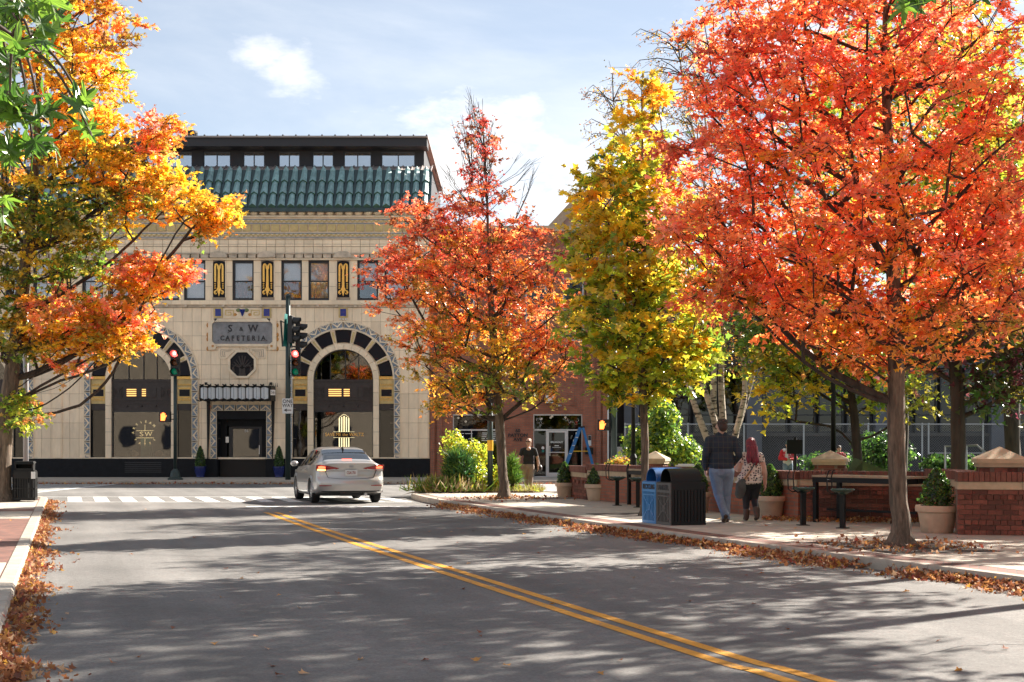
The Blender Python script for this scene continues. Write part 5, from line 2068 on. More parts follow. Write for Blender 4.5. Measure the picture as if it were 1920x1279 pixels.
for py0, py1 in ((655, 900),):
    cb.tube([(X + .13, PYY - .05, qz(650, PYY)), (X + .135, PYY - .05, qz(720, PYY)), (X + .125, PYY - .05, qz(790, PYY)), (X + .125, PYY - .05, qz(870, PYY))], .014, 6)
cb.build('conduit', 'galvanised', t)
ss = MB()
ss.add([(qx(533, PYY), PYY - .3, qz(650, PYY)), (qx(546, PYY), PYY + .2, qz(652, PYY)), (qx(546, PYY), PYY + .2, qz(592, PYY)), (qx(536, PYY), PYY - .3, qz(589, PYY)),
        (qx(533, PYY) + .01, PYY - .28, qz(650, PYY)), (qx(546, PYY) + .01, PYY + .22, qz(652, PYY)), (qx(546, PYY) + .01, PYY + .22, qz(592, PYY)), (qx(536, PYY) + .01, PYY - .28, qz(589, PYY))],
       [(0, 1, 2, 3), (7, 6, 5, 4), (0, 4, 5, 1), (1, 5, 6, 2), (2, 6, 7, 3), (3, 7, 4, 0)])
ss.build('street_name_plate', 'teal', t)
oy = PYY - .14
ow = MB().box(qx(529.2, oy), qx(549.4, oy), oy - .006, oy, qz(775.5, oy), qz(747.2, oy)).build('one_way_plate', 'sign_white', t, bevel=.004)
lettering('ONE', 0.215, (qx(539.4, oy), oy - .01, qz(752.8, oy)), 'letter_dark', ow, .002, stretch=(.86, .86), bold=.003)
lettering('WAY', 0.215, (qx(539.4, oy), oy - .01, qz(760.6, oy)), 'letter_dark', ow, .002, stretch=(.80, .86), bold=.003)
ar = MB().box(qx(536, oy), qx(546.2, oy), oy - .012, oy - .007, qz(769.9, oy), qz(768.3, oy))
ar.prism([(qx(532, oy), qz(769.1, oy)), (qx(538.5, oy), qz(765.8, oy)), (qx(536.8, oy), qz(769.1, oy)), (qx(538.5, oy), qz(772.4, oy))], oy - .012, oy - .007)
ar.build('arrow', 'letter_dark', ow)
# corner signal pole among the shrubs
Y = 40.6
X = qx(919, Y)
t = thing('signal_pole', 'dark green pole with a yellow label in the corner shrubs', 'pole', (X, Y, SZ))
MB().tube([(X, Y, SZ - .02), (X, Y, qz(705, Y))], .08, 12).build('post', 'pole_green', t, smooth=True)
MB().lathe([(.085, 0), (.085, .3)], (X, Y, qz(845, Y)), 12).build('yellow_label', 'sticker_yellow', t, smooth=30)
signal_head(t, qx(931, Y), Y, qz(722, Y), R(180), 'none')
b = MB().bar((X, Y, qz(712, Y)), (qx(931, Y), Y + .05, qz(712, Y)), .05)
b.build('bracket', 'signal_black', t)
# pedestrian signal by the brick building
Y = 46.5
X = qx(1151, Y)
t = thing('signal_pole', 'dark pole with a red hand pedestrian signal at the right corner of the brick building', 'pole', (X, Y, 0))
MB().tube([(X, Y, -.02), (X, Y, 5.6)], .105, 12).build('post', 'pole_green', t, smooth=True)
MB().lathe([(.2, 0), (.2, .1), (.13, .2)], (X, Y, 0), 12).build('base', 'pole_green', t)
hand_sign(t, qx(1131.5, Y), Y - .1, qz(797, Y), 0, .92)
MB().box(qx(1160, Y), qx(1172, Y), Y + .3, Y + .6, 0, qz(838, Y)).build('control_cabinet', 'pole_grey', t)
# light grey pole by the left bin
Y = 35.6
X = qx(48.5, Y)
t = thing('sign_pole', 'light grey steel pole behind the litter bin on the left', 'pole', (X, Y, SZ))
MB().tube([(X, Y, SZ - .02), (X, Y, 6.5)], .068, 14).build('post', 'pole_grey', t, smooth=True)
MB().lathe([(.14, 0), (.14, .03), (.09, .08)], (X, Y, SZ), 12).build('base', 'pole_grey', t)

# ------------------------------------------------------------------ bins


def slatted(mb_, w, d, h, n):
    """open box of vertical slats with top and bottom rails, centred on origin"""
    for f in range(4):
        L = w if f % 2 == 0 else d
        D = d if f % 2 == 0 else w
        sub = MB()
        sub.box(-L / 2, L / 2, -D / 2, -D / 2 + .03, 0.03, .1)
        sub.box(-L / 2, L / 2, -D / 2, -D / 2 + .03, h - .16, h)
        for i in range(n + 1):
            x_ = -L / 2 + L * i / n
            sub.box(max(-L / 2, x_ - .014), min(L / 2, x_ + .014), -D / 2, -D / 2 + .02, .1, h - .16)
        sub.box(-L / 2, L / 2, -D / 2 + .001, -D / 2 + .022, h * .42, h * .46)
        m = Matrix.Rotation(f * math.pi / 2, 4, 'Z')
        mb_.add([m @ Vector(v_) for v_ in sub.v], sub.f)
    return mb_


t = thing('litter_bin', 'black slatted litter bin with hooded top on the left corner', 'bin', (qx(47, 34.4), 34.4, SZ), R(12))
slatted(MB(), .52, .52, .72, 9).build('slatted_body', 'black_metal', t, local=True)
MB().lathe([(.21, .03), (.21, .7)], (0, 0, 0), 16).build('liner', 'signal_black', t, local=True)
hd = MB().box(-.24, .24, -.24, .24, .72, .75)
hd.box(-.21, -.18, -.22, .22, .75, .93)
hd.box(.18, .21, -.22, .22, .75, .93)
hd.box(-.21, .21, .19, .22, .75, .93)
hd.box(-.21, .21, -.22, -.19, .75, .80)
hd.add([(-.23, -.24, .90), (.23, -.24, .90), (.23, .24, .93), (-.23, .24, .93), (-.21, -.2, .97), (.21, -.2, .97), (.21, .2, .97), (-.21, .2, .97)],
       [(0, 3, 2, 1), (4, 5, 6, 7), (0, 1, 5, 4), (1, 2, 6, 5), (2, 3, 7, 6), (3, 0, 4, 7)])
hd.build('hood', 'black_metal', t, local=True)
MB().box(.17, .26, -.275, -.262, .55, .72).build('notice', 'sign_white', t, local=True)

bang = math.atan2(24.3 - 25.4, 2.70 - 2.31)      # bins face the street
for i, (lab, front, side, dome, word) in enumerate((('blue recycling bin with rounded hood beside the landfill bin', 'bin_blue', 'bin_blue_dark', 'bin_blue_dark', 'RECYCLING'),
                                                    ('grey and black landfill bin with rounded hood next to the blue bin', 'bin_grey', 'black_metal', 'black_metal', 'LANDFILL'))):
    u = Vector((2.70 - 2.31, 24.3 - 25.4)).normalized()
    nrm = Vector((-u.y, u.x))            # away from the street
    c = Vector((2.31, 25.4)) + u * (.29 + i * .585) + nrm * .35
    t = thing('recycling_bin' if i == 0 else 'landfill_bin', lab, 'bin', (c.x, c.y, SZ), math.atan2(u.y, u.x))
    hgt, w, d = .725, .56, .68
    body = MB().box(-w / 2 + .02, w / 2 - .02, -d / 2 + .03, d / 2 - .02, .02, hgt - .02)
    body.build('liner', 'signal_black', t, local=True)
    fr = MB()
    y0 = -d / 2
    fr.box(-w / 2, w / 2, y0, y0 + .02, 0.0, .05)
    fr.box(-w / 2, w / 2, y0, y0 + .02, hgt - .17, hgt)
    for x_ in (-w / 2, w / 2 - .03):
        fr.box(x_, x_ + .03, y0, y0 + .02, .05, hgt - .17)
    for k in range(9):
        x_ = -w / 2 + .055 + k * .056
        fr.box(x_ - .012, x_ + .012, y0 + .003, y0 + .018, .05, hgt - .17)
    fr.box(-w / 2, w / 2, y0 + .002, y0 + .019, hgt - .235, hgt - .215)
    for s in (-1, 1):
        fr.bar((s * -.26, y0 + .01, .07), (s * .24, y0 + .01, .49), .022, .018)
    fr.prism([(-.07, .28), (0, .20), (.07, .28), (0, .36)], y0 - .001, y0 + .012)
    fr.build('front_panel', front, t, local=True)
    lettering(word, .118, (0, y0 - .004, hgt - .085), 'letter_dark', t, .003, bold=.004, stretch=(.76 if i == 0 else .84, 1), local=True, name='bin_lettering')
    sd_ = MB()
    for s in (-1, 1):
        x_ = s * (w / 2 - .01)
        sd_.box(x_ - .01, x_ + .01, y0 + .021, d / 2, 0, .06)
        sd_.box(x_ - .01, x_ + .01, y0 + .021, d / 2, hgt - .12, hgt)
        for k in range(11):
            yy = y0 + .04 + k * .062
            sd_.box(x_ - .009, x_ + .009, yy - .017, yy + .017, .06, hgt - .12)
    sd_.box(-w / 2 + .021, w / 2 - .021, d / 2 - .02, d / 2, 0, hgt)
    sd_.box(-w / 2, w / 2, y0 + .021, d / 2, hgt, hgt + .015)
    sd_.build('side_panels', side, t, local=True)
    r_ = .215
    dm = MB()
    n = 12
    arc = [(r_ * math.cos(math.pi * k / n), hgt + .015 + .02 + r_ * math.sin(math.pi * k / n) * 1.0) for k in range(n + 1)]
    arc = [(r_, hgt + .015)] + arc + [(-r_, hgt + .015)]
    inn = [(a_ * .93, hgt + .015 + (b_ - hgt - .015) * .94) for a_, b_ in arc]
    N = len(arc)
    vs = []
    for yy in (y0 + .05, d / 2 - .05):
        vs += [(a_, yy, b_) for a_, b_ in arc] + [(a_, yy, b_) for a_, b_ in inn]
    fs = []
    for k in range(N - 1):
        fs += [(k, k + 1, 2 * N + k + 1, 2 * N + k), (N + k + 1, N + k, 3 * N + k, 3 * N + k + 1), (k, N + k, N + k + 1, k + 1), (2 * N + k, 2 * N + k + 1, 3 * N + k + 1, 3 * N + k)]
    dm.add(vs, fs)
    dm.prism(inn, d / 2 - .12, d / 2 - .1)
    dm.build('hood', dome, t, local=True, smooth=40)

# ------------------------------------------------------------------ bar tables and fixed stools


def bar_table(label, a, b, wdt, top=0.97):
    a, b = Vector(a), Vector(b)
    u = (b - a).normalized()
    n = Vector((-u.y, u.x))
    ang = math.atan2(u.y, u.x)
    L = (b - a).length
    t = thing('bar_table', label, 'table', (a.x, a.y, SZ))
    m = (a + b) / 2 + n * wdt / 2
    for k in range(5):
        q = a + n * (wdt * (k + .5) / 5) + u * (L / 2)
        MB().obox((q.x, q.y, top - .035), (L, wdt / 5 - .008, .035), ang).build('top_plank', 'table_wood', t)
    f = MB().obox((m.x, m.y, top - .12), (L - .02, .05, .08), ang)
    for o_ in (.03, wdt - .03):
        q = a + n * o_ + u * (L / 2)
        f.obox((q.x, q.y, top - .125), (L - .02, .045, .085), ang)
    for s in (.05, L - .05):
        q = a + u * s + n * (wdt / 2)
        f.obox((q.x, q.y, top - .125), (.045, wdt - .02, .085), ang)
    q = a + n * (wdt / 2) + u * (L / 2)
    f.obox((q.x, q.y, SZ + .2), (L - .1, .04, .04), ang)
    f.build('frame', 'black_metal', t)
    for s in (.06, L - .06):
        for o_ in (.04, wdt - .04):
            q = a + u * s + n * o_
            MB().obox((q.x, q.y, SZ), (.075, .075, top - .12 - SZ), ang).build('leg', 'black_metal', t)


def stool(label, px, py, face):
    g = GP(px, py, SZ)
    t = thing('bar_stool', label, 'stool', tuple(g), face, 'fixed stools at the bar tables')
    MB().box(-.04, .04, -.04, .04, 0, .60).build('post', 'black_metal', t, local=True)
    MB().box(-.09, .09, -.09, .09, 0, .012).build('foot_plate', 'black_metal', t, local=True)
    s = MB().lathe([(.05, .56), (.14, .60), (.19, .625), (.2, .64), (.19, .652), (.05, .64)], (0, 0, 0), 18)
    s.build('seat', 'seat_green', t, local=True, smooth=50)
    for k in range(10):
        an = k * math.pi / 5
        MB().bar((.13 * math.cos(an), .13 * math.sin(an), .652), (.17 * math.cos(an), .17 * math.sin(an), .658), .016, .008).build('seat_rib', 'seat_green', t, local=True)
    bk = MB()
    for s_ in (-1, 1):
        bk.tube([(s_ * .08, .0, .60), (s_ * .12, .15, .57), (s_ * .13, .22, .62), (s_ * .13, .23, .85), (s_ * .12, .2, .95), (s_ * .10, .16, .96)], .011, 6)
    bk.tube([(-.13, .23, .8), (0, .25, .8), (.13, .23, .8)], .009, 6)
    bk.build('back_hoop', 'black_metal', t, local=True, smooth=True)


bar_table('black steel bar table with plank top in front of the recessed brick wall', (5.36, 25.45), (6.62, 23.9), .75)
bar_table('far bar table with plank top behind the recycling bin', (2.62, 32.6), (3.3, 30.9), .7, .95)
stool('bar stool with green seat left of the near bar table', 1506, 985, R(100))
stool('bar stool with green seat in front of the near bar table', 1580, 990.5, R(60))
stool('bar stool by the far table, nearest the clay pot', 1157, 948, R(100))
stool('bar stool by the far table, just left of the blue bin', 1196, 951.5, R(80))
nb = tag(MB().obox((3.9, 31.6, 1.02), (.5, .35, .03), R(-15)).obox((3.87, 31.65, 1.05), (.34, .25, .025), R(-5)).build('newspaper', 'paper'), 'folded newspaper lying on the long brick seat wall', 'newspaper')

# ------------------------------------------------------------------ step ladder
LY = 57.2
t = thing('step_ladder', 'blue fibreglass step ladder open against the brick shopfront', 'ladder', (qx(1092, LY), LY, SZ))
tx, tz = qx(1091, LY), qz(802, LY)
f = MB()
for yo in (0, .45):
    sp = .12 if yo else 0
    f.bar((qx(1052, LY) , LY - .1 + yo, SZ), (tx - .06, LY + .02 + yo * .6, tz), .13, .05, (0, 1, 0))
f.build('front_rails', 'ladder_blue', t)
f = MB()
for yo in (0, .45):
    f.bar((qx(1118, LY), LY - .1 + yo, SZ), (tx + .05, LY + .02 + yo * .6, tz), .09, .04, (0, 1, 0))
f.build('rear_rails', 'ladder_blue', t)
for k in range(1, 6):
    w_ = k / 6.2
    x_ = qx(1052, LY) * (1 - w_) + (tx - .06) * w_
    z_ = SZ * (1 - w_) + tz * w_
    MB().box(x_ - .05, x_ + .05, LY - .08, LY + .36, z_ - .015, z_ + .015).build('step', 'aluminium', t)
MB().box(tx - .14, tx + .12, LY - .0, LY + .32, tz - .02, tz + .06).build('top_cap', 'black_metal', t)
MB().bar((qx(1072, LY), LY, qz(846, LY)), (qx(1104, LY), LY, qz(846, LY)), .03).build('spreader', 'sticker_yellow', t)
st = MB()
for w_, m in ((.82, 0), (.68, 0)):
    x_ = qx(1052, LY) * (1 - w_) + (tx - .06) * w_
    z_ = SZ * (1 - w_) + tz * w_
    st.obox((x_, LY - .08 + .1 * w_, z_), (.09, .01, .17))
st.build('sticker', 'sign_white', t)

# ------------------------------------------------------------------ clay pots


def clay_pot(label, X, Y, r, h, m='pot_clay', z0=SZ, blue=False):
    t = thing('plant_pot', label, 'pot', (X, Y, z0), 0, 'potted evergreens')
    if blue:
        prof = [(r * .6, 0), (r * .75, .02), (r * .7, .06), (r * .95, h * .5), (r, h - .06), (r * 1.06, h - .05), (r * 1.06, h), (r * .9, h), (r * .88, h - .06)]
    else:
        prof = [(r * .74, 0), (r * .78, .015), (r * .93, h * .72), (r * .97, h * .74), (r * .95, h * .76), (r * .97, h - .1), (r * 1.05, h - .095), (r * 1.08, h - .05), (r * 1.05, h), (r * .92, h), (r * .9, h - .06)]
    MB().lathe(prof, (X, Y, z0), 28).build('pot', m, t, smooth=45)
    MB().lathe([(r * .9, h - .07), (r * .9, h - .05), (.02, h - .03)], (X, Y, z0), 20).build('potting_soil', 'mulch', t)
    return t


POTS = []
for lab, px, py, r, h, th in (('near clay pot with a dark cone of evergreen beside the right brick wall', 1768.5, 1001, .315, .43, .62),
                              ('clay pot with bushy evergreen right behind the red-haired woman', 1449, 973, .27, .42, .62),
                              ('clay pot with small cone evergreen in front of the far wall corner', 1121, 940, .29, .41, .52),
                              ('farthest clay pot with cone evergreen at the far end of the seat wall', 1060, 933, .24, .38, .56),
                              ('clay pot with rounded evergreen partly hidden by the landfill bin', 1312, 962, .25, .42, .6)):
    g = GP(px, py, SZ)
    POTS.append((clay_pot(lab, g.x, g.y + r, r, h), Vector((g.x, g.y + r, SZ + h - .05)), r, th))
for lab, px in (('blue glazed pot with small evergreen left of the cafeteria door', 375.5), ('blue glazed pot with small evergreen right of the cafeteria door', 523)):
    Y = FY - .55
    POTS.append((clay_pot(lab, qx(px, Y), Y, .23, .45, 'pot_blue', SZ, True), Vector((qx(px, Y), Y, SZ + .4)), .25, .86))
# ------------------------------------------------------------------ the silver saloon
mat('car_paint', (0.46, 0.445, 0.43), 0.32, metal=0.55, coat=0.8)
mat('car_black', (0.012, 0.012, 0.013), 0.5)
mat('tyre', (0.015, 0.015, 0.016), 0.85)
mat('rim', (0.42, 0.42, 0.43), 0.3, metal=0.7)
mat('tail_red', (0.28, 0.006, 0.008), 0.15, coat=0.6)
mat('tail_lit', (0.6, 0.05, 0.03), 0.3, emit=((1.0, 0.12, 0.05), 1.1))
mat('turn_lit', (0.8, 0.4, 0.1), 0.3, emit=((1.0, 0.5, 0.12), 1.6))
mat('tail_clear', (0.62, 0.60, 0.58), 0.2)
mat('plate', (0.62, 0.62, 0.60), 0.5)
mat('plate_print', (0.30, 0.07, 0.05), 0.5)

car = thing('silver_car', 'silver saloon car with lit tail lights waiting at the crossing', 'car', (0, 0, 0))
L = 4.57


def interp(x, pts):
    for (a, b), (c, d) in zip(pts, pts[1:]):
        if x <= c:
            t = 0 if c == a else max(0, (x - a) / (c - a))
            t = t * t * (3 - 2 * t) * .5 + t * .5
            return b + (d - b) * t
    return pts[-1][1]


def c_top(x):
    return interp(x, [(0, 1.03), (.12, 1.065), (.62, 1.10), (1.0, 1.28), (1.45, 1.405), (2.1, 1.44), (2.65, 1.40), (3.1, 1.24), (3.5, 1.03), (4.2, .86), (4.5, .70), (4.57, .62)])


def c_belt(x):
    return interp(x, [(0, .97), (.5, .985), (1.6, .96), (3.3, .91), (4.2, .78), (4.57, .62)])


def c_w(x):
    return interp(x, [(0, .80), (.2, .86), (.6, .895), (1.5, .905), (3.3, .90), (4.1, .86), (4.4, .76), (4.57, .60)])


def c_roofw(x):
    return interp(x, [(0, .70), (.5, .66), (1.0, .60), (1.5, .565), (2.3, .58), (2.9, .62), (3.4, .70), (4.2, .70), (4.57, .5)])


def half_ring(x):
    w, bt, tp, rw = c_w(x), c_belt(x), c_top(x), c_roofw(x)
    low = interp(x, [(0, .30), (.5, .24), (.9, .19), (3.6, .19), (4.3, .22), (4.57, .28)])
    edge = tp - .035 - .02 * (rw < .62)
    ctrl = [(0, low), (w * .80, low), (w * .96, low + .05), (w * .995, .45), (w, .62), (w * .985, .80), (w * .945, bt), (rw + (w * .93 - rw) * .06, edge - .025), (rw * .86, tp - .018), (rw * .5, tp - .004), (0, tp)]
    P = []
    for i in range(len(ctrl) - 1):
        p0, p1, p2, p3 = (Vector(ctrl[max(i - 1, 0)]), Vector(ctrl[i]), Vector(ctrl[i + 1]), Vector(ctrl[min(i + 2, len(ctrl) - 1)]))
        for j in range(4):
            t = j / 4
            q = 0.5 * ((2 * p1) + (p2 - p0) * t + (2 * p0 - 5 * p1 + 4 * p2 - p3) * t * t + (3 * p1 - p0 - 3 * p2 + p3) * t ** 3)
            if i in (5, 6):      # keep belt line and side glass straight
                q = p1.lerp(p2, t)
            P.append((max(q.x, 0), q.y))
    P.append(ctrl[-1])
    return P


def rear_x(y, z):
    """shape of the tail seen from above and from the side"""
    lean = interp(z, [(.2, .14), (.34, .05), (.5, .0), (.62, .02), (.68, .075), (.85, .085), (.97, .03), (1.03, .0), (1.10, .06)])
    return lean + .17 * (abs(y) / .9) ** 2.6


NS = 92
xs = [0.0 + L * i / NS for i in range(NS + 1)]
rings = [half_ring(x) for x in xs]
NH = len(rings[0])
V = []
for i, x in enumerate(xs):
    for s in (1, -1):
        for (y, z) in rings[i]:
            blend = max(0.0, 1 - x / .45)
            xx = x + rear_x(y, z) * blend * blend
            if x > 4.1:
                xx -= (abs(y) / .85) ** 3 * .22 * ((x - 4.1) / .47)
            V.append((xx, y * s, z))


def vid(i, s, k):
    return (i * 2 + (0 if s > 0 else 1)) * NH + k


AX = (0.98, 3.68)
body, glass_r, glass_s, glass_f, trim = MB(), MB(), MB(), MB(), MB()
for g in (body, glass_r, glass_s, glass_f, trim):
    g.v = V
for i in range(NS):
    for s in (1, -1):
        for k in range(NH - 1):
            f = (vid(i, s, k), vid(i, s, k + 1), vid(i + 1, s, k + 1), vid(i + 1, s, k))
            if s < 0:
                f = f[::-1]
            c = sum((Vector(V[q]) for q in f), Vector((0, 0, 0))) / 4
            if any((c.x - a) ** 2 + (c.z - .325) ** 2 < .362 ** 2 for a in AX) and abs(c.y) > .55 and c.z < .75:
                continue
            tgt = body
            if k >= 29 and .68 < c.x < 1.36 and abs(c.y) < .62 - (1.36 - c.x) * -.06:
                tgt = glass_r
            elif k >= 29 and 2.80 < c.x < 3.42 and abs(c.y) < .66:
                tgt = glass_f
            elif 24 <= k <= 27 and 1.02 + (k - 24) * .09 < c.x < 3.22 - (k - 24) * .13:
                if abs(c.x - 2.12) < .05 or abs(c.x - 1.25 - (k - 24) * .05) < .025:
                    tgt = trim
                else:
                    tgt = glass_s
            tgt.f.append(f)
            tgt.m.append(0)
# tail panel
NC = 16
rb_ = len(body.v)
rows = rings[0]
for k in range(NH):
    y1, z = rows[k]
    for j in range(NC + 1):
        y = y1 * (1 - 2 * j / NC)
        V.append((rear_x(y, z), y, z))
for k in range(NH - 1):
    for j in range(NC):
        f = (rb_ + k * (NC + 1) + j, rb_ + k * (NC + 1) + j + 1, rb_ + (k + 1) * (NC + 1) + j + 1, rb_ + (k + 1) * (NC + 1) + j)
        cz = (rows[k][1] + rows[k + 1][1]) / 2
        (trim if cz < .335 else body).f.append(f)
        (trim if cz < .335 else body).m.append(0)
e0 = vid(NS, 1, 0)
body.f.append(tuple(vid(NS, 1, k) for k in range(NH)) + tuple(vid(NS, -1, k) for k in range(NH - 2, 0, -1)))
body.m.append(0)


def compact(mbx):
    used = sorted({q for f in mbx.f for q in f})
    mp_ = {q: i for i, q in enumerate(used)}
    n = MB()
    n.v = [mbx.v[q] for q in used]
    n.f = [tuple(mp_[q] for q in f) for f in mbx.f]
    n.m = [0] * len(n.f)
    return n


import bmesh


def fixn(o):
    bm = bmesh.new()
    bm.from_mesh(o.data)
    bmesh.ops.remove_doubles(bm, verts=bm.verts, dist=.0008)
    bmesh.ops.recalc_face_normals(bm, faces=bm.faces)
    bm.to_mesh(o.data)
    bm.free()


for g, nm, m in ((body, 'body', 'car_paint'), (glass_r, 'rear_window', 'glass_car'), (glass_s, 'side_window', 'glass_car'), (glass_f, 'windscreen', 'glass_car'), (trim, 'black_trim', 'car_black')):
    fixn(compact(g).build(nm, m, car, smooth=38, local=True))


def tail_patch(name, m, rowsyz, off=.012, n=10):
    """strip on the tail: list of (y, z_low, z_high)"""
    mbp = MB()
    vs = []
    for y, z0, z1 in rowsyz:
        for t in range(4):
            z = z0 + (z1 - z0) * t / 3
            vs.append((rear_x(y, z) - off, y, z))
    R_ = len(rowsyz)
    b0 = len(vs)
    vs += [(x + off + .03, y, z) for x, y, z in vs]
    fs = []
    for i in range(R_ - 1):
        for t in range(3):
            a = i * 4 + t
            fs.append((a, a + 4, a + 5, a + 1))
        for t in (0, 3):
            a = i * 4 + t
            fs.append((a, a + 4, b0 + a + 4, b0 + a))
    for i in (0, R_ - 1):
        for t in range(3):
            a = i * 4 + t
            fs.append((a, a + 1, b0 + a + 1, b0 + a))
    mbp.add(vs, fs)
    o = mbp.build(name, m, car, local=True)
    fixn(o)
    return o


for s in (1, -1):          # +y is the left side of the car
    tl = tail_patch('tail_light', 'tail_red', [(s * .865, .845, .985), (s * .80, .835, .995), (s * .70, .83, .985), (s * .60, .838, .965), (s * .5, .85, .945), (s * .4, .868, .925), (s * .31, .895, .905)])
    l2 = tail_patch('brake_glow', 'tail_lit', [(s * .82, .895, .95), (s * .76, .89, .96), (s * .70, .89, .955), (s * .65, .895, .94)], .02)
    l2.parent = tl
    c2 = tail_patch('clear_lens', 'tail_clear', [(s * .62, .84, .862), (s * .5, .85, .872), (s * .40, .868, .885)], .02)
    c2.parent = tl
    c3 = tail_patch('turn_lens', 'turn_lit' if s > 0 else 'tail_clear', [(s * .84, .846, .882), (s * .75, .838, .88), (s * .64, .84, .872)], .02)
    c3.parent = tl
    tail_patch('reflector', 'tail_red', [(s * .80, .455, .475), (s * .65, .452, .478), (s * .5, .458, .472)], .012)
tail_patch('boot_seam', 'car_black', [(.58, .66, .668), (.3, .635, .643), (0, .63, .638), (-.3, .635, .643), (-.58, .66, .668)], .004)
for s in (1, -1):
    sm = MB().bar((rear_x(.60, .84) - .002, s * .66, .86), (rear_x(.58, .66) - .002, s * .58, .665), .012, .01)
    sm.build('boot_seam', 'car_black', car, local=True)
pl = MB().box(-.02, .0, -.155, .155, 0, .15)
pl.v = [(x + rear_x(0, .78) - .012, y - .0, z + .715) for x, y, z in pl.v]
plo = pl.build('number_plate', 'plate', car, local=True)
me = text_mesh('CSA1751', .10, .002, .002)
me.materials.clear()
me.materials.append(MATS['plate_print'])
me.transform(Matrix.Translation((rear_x(0, .78) - .036, 0, .785)) @ Matrix.Rotation(R(-90), 4, 'Z') @ Matrix.Rotation(R(90), 4, 'X') @ Matrix.Diagonal((.62, 1, 1, 1)))
link('plate_lettering', me, plo, off=Vector((0, 0, 0)))
em = MB()
pts = [(.055 * math.cos(k * math.pi / 8), .028 * math.sin(k * math.pi / 8)) for k in range(16)]
for (a, b), (c, d) in zip(pts, pts[1:] + pts[:1]):
    em.bar((rear_x(0, .94) - .012, a, .945 + b), (rear_x(0, .94) - .012, c, .945 + d), .008)
for s in (-1, 1):
    em.bar((rear_x(0, .94) - .012, s * .022 + .008, .927), (rear_x(0, .94) - .012, s * .022 - .008, .963), .008)
em.bar((rear_x(0, .94) - .012, -.02, .945), (rear_x(0, .94) - .012, .02, .945), .007)
em.build('badge', 'rim', car, local=True)
MB().box(.70, .80, -.13, .13, 1.115, 1.135).build('brake_lamp', 'tail_lit', car, local=True)
sf_ = MB().add([(1.28, -.025, 1.375), (1.28, .025, 1.375), (1.5, .02, 1.40), (1.5, -.02, 1.40), (1.30, 0, 1.46)], [(0, 1, 4), (1, 2, 4), (2, 3, 4), (3, 0, 4), (0, 3, 2, 1)])
sf_.build('aerial', 'car_black', car, local=True)
for s in (1, -1):
    mr_ = MB().ball((3.02, s * 1.02, .99), (.10, .11, .075), 12, 8)
    mo = mr_.build('door_mirror', 'car_paint', car, local=True, smooth=True)
    MB().bar((3.05, s * .86, .93), (3.03, s * .98, .96), .05).build('mirror_arm', 'car_black', mo, local=True)
    for xh in (1.55, 2.55):
        MB().bar((xh, s * (c_w(xh) + .01), .845), (xh + .2, s * (c_w(xh) + .012), .845), .03, .025).build('door_handle', 'car_paint', car, local=True)
    MB().box(1.4, 3.25, s * .86 - .02, s * .86 + .02, .2, .235).build('sill_strip', 'car_black', car, local=True)
MB().box(.45, 4.2, -.66, .66, .2, .5).build('underbody', 'car_black', car, local=True)
MB().tube([(.12, -.38, .24), (.6, -.38, .27)], .04, 10).build('exhaust', 'rim', car, local=True)
MB().box(.25, .75, -.3, .25, .2, .32).build('silencer', 'car_black', car, local=True)
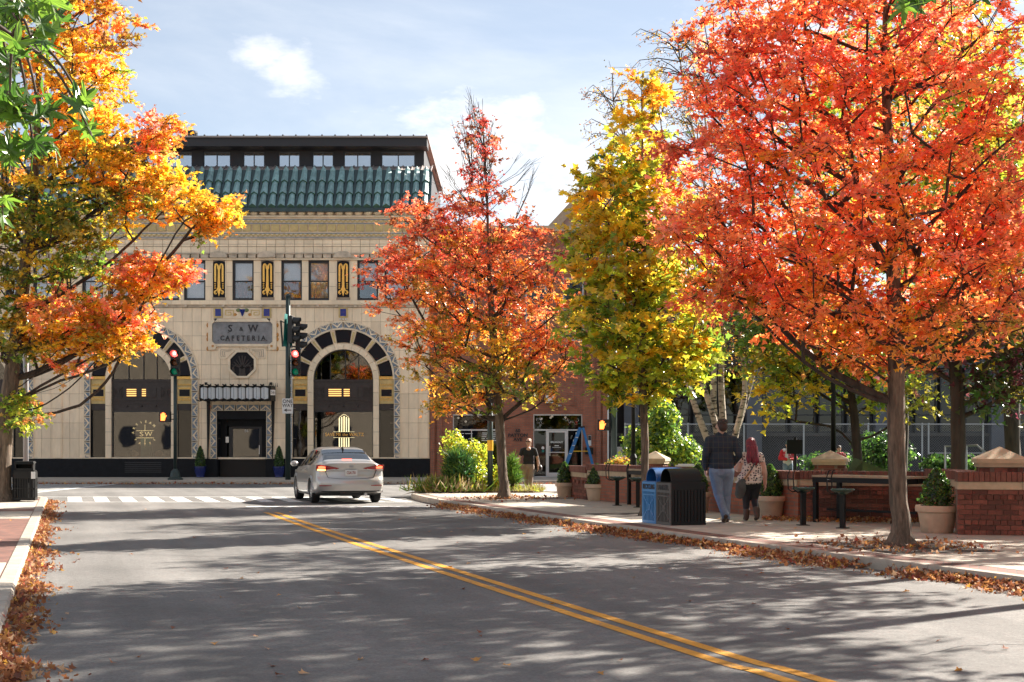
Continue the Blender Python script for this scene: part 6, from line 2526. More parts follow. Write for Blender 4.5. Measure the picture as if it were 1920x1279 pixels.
# cabin: seats so that the glass does not look into an empty shell
seat = MB()
for s in (-.37, .37):
    for x_ in (1.15, 2.25):
        seat.box(x_, x_ + .16, s - .22, s + .22, .5, 1.12)
        seat.box(x_ + .02, x_ + .12, s - .12, s + .12, 1.14, 1.3)
seat.box(.62, 1.1, -.6, .6, .9, 1.02)
seat.build('seats', 'car_black', car, local=True)
for a in AX:
    for s in (1, -1):
        w_ = thing_part('wheel', car, 0, 0, 0, 0)
        w_.location = (a, s * .79, .325)
        ty = MB()
        prof = [(.2, -.1), (.29, -.105), (.318, -.085), (.325, -.05), (.325, .05), (.318, .085), (.29, .105), (.2, .1)]
        n = 28
        ty.v = [(r * math.cos(2 * math.pi * k / n), y, r * math.sin(2 * math.pi * k / n)) for r, y in prof for k in range(n)]
        ty.f = [(i * n + k, i * n + (k + 1) % n, (i + 1) * n + (k + 1) % n, (i + 1) * n + k) for i in range(len(prof) - 1) for k in range(n)]
        ty.m = [0] * len(ty.f)
        ty.build('tyre', 'tyre', w_, local=True, smooth=40)
        rm_ = MB()
        for k in range(10):
            t0 = 2 * math.pi * k / 10
            rm_.bar((.04 * math.cos(t0), s * .085, .04 * math.sin(t0)), (.21 * math.cos(t0), s * .075, .21 * math.sin(t0)), .035, .03, (0, 1, 0))
        for k in range(24):
            t0, t1 = 2 * math.pi * k / 24, 2 * math.pi * (k + 1) / 24
            rm_.bar((.215 * math.cos(t0), s * .08, .215 * math.sin(t0)), (.215 * math.cos(t1), s * .08, .215 * math.sin(t1)), .04, .03, (0, 1, 0))
        rm_.ball((0, s * .085, 0), (.045, .02, .045), 10, 6)
        rm_.build('rim', 'rim', w_, local=True)
        MB().box(-.2, .2, -.02, .02, -.2, .2).build('brake_disc', 'car_black', w_, local=True)
        # arch lip and inner well
        lip = MB()
        for k in range(18):
            t0, t1 = R(-8 + 196 * k / 18), R(-8 + 196 * (k + 1) / 18)
            lip.bar((a + .362 * math.cos(t0), s * (c_w(a) - .008), .325 + .362 * math.sin(t0)), (a + .362 * math.cos(t1), s * (c_w(a) - .008), .325 + .362 * math.sin(t1)), .05, .05, (0, 1, 0))
        lip.build('wheel_arch', 'car_paint', car, local=True)
        wl = MB()
        arc = [(a + .37 * math.cos(R(t_)), .325 + .37 * math.sin(R(t_))) for t_ in range(-20, 201, 10)]
        y0, y1 = s * .87, s * .5
        vs = [(p, y0, q) for p, q in arc] + [(p, y1, q) for p, q in arc]
        nA = len(arc)
        wl.add(vs, [(k, k + 1, nA + k + 1, nA + k) for k in range(nA - 1)])
        wl.add([(p, y1, q) for p, q in arc], [tuple(range(nA))])
        wl.build('wheel_well', 'car_black', car, local=True)
# place: tail centre on the road, heading along the street
g = GP(664, 943.5, 0)
car.location = (g.x, g.y - .55, 0)
hd_ = Vector((-0.30, 1.0)).normalized()
car.rotation_euler = (0, 0, math.atan2(hd_.y, hd_.x))
# ------------------------------------------------------------------ people
mat('skin', (0.50, 0.29, 0.21), 0.55, noise=(20, 0.06))
mat('hair_brown', (0.035, 0.018, 0.012), 0.6, bump=(90, .6))
mat('hair_red', (0.16, 0.009, 0.022), 0.4, noise=(26, 0.75), bump=(45, 1.0), stretch=(1, 1, .3))
mat('hair_blond', (0.24, 0.16, 0.10), 0.6, bump=(90, .5))
mat('denim', (0.17, 0.225, 0.30), 0.85, noise=(7, 0.25), bump=(11, 1.0), stretch=(1, 1, .7))
mat('black_cloth', (0.014, 0.014, 0.017), 0.85, noise=(9, .2), bump=(25, .3))
mat('taupe', (0.25, 0.185, 0.15), 0.85, noise=(7, .15), bump=(20, .3))
mat('shoe_brown', (0.07, 0.04, 0.026), 0.6)
mat('shoe_light', (0.4, 0.34, 0.28), 0.6)
mat('red_cloth', (0.50, 0.02, 0.03), 0.8)
mat('white_cloth', (0.55, 0.54, 0.55), 0.8)
mat('beanie', (0.06, 0.10, 0.11), 0.9, bump=(60, .5))
mat('bag_grey', (0.075, 0.08, 0.072), 0.85, noise=(8, .25), bump=(25, .4))
mat('bag_dark', (0.03, 0.016, 0.014), 0.5)
mat('strap_tan', (0.50, 0.30, 0.16), 0.7)
mat('sunglasses', (0.008, 0.006, 0.006), 0.15)
mat('lip', (0.36, 0.12, 0.10), 0.5)


def plaid():
    m = mat('plaid', (0.018, 0.026, 0.040), 0.9, bump=(10, .9))
    t = m.node_tree
    p = t.nodes['Principled BSDF']
    tc_ = t.nodes.new('ShaderNodeTexCoord')
    sp = t.nodes.new('ShaderNodeSeparateXYZ')
    t.links.new(tc_.outputs['Object'], sp.inputs[0])
    outs = []
    for ax, per in ((0, .085), (2, .095)):
        a = t.nodes.new('ShaderNodeMath')
        a.operation = 'PINGPONG'
        a.inputs[1].default_value = per / 2
        t.links.new(sp.outputs[ax], a.inputs[0])
        l = t.nodes.new('ShaderNodeMath')
        l.operation = 'LESS_THAN'
        l.inputs[1].default_value = .0028
        t.links.new(a.outputs[0], l.inputs[0])
        outs.append(l.outputs[0])
    mx = t.nodes.new('ShaderNodeMath')
    mx.operation = 'MAXIMUM'
    t.links.new(outs[0], mx.inputs[0])
    t.links.new(outs[1], mx.inputs[1])
    mm = t.nodes.new('ShaderNodeMixRGB')
    mm.inputs[1].default_value = (0.016, 0.024, 0.038, 1)
    mm.inputs[2].default_value = (0.07, 0.06, 0.04, 1)
    t.links.new(mx.outputs[0], mm.inputs[0])
    t.links.new(mm.outputs[0], p.inputs['Base Color'])


plaid()


def spotted(name, base, spot, scale, thr):
    m = mat(name, base, 0.85, bump=(12, .9))
    t = m.node_tree
    p = t.nodes['Principled BSDF']
    tc_ = t.nodes.new('ShaderNodeTexCoord')
    v = t.nodes.new('ShaderNodeTexVoronoi')
    v.inputs['Scale'].default_value = scale
    v.inputs['Randomness'].default_value = .55
    t.links.new(tc_.outputs['Object'], v.inputs['Vector'])
    l = t.nodes.new('ShaderNodeMath')
    l.operation = 'LESS_THAN'
    l.inputs[1].default_value = thr
    t.links.new(v.outputs['Distance'], l.inputs[0])
    mm = t.nodes.new('ShaderNodeMixRGB')
    mm.inputs[1].default_value = (*base, 1)
    mm.inputs[2].default_value = (*spot, 1)
    t.links.new(l.outputs[0], mm.inputs[0])
    t.links.new(mm.outputs[0], p.inputs['Base Color'])


spotted('blouse', (0.62, 0.54, 0.45), (0.035, 0.03, 0.035), 21, .36)
spotted('jacket_print', (0.50, 0.05, 0.07), (0.5, 0.5, 0.52), 14, .32)


def capsule(mb, a, b, ra, rb, n=14):
    a, b = Vector(a), Vector(b)
    d = b - a
    Ln = max(d.length, 1e-5)
    d = d / Ln
    pts, rad = [], []
    for k in range(5):
        t = math.pi / 2 * (1 - k / 4)
        pts.append(a - d * ra * math.sin(t))
        rad.append(max(ra * math.cos(t), .001))
    for k in range(1, 4):
        pts.append(a.lerp(b, k / 4))
        rad.append(ra + (rb - ra) * k / 4)
    for k in range(5):
        t = math.pi / 2 * k / 4
        pts.append(b + d * rb * math.sin(t))
        rad.append(max(rb * math.cos(t), .001))
    mb.tube(pts, rad, n)


def seg_dist(P, a, b, ra, rb):
    a, b = np.array(a), np.array(b)
    d = b - a
    t = np.clip(((P - a) @ d) / max(d @ d, 1e-9), 0, 1)
    return np.linalg.norm(P - (a + t[:, None] * d), axis=1) - (ra + (rb - ra) * t)


def person(label, loc, rotz, parts, mats, scale=1.0, voxel=.011, name='person'):
    """parts: ('c', a, b, ra, rb, material) tapered limbs and ('e', centre, radii, material) masses, merged into one skin"""
    t = thing(name, label, 'person', loc, rotz)
    t.scale = (scale,) * 3
    mb = MB()
    for q in parts:
        if q[0] == 'c':
            capsule(mb, *q[1:5])
        else:
            mb.ball(q[1], q[2], 18, 12)
    me = mb.mesh('body', mats)
    o = link('body', me, t, off=Vector((0, 0, 0)))
    rm = o.modifiers.new('remesh', 'REMESH')
    rm.mode = 'VOXEL'
    rm.voxel_size = voxel
    rm.use_smooth_shade = True
    sm = o.modifiers.new('smooth', 'SMOOTH')
    sm.factor = .5
    sm.iterations = 4
    dg = bpy.context.evaluated_depsgraph_get()
    me2 = bpy.data.meshes.new_from_object(o.evaluated_get(dg))
    o.modifiers.clear()
    o.data = me2
    me2.name = 'body'
    me2.materials.clear()
    for m in mats:
        me2.materials.append(MATS[m])
    n = len(me2.polygons)
    C = np.empty(n * 3)
    me2.polygons.foreach_get('center', C)
    C = C.reshape(-1, 3)
    best = np.full(n, 1e9)
    idx = np.zeros(n, dtype=np.int32)
    for q in parts:
        if q[0] == 'c':
            d = seg_dist(C, q[1], q[2], q[3], q[4])
        else:
            r = np.array(q[2])
            k = np.linalg.norm((C - np.array(q[1])) / r, axis=1)
            d = (k - 1) * r.min()
        mi = mats.index(q[-1])
        u = d < best
        best[u] = d[u]
        idx[u] = mi
    me2.polygons.foreach_set('material_index', idx)
    me2.polygons.foreach_set('use_smooth', np.ones(n, dtype=bool))
    me2.update()
    return t


def hand(wrist, tip_dir, palm_n, side, m='skin', s=1.0, curl=.6):
    """palm and five bent fingers; side = +1 when the thumb is on the cross(tip_dir, palm_n) side"""
    w, d, n = Vector(wrist), Vector(tip_dir).normalized(), Vector(palm_n).normalized()
    u = d.cross(n).normalized() * side
    res = [('c', w, w + d * .05 * s, .022 * s, .03 * s, m)]
    kn = w + d * .085 * s
    res.append(('c', w + d * .04 * s + u * .018 * s, kn + u * .025 * s, .017 * s, .014 * s, m))
    res.append(('c', w + d * .04 * s - u * .018 * s, kn - u * .025 * s, .017 * s, .013 * s, m))
    for i, l in enumerate((.068, .078, .072, .056)):
        b0 = kn + u * (.03 - .02 * i) * s
        d1 = (d + n * curl * .5).normalized()
        d2 = (d + n * curl * 1.6).normalized()
        p1 = b0 + d1 * l * .5 * s
        p2 = p1 + d2 * l * .5 * s
        res += [('c', b0, p1, .0095 * s, .009 * s, m), ('c', p1, p2, .009 * s, .0075 * s, m)]
    t0 = w + d * .025 * s + u * .024 * s
    t1 = t0 + (d * .6 + u * .7 + n * .2).normalized() * .04 * s
    t2 = t1 + (d * .9 + u * .15 + n * .4).normalized() * .032 * s
    res += [('c', t0, t1, .013 * s, .011 * s, m), ('c', t1, t2, .011 * s, .008 * s, m)]
    return res


def head(c, face, hair=None, m='skin', s=1.0):
    """skull, jaw, nose, ears; face = unit direction the face looks (horizontal)"""
    c, f = Vector(c), Vector(face).normalized()
    u = Vector((-f.y, f.x, 0))
    return [('e', c + Vector((0, 0, .02)) * s, (.078 * s, .092 * s, .105 * s), m),
            ('e', c + f * .02 * s - Vector((0, 0, .055)) * s, (.062 * s, .07 * s, .07 * s), m),
            ('c', c + f * .088 * s + Vector((0, 0, .012)) * s, c + f * .108 * s - Vector((0, 0, .022)) * s, .011 * s, .016 * s, m),
            ('c', c + f * .078 * s + Vector((0, 0, .03)) * s + u * .04 * s, c + f * .08 * s + Vector((0, 0, .03)) * s - u * .04 * s, .018 * s, .018 * s, m),
            ('e', c + u * .08 * s, (.018 * s, .022 * s, .032 * s), m), ('e', c - u * .08 * s, (.018 * s, .022 * s, .032 * s), m)]


def hairball(parent, shapes, m, name='hair', vox=.012):
    mb = MB()
    for q in shapes:
        if len(q) == 2:
            mb.ball(q[0], q[1], 16, 10)
        else:
            capsule(mb, *q)
    o = link(name, mb.mesh(name, m), parent, off=Vector((0, 0, 0)))
    rm = o.modifiers.new('remesh', 'REMESH')
    rm.mode = 'VOXEL'
    rm.voxel_size = vox
    rm.use_smooth_shade = True
    sm = o.modifiers.new('smooth', 'SMOOTH')
    sm.iterations = 3
    return o


# --- man in the plaid shirt, walking away (local +y = away from the viewer)
sh, je, sk, so_ = 'plaid', 'denim', 'skin', 'shoe_brown'
P = [('e', (0, .0, 1.36), (.235, .145, .22), sh), ('e', (0, .02, 1.14), (.235, .165, .22), sh), ('e', (0, 0.0, 1.0), (.228, .16, .12), sh),
     ('c', (-.17, 0, 1.47), (.17, 0, 1.47), .085, .085, sh), ('c', (0, 0, 1.5), (0, .02, 1.60), .075, .062, sk), ('c', (-.06, 0, 1.545), (.06, 0, 1.545), .06, .06, sh),
     # arms
     ('c', (-.225, 0, 1.46), (-.30, -.03, 1.19), .078, .064, sh), ('c', (-.30, -.03, 1.19), (-.275, .07, .96), .062, .046, sh),
     ('c', (.225, 0, 1.46), (.305, -.06, 1.19), .078, .064, sh), ('c', (.305, -.06, 1.19), (.235, .14, 1.03), .062, .048, sh),
     # seat and legs: left foot trailing with the heel lifted, right foot planted ahead
     ('e', (0, -.01, .91), (.205, .145, .15), je), ('c', (-.10, 0, .9), (.10, 0, .9), .13, .13, je),
     ('c', (-.105, 0, .86), (-.045, .05, .49), .122, .085, je), ('c', (-.045, .05, .49), (.015, -.17, .17), .082, .068, je), ('c', (.015, -.17, .17), (.02, -.2, .14), .075, .072, je),
     ('c', (.105, 0, .86), (.115, .13, .48), .122, .086, je), ('c', (.115, .13, .48), (.10, .10, .10), .084, .074, je), ('c', (.10, .1, .1), (.10, .1, .07), .078, .078, je),
     ('c', (.02, -.24, .125), (.02, -.10, .045), .043, .045, so_), ('c', (.02, -.10, .045), (.02, -.04, .035), .045, .034, so_),
     ('c', (.10, .05, .042), (.105, .19, .036), .042, .045, so_), ('c', (.105, .19, .036), (.11, .27, .032), .045, .03, so_)]
P += hand((-.272, .085, .94), (.05, .12, -1), (1, .2, 0), -1)
P += hand((.225, .165, 1.02), (-.5, .6, -.3), (0, -.4, -1), 1)
P += head((0, .03, 1.70), (.12, 1, 0), s=1.06)
man = person('man in dark plaid shirt and light jeans walking away beside a red-haired woman', tuple(GP(1353, 980, SZ)), R(4), P, [sh, je, sk, so_], 1.0)
man.location.z = SZ + .004
hairball(man, [((0, .015, 1.745), (.092, .100, .092)), ((0, -.035, 1.70), (.084, .055, .09)), ((.02, .05, 1.80), (.06, .06, .04)), ((-.03, .01, 1.805), (.055, .06, .04))] + [((.088 * math.cos(k * 2.4) * math.sin(.35 + k * .045), .015 + .095 * math.sin(k * 2.4) * math.sin(.35 + k * .045), 1.745 + .092 * math.cos(.35 + k * .045)), (.022, .022, .02)) for k in range(26)], 'hair_brown', vox=.008)
MB().box(-.10, -.01, -.195, -.185, .84, .95).build('back_pocket', 'denim', man, local=True)
tmp = man.children[-1]
tmp.rotation_euler = (R(3), 0, 0)

# --- red-haired woman holding his arm
bl, lg, bt = 'blouse', 'black_cloth', 'shoe_brown'
P = [('e', (0, 0, 1.10), (.175, .125, .16), bl), ('e', (0, .0, .93), (.20, .15, .18), bl), ('e', (-.02, -.01, .78), (.235, .18, .13), bl), ('e', (-.05, -.02, .70), (.25, .19, .05), bl),
     ('c', (-.12, 0, 1.185), (.12, 0, 1.185), .065, .065, bl), ('c', (0, 0, 1.2), (0, .01, 1.29), .055, .05, sk),
     ('c', (-.165, 0, 1.17), (-.20, -.01, 1.08), .072, .07, bl), ('c', (.165, 0, 1.17), (.195, -.01, 1.08), .07, .066, bl),
     ('c', (-.195, -.01, 1.10), (-.235, -.02, .93), .064, .055, sk), ('c', (-.235, -.02, .93), (-.345, .07, .99), .05, .034, sk),
     ('c', (.19, -.01, 1.10), (.245, -.03, .86), .062, .05, sk), ('c', (.245, -.03, .86), (.265, .03, .67), .048, .033, sk),
     ('e', (0, -.02, .70), (.18, .15, .12), lg),
     ('c', (-.085, 0, .66), (-.075, .06, .38), .105, .072, lg), ('c', (-.075, .06, .38), (-.07, .06, .18), .068, .055, lg),
     ('c', (.085, 0, .66), (.075, .05, .40), .105, .072, lg), ('c', (.075, .05, .40), (.085, -.06, .20), .068, .055, lg),
     ('c', (-.07, .06, .19), (-.07, .06, .06), .064, .05, bt), ('c', (-.07, .05, .04), (-.07, .19, .035), .04, .034, bt),
     ('c', (.085, -.06, .21), (.09, -.10, .09), .064, .05, bt), ('c', (.09, -.12, .07), (.09, .0, .035), .04, .035, bt)]
P += hand((-.355, .08, 1.0), (-.6, .6, .2), (0, 0, -1), 1, s=.85)
P += hand((.266, .035, .655), (.03, .1, -1), (-1, .1, 0), 1, s=.9)
P += head((0, .02, 1.375), (.2, 1, 0), s=.94)
wom = person('woman with long red hair in a cream spotted blouse, seen from behind', tuple(GP(1408, 977, SZ)), R(3), P, [bl, lg, sk, bt], 1.0)
wom.location.z = SZ + .004
wom.location.x += .0
hairball(wom, [((0, .0, 1.405), (.100, .11, .105)), ((0, -.055, 1.33), (.105, .065, .13)), ((-.01, -.105, 1.20), (.095, .05, .14)), ((.045, -.115, 1.12), (.085, .045, .10)), ((-.055, -.10, 1.14), (.06, .04, .10)),
               ((.09, -.09, 1.18), (.035, .04, .11)), ((.06, -.11, 1.05), (.04, .03, .06))] + [((-.08 + .02 * k, -.10 - .02 * (k % 2), 1.34), (-.085 + .023 * k + .012 * (k % 3), -.135 - .012 * (k % 2), 1.04 + .03 * (k % 4)), .02, .013) for k in range(9)], 'hair_red', vox=.008)
bg_ = thing('shoulder_bag', 'grey cloth shoulder bag hanging at the red-haired woman\'s left hip', 'bag', tuple(wom.location), R(3))
b_ = MB()
for q in (((-.22, -.16, .60), (.10, .07, .14)), ((-.24, -.15, .50), (.09, .06, .10)), ((-.19, -.16, .70), (.07, .05, .07))):
    b_.ball(q[0], q[1], 14, 10)
bo = link('bag_body', b_.mesh('bag_body', 'bag_grey'), bg_, off=Vector((0, 0, 0)))
rm = bo.modifiers.new('remesh', 'REMESH')
rm.mode = 'VOXEL'
rm.voxel_size = .014
rm.use_smooth_shade = True
MB().bar((-.16, -.20, .76), (-.05, -.175, .90), .045, .014, (0, 1, 0)).build('strap_pad', 'strap_tan', bg_, local=True)
MB().tube([(-.2, -.19, .70), (-.16, -.2, .76), (-.05, -.175, .90), (.05, -.145, 1.06), (.10, -.05, 1.24), (.10, .04, 1.23)], .011, 6).build('strap', 'bag_grey', bg_, local=True)

# --- woman walking towards the viewer on the far crossing (local -y = towards the viewer)
tp_, tr_, sh2 = 'black_cloth', 'taupe', 'shoe_light'
P = [('e', (0, 0, 1.23), (.17, .115, .18), tp_), ('e', (0, 0, 1.04), (.165, .12, .17), tp_), ('e', (0, 0, .93), (.175, .125, .07), tp_),
     ('c', (-.14, 0, 1.345), (.14, 0, 1.345), .06, .06, tp_), ('c', (0, 0, 1.37), (0, -.02, 1.48), .052, .048, sk), ('e', (0, -.075, 1.36), (.06, .045, .055), sk),
     ('c', (-.185, 0, 1.33), (-.235, 0, 1.18), .06, .056, tp_), ('c', (.185, 0, 1.33), (.235, 0, 1.18), .06, .056, tp_),
     ('c', (-.235, 0, 1.19), (-.275, -.02, 1.06), .047, .042, sk), ('c', (-.275, -.02, 1.06), (-.28, -.05, .84), .04, .028, sk),
     ('c', (.235, 0, 1.19), (.275, .02, 1.05), .047, .042, sk), ('c', (.275, .02, 1.05), (.285, -.06, .84), .04, .028, sk),
     ('e', (0, 0, .86), (.175, .13, .12), tr_),
     ('c', (-.085, 0, .82), (-.065, .0, .46), .098, .07, tr_), ('c', (-.065, .0, .46), (-.02, .18, .14), .066, .058, tr_), ('c', (-.02, .18, .14), (-.02, .19, .1), .06, .06, tr_),
     ('c', (.085, 0, .82), (.06, -.1, .46), .098, .072, tr_), ('c', (.06, -.1, .46), (.035, -.1, .10), .068, .062, tr_), ('c', (.035, -.1, .10), (.035, -.1, .07), .064, .066, tr_),
     ('c', (-.02, .2, .09), (-.02, .1, .035), .036, .034, sh2), ('c', (.035, -.07, .038), (.035, -.22, .032), .038, .032, sh2)]
P += hand((-.281, -.06, .82), (0, -.08, -1), (1, 0, 0), 1, s=.9)
P += hand((.286, -.07, .82), (0, -.1, -1), (-1, 0, 0), -1, s=.9)
P += head((0, -.03, 1.555), (-.25, -1, 0), s=.95)
g = GP(991, 928, 0)
wk = person('woman in black t-shirt and sunglasses walking towards the viewer on the far crossing', (g.x, g.y, 0.004), 0, P, [tp_, tr_, sk, sh2], 1.0)
hairball(wk, [((.01, .0, 1.60), (.085, .092, .082)), ((.02, .055, 1.54), (.065, .06, .08)), ((.05, .07, 1.47), (.035, .035, .06))], 'hair_blond')
gl_ = MB()
fdir = Vector((-.25, -1, 0)).normalized()
ud = Vector((-fdir.y, fdir.x, 0))
for s in (-1, 1):
    c = Vector((0, -.03, 1.578)) + fdir * .088 + ud * s * .034
    gl_.obox((c.x, c.y, c.z - .02), (.06, .02, .04), math.atan2(ud.y, ud.x))
    e1_ = Vector((0, -.03, 1.583)) + ud * s * .076
    gl_.bar(c + Vector((0, 0, .012)) + ud * s * .02, e1_, .008)
gl_.build('sunglasses', 'sunglasses', wk, local=True)
c = Vector((0, -.03, 1.515)) + fdir * .092
MB().ball(c, (.024, .012, .008), 8, 6).build('mouth', 'lip', wk, local=True)
hb = thing('handbag', 'dark handbag at the hip of the woman on the far crossing', 'bag', (g.x, g.y, 0))
b_ = MB().ball((.34, .03, .80), (.07, .12, .10), 14, 10)
b_.build('bag_body', 'bag_dark', hb, local=True, smooth=True)
MB().tube([(.34, -.03, .88), (.30, -.02, 1.1), (.20, -.02, 1.36), (.16, .04, 1.41), (.22, .09, 1.2), (.33, .09, .9)], .009, 6).build('strap', 'white_cloth', hb, local=True)


# --- two people in the park
def sitter(label, px, py_top, Y, hat):
    top = PX(px, py_top, Y)
    k = (top.z - .28) / 1.68
    jk = 'red_cloth' if hat else 'jacket_print'
    P = [('e', (0, 0, 1.18), (.21, .14, .24), 'jacket_print'), ('c', (-.05, -.11, 1.32), (-.06, -.12, 1.0), .05, .05, 'white_cloth'), ('e', (0, 0, .95), (.18, .13, .14), 'white_cloth'),
         ('c', (-.14, 0, 1.36), (.14, 0, 1.36), .075, .075, 'white_cloth' if hat else jk), ('c', (0, 0, 1.4), (0, -.01, 1.5), .055, .05, 'skin'),
         ('c', (-.2, 0, 1.33), (-.29, -.04, 1.08), .075, .07, jk), ('c', (-.29, -.04, 1.08), (-.08, -.2, 1.05), .068, .05, jk),
         ('c', (.2, 0, 1.33), (.29, -.04, 1.08), .075, .07, jk), ('c', (.29, -.04, 1.08), (.08, -.2, 1.05), .068, .05, jk),
         ('c', (-.09, 0, .86), (-.1, 0, .45), .1, .075, 'denim'), ('c', (-.1, 0, .45), (-.1, .02, .08), .07, .055, 'denim'), ('c', (-.1, .02, .04), (-.1, -.12, .035), .04, .035, 'shoe_brown'),
         ('c', (.09, 0, .86), (.1, 0, .45), .1, .075, 'denim'), ('c', (.1, 0, .45), (.1, .02, .08), .07, .055, 'denim'), ('c', (.1, .02, .04), (.1, -.12, .035), .04, .035, 'shoe_brown')]
    P += hand((-.075, -.21, 1.05), (.8, -.3, 0), (0, 0, 1), 1, s=.95) + hand((.075, -.21, 1.05), (-.8, -.3, 0), (0, 0, 1), -1, s=.95)
    P += head((0, -.01, 1.57), (.1, -1, 0))
    t = person(label, (top.x, Y, .30), 0, P, ['red_cloth', 'white_cloth', 'jacket_print', 'skin', 'denim', 'shoe_brown'], k, .016)
    hairball(t, [((0, .01, 1.62), (.10, .11, .095))], 'beanie' if hat else 'hair_brown', 'knitted_hat' if hat else 'hair')


sitter('person in red and white jacket and knitted hat behind the seat wall', 1477, 830, 39.0, True)
sitter('person in patterned red top half hidden behind the capped pier', 1573, 838, 39.5, False)
# ------------------------------------------------------------------ foliage
rng = np.random.default_rng(11)
LEAF = {
    'kite': (np.array([(0, 0, 0), (.42, .42, .06), (0, 1, 0), (-.42, .42, .06)]), [(0, 1, 2), (0, 2, 3)]),
    'five': (np.array([(0, 0, 0), (.5, .16, .08), (.2, .46, 0.0), (0, 1, -.05), (-.2, .46, 0.0), (-.5, .16, .08)]), [(0, 1, 2), (0, 2, 4), (2, 3, 4), (0, 4, 5)]),
    'maple': (np.array([(0, .25, 0), (0, -.02, 0), (.30, -.06, .05), (.24, .18, .02), (.56, .36, .10), (.24, .50, .02), (0, 1.0, -.06), (-.24, .50, .02), (-.56, .36, .10), (-.24, .18, .02), (-.30, -.06, .05)]),
              [(0, i, i + 1) for i in range(1, 10)] + [(0, 10, 1)]),
    'blade': (np.array([(-.05, 0, 0), (.05, 0, 0), (.035, .6, .05), (0, 1, .16), (-.035, .6, .05)]), [(0, 1, 2, ), (0, 2, 4), (4, 2, 3)]),
}


def leaf_mesh(name, kind, pos, nrm, dirn, size, col):
    """one mesh holding many leaves: numpy arrays of positions, normals, tip directions, sizes and colours"""
    tv, tf = LEAF[kind]
    N, K = len(pos), len(tv)
    nrm = nrm / np.linalg.norm(nrm, axis=1, keepdims=True)
    dirn = dirn - nrm * np.sum(dirn * nrm, axis=1, keepdims=True)
    dirn /= np.maximum(np.linalg.norm(dirn, axis=1, keepdims=True), 1e-6)
    sid = np.cross(dirn, nrm)
    curl = rng.normal(1.0, 1.6, (N, 1, 1))
    V = pos[:, None, :] + size[:, None, None] * (tv[None, :, 0:1] * sid[:, None, :] + tv[None, :, 1:2] * dirn[:, None, :] + tv[None, :, 2:3] * curl * nrm[:, None, :])
    V = V.reshape(-1, 3)
    Fa = (np.array(tf)[None, :, :] + (np.arange(N) * K)[:, None, None]).reshape(-1, 3)
    me = bpy.data.meshes.new(name)
    me.vertices.add(len(V))
    me.vertices.foreach_set('co', V.ravel())
    me.loops.add(Fa.size)
    me.loops.foreach_set('vertex_index', Fa.ravel().astype(np.int32))
    me.polygons.add(len(Fa))
    me.polygons.foreach_set('loop_start', (np.arange(len(Fa)) * 3).astype(np.int32))
    at = me.color_attributes.new('leaf_colour', 'FLOAT_COLOR', 'POINT')
    C = np.ones((N, K, 4))
    C[:, :, :3] = col[:, None, :]
    at.data.foreach_set('color', C.ravel())
    me.update(calc_edges=True)
    me.validate()
    return me


def rand_dirs(n, up=0.0):
    v = rng.normal(size=(n, 3))
    v /= np.linalg.norm(v, axis=1, keepdims=True)
    v[:, 2] += up
    return v


RED, CRIM = (0.61, 0.135, 0.075), (0.45, 0.07, 0.06)
ORAN, ROSE = (0.71, 0.265, 0.085), (0.72, 0.28, 0.19)
AMB, YEL = (0.62, 0.30, 0.03), (0.64, 0.44, 0.035)
OLIVE, GRN, DGRN, LIME = (0.28, 0.23, 0.035), (0.13, 0.22, 0.03), (0.05, 0.11, 0.02), (0.38, 0.43, 0.04)
BRN = (0.22, 0.10, 0.04)
PURP = (0.13, 0.03, 0.05)


def pick(pal, n):
    """pal: list of (colour, weight)"""
    w = np.array([p[1] for p in pal], float)
    w /= w.sum()
    i = rng.choice(len(pal), size=n, p=w)
    return np.array([p[0] for p in pal])[i]


def blob(px, py, Y, rx, ry, rd, wgt, pal, dY=0.0):
    """crown lobe given at photo position (px, py) at distance Y; radii in photo pixels, depth radius in metres"""
    Yc = Y + dY
    c = PX(px, py, Yc)
    k = Yc / FPX
    return (np.array(c), np.array((rx * k, rd, ry * k)), wgt, pal)


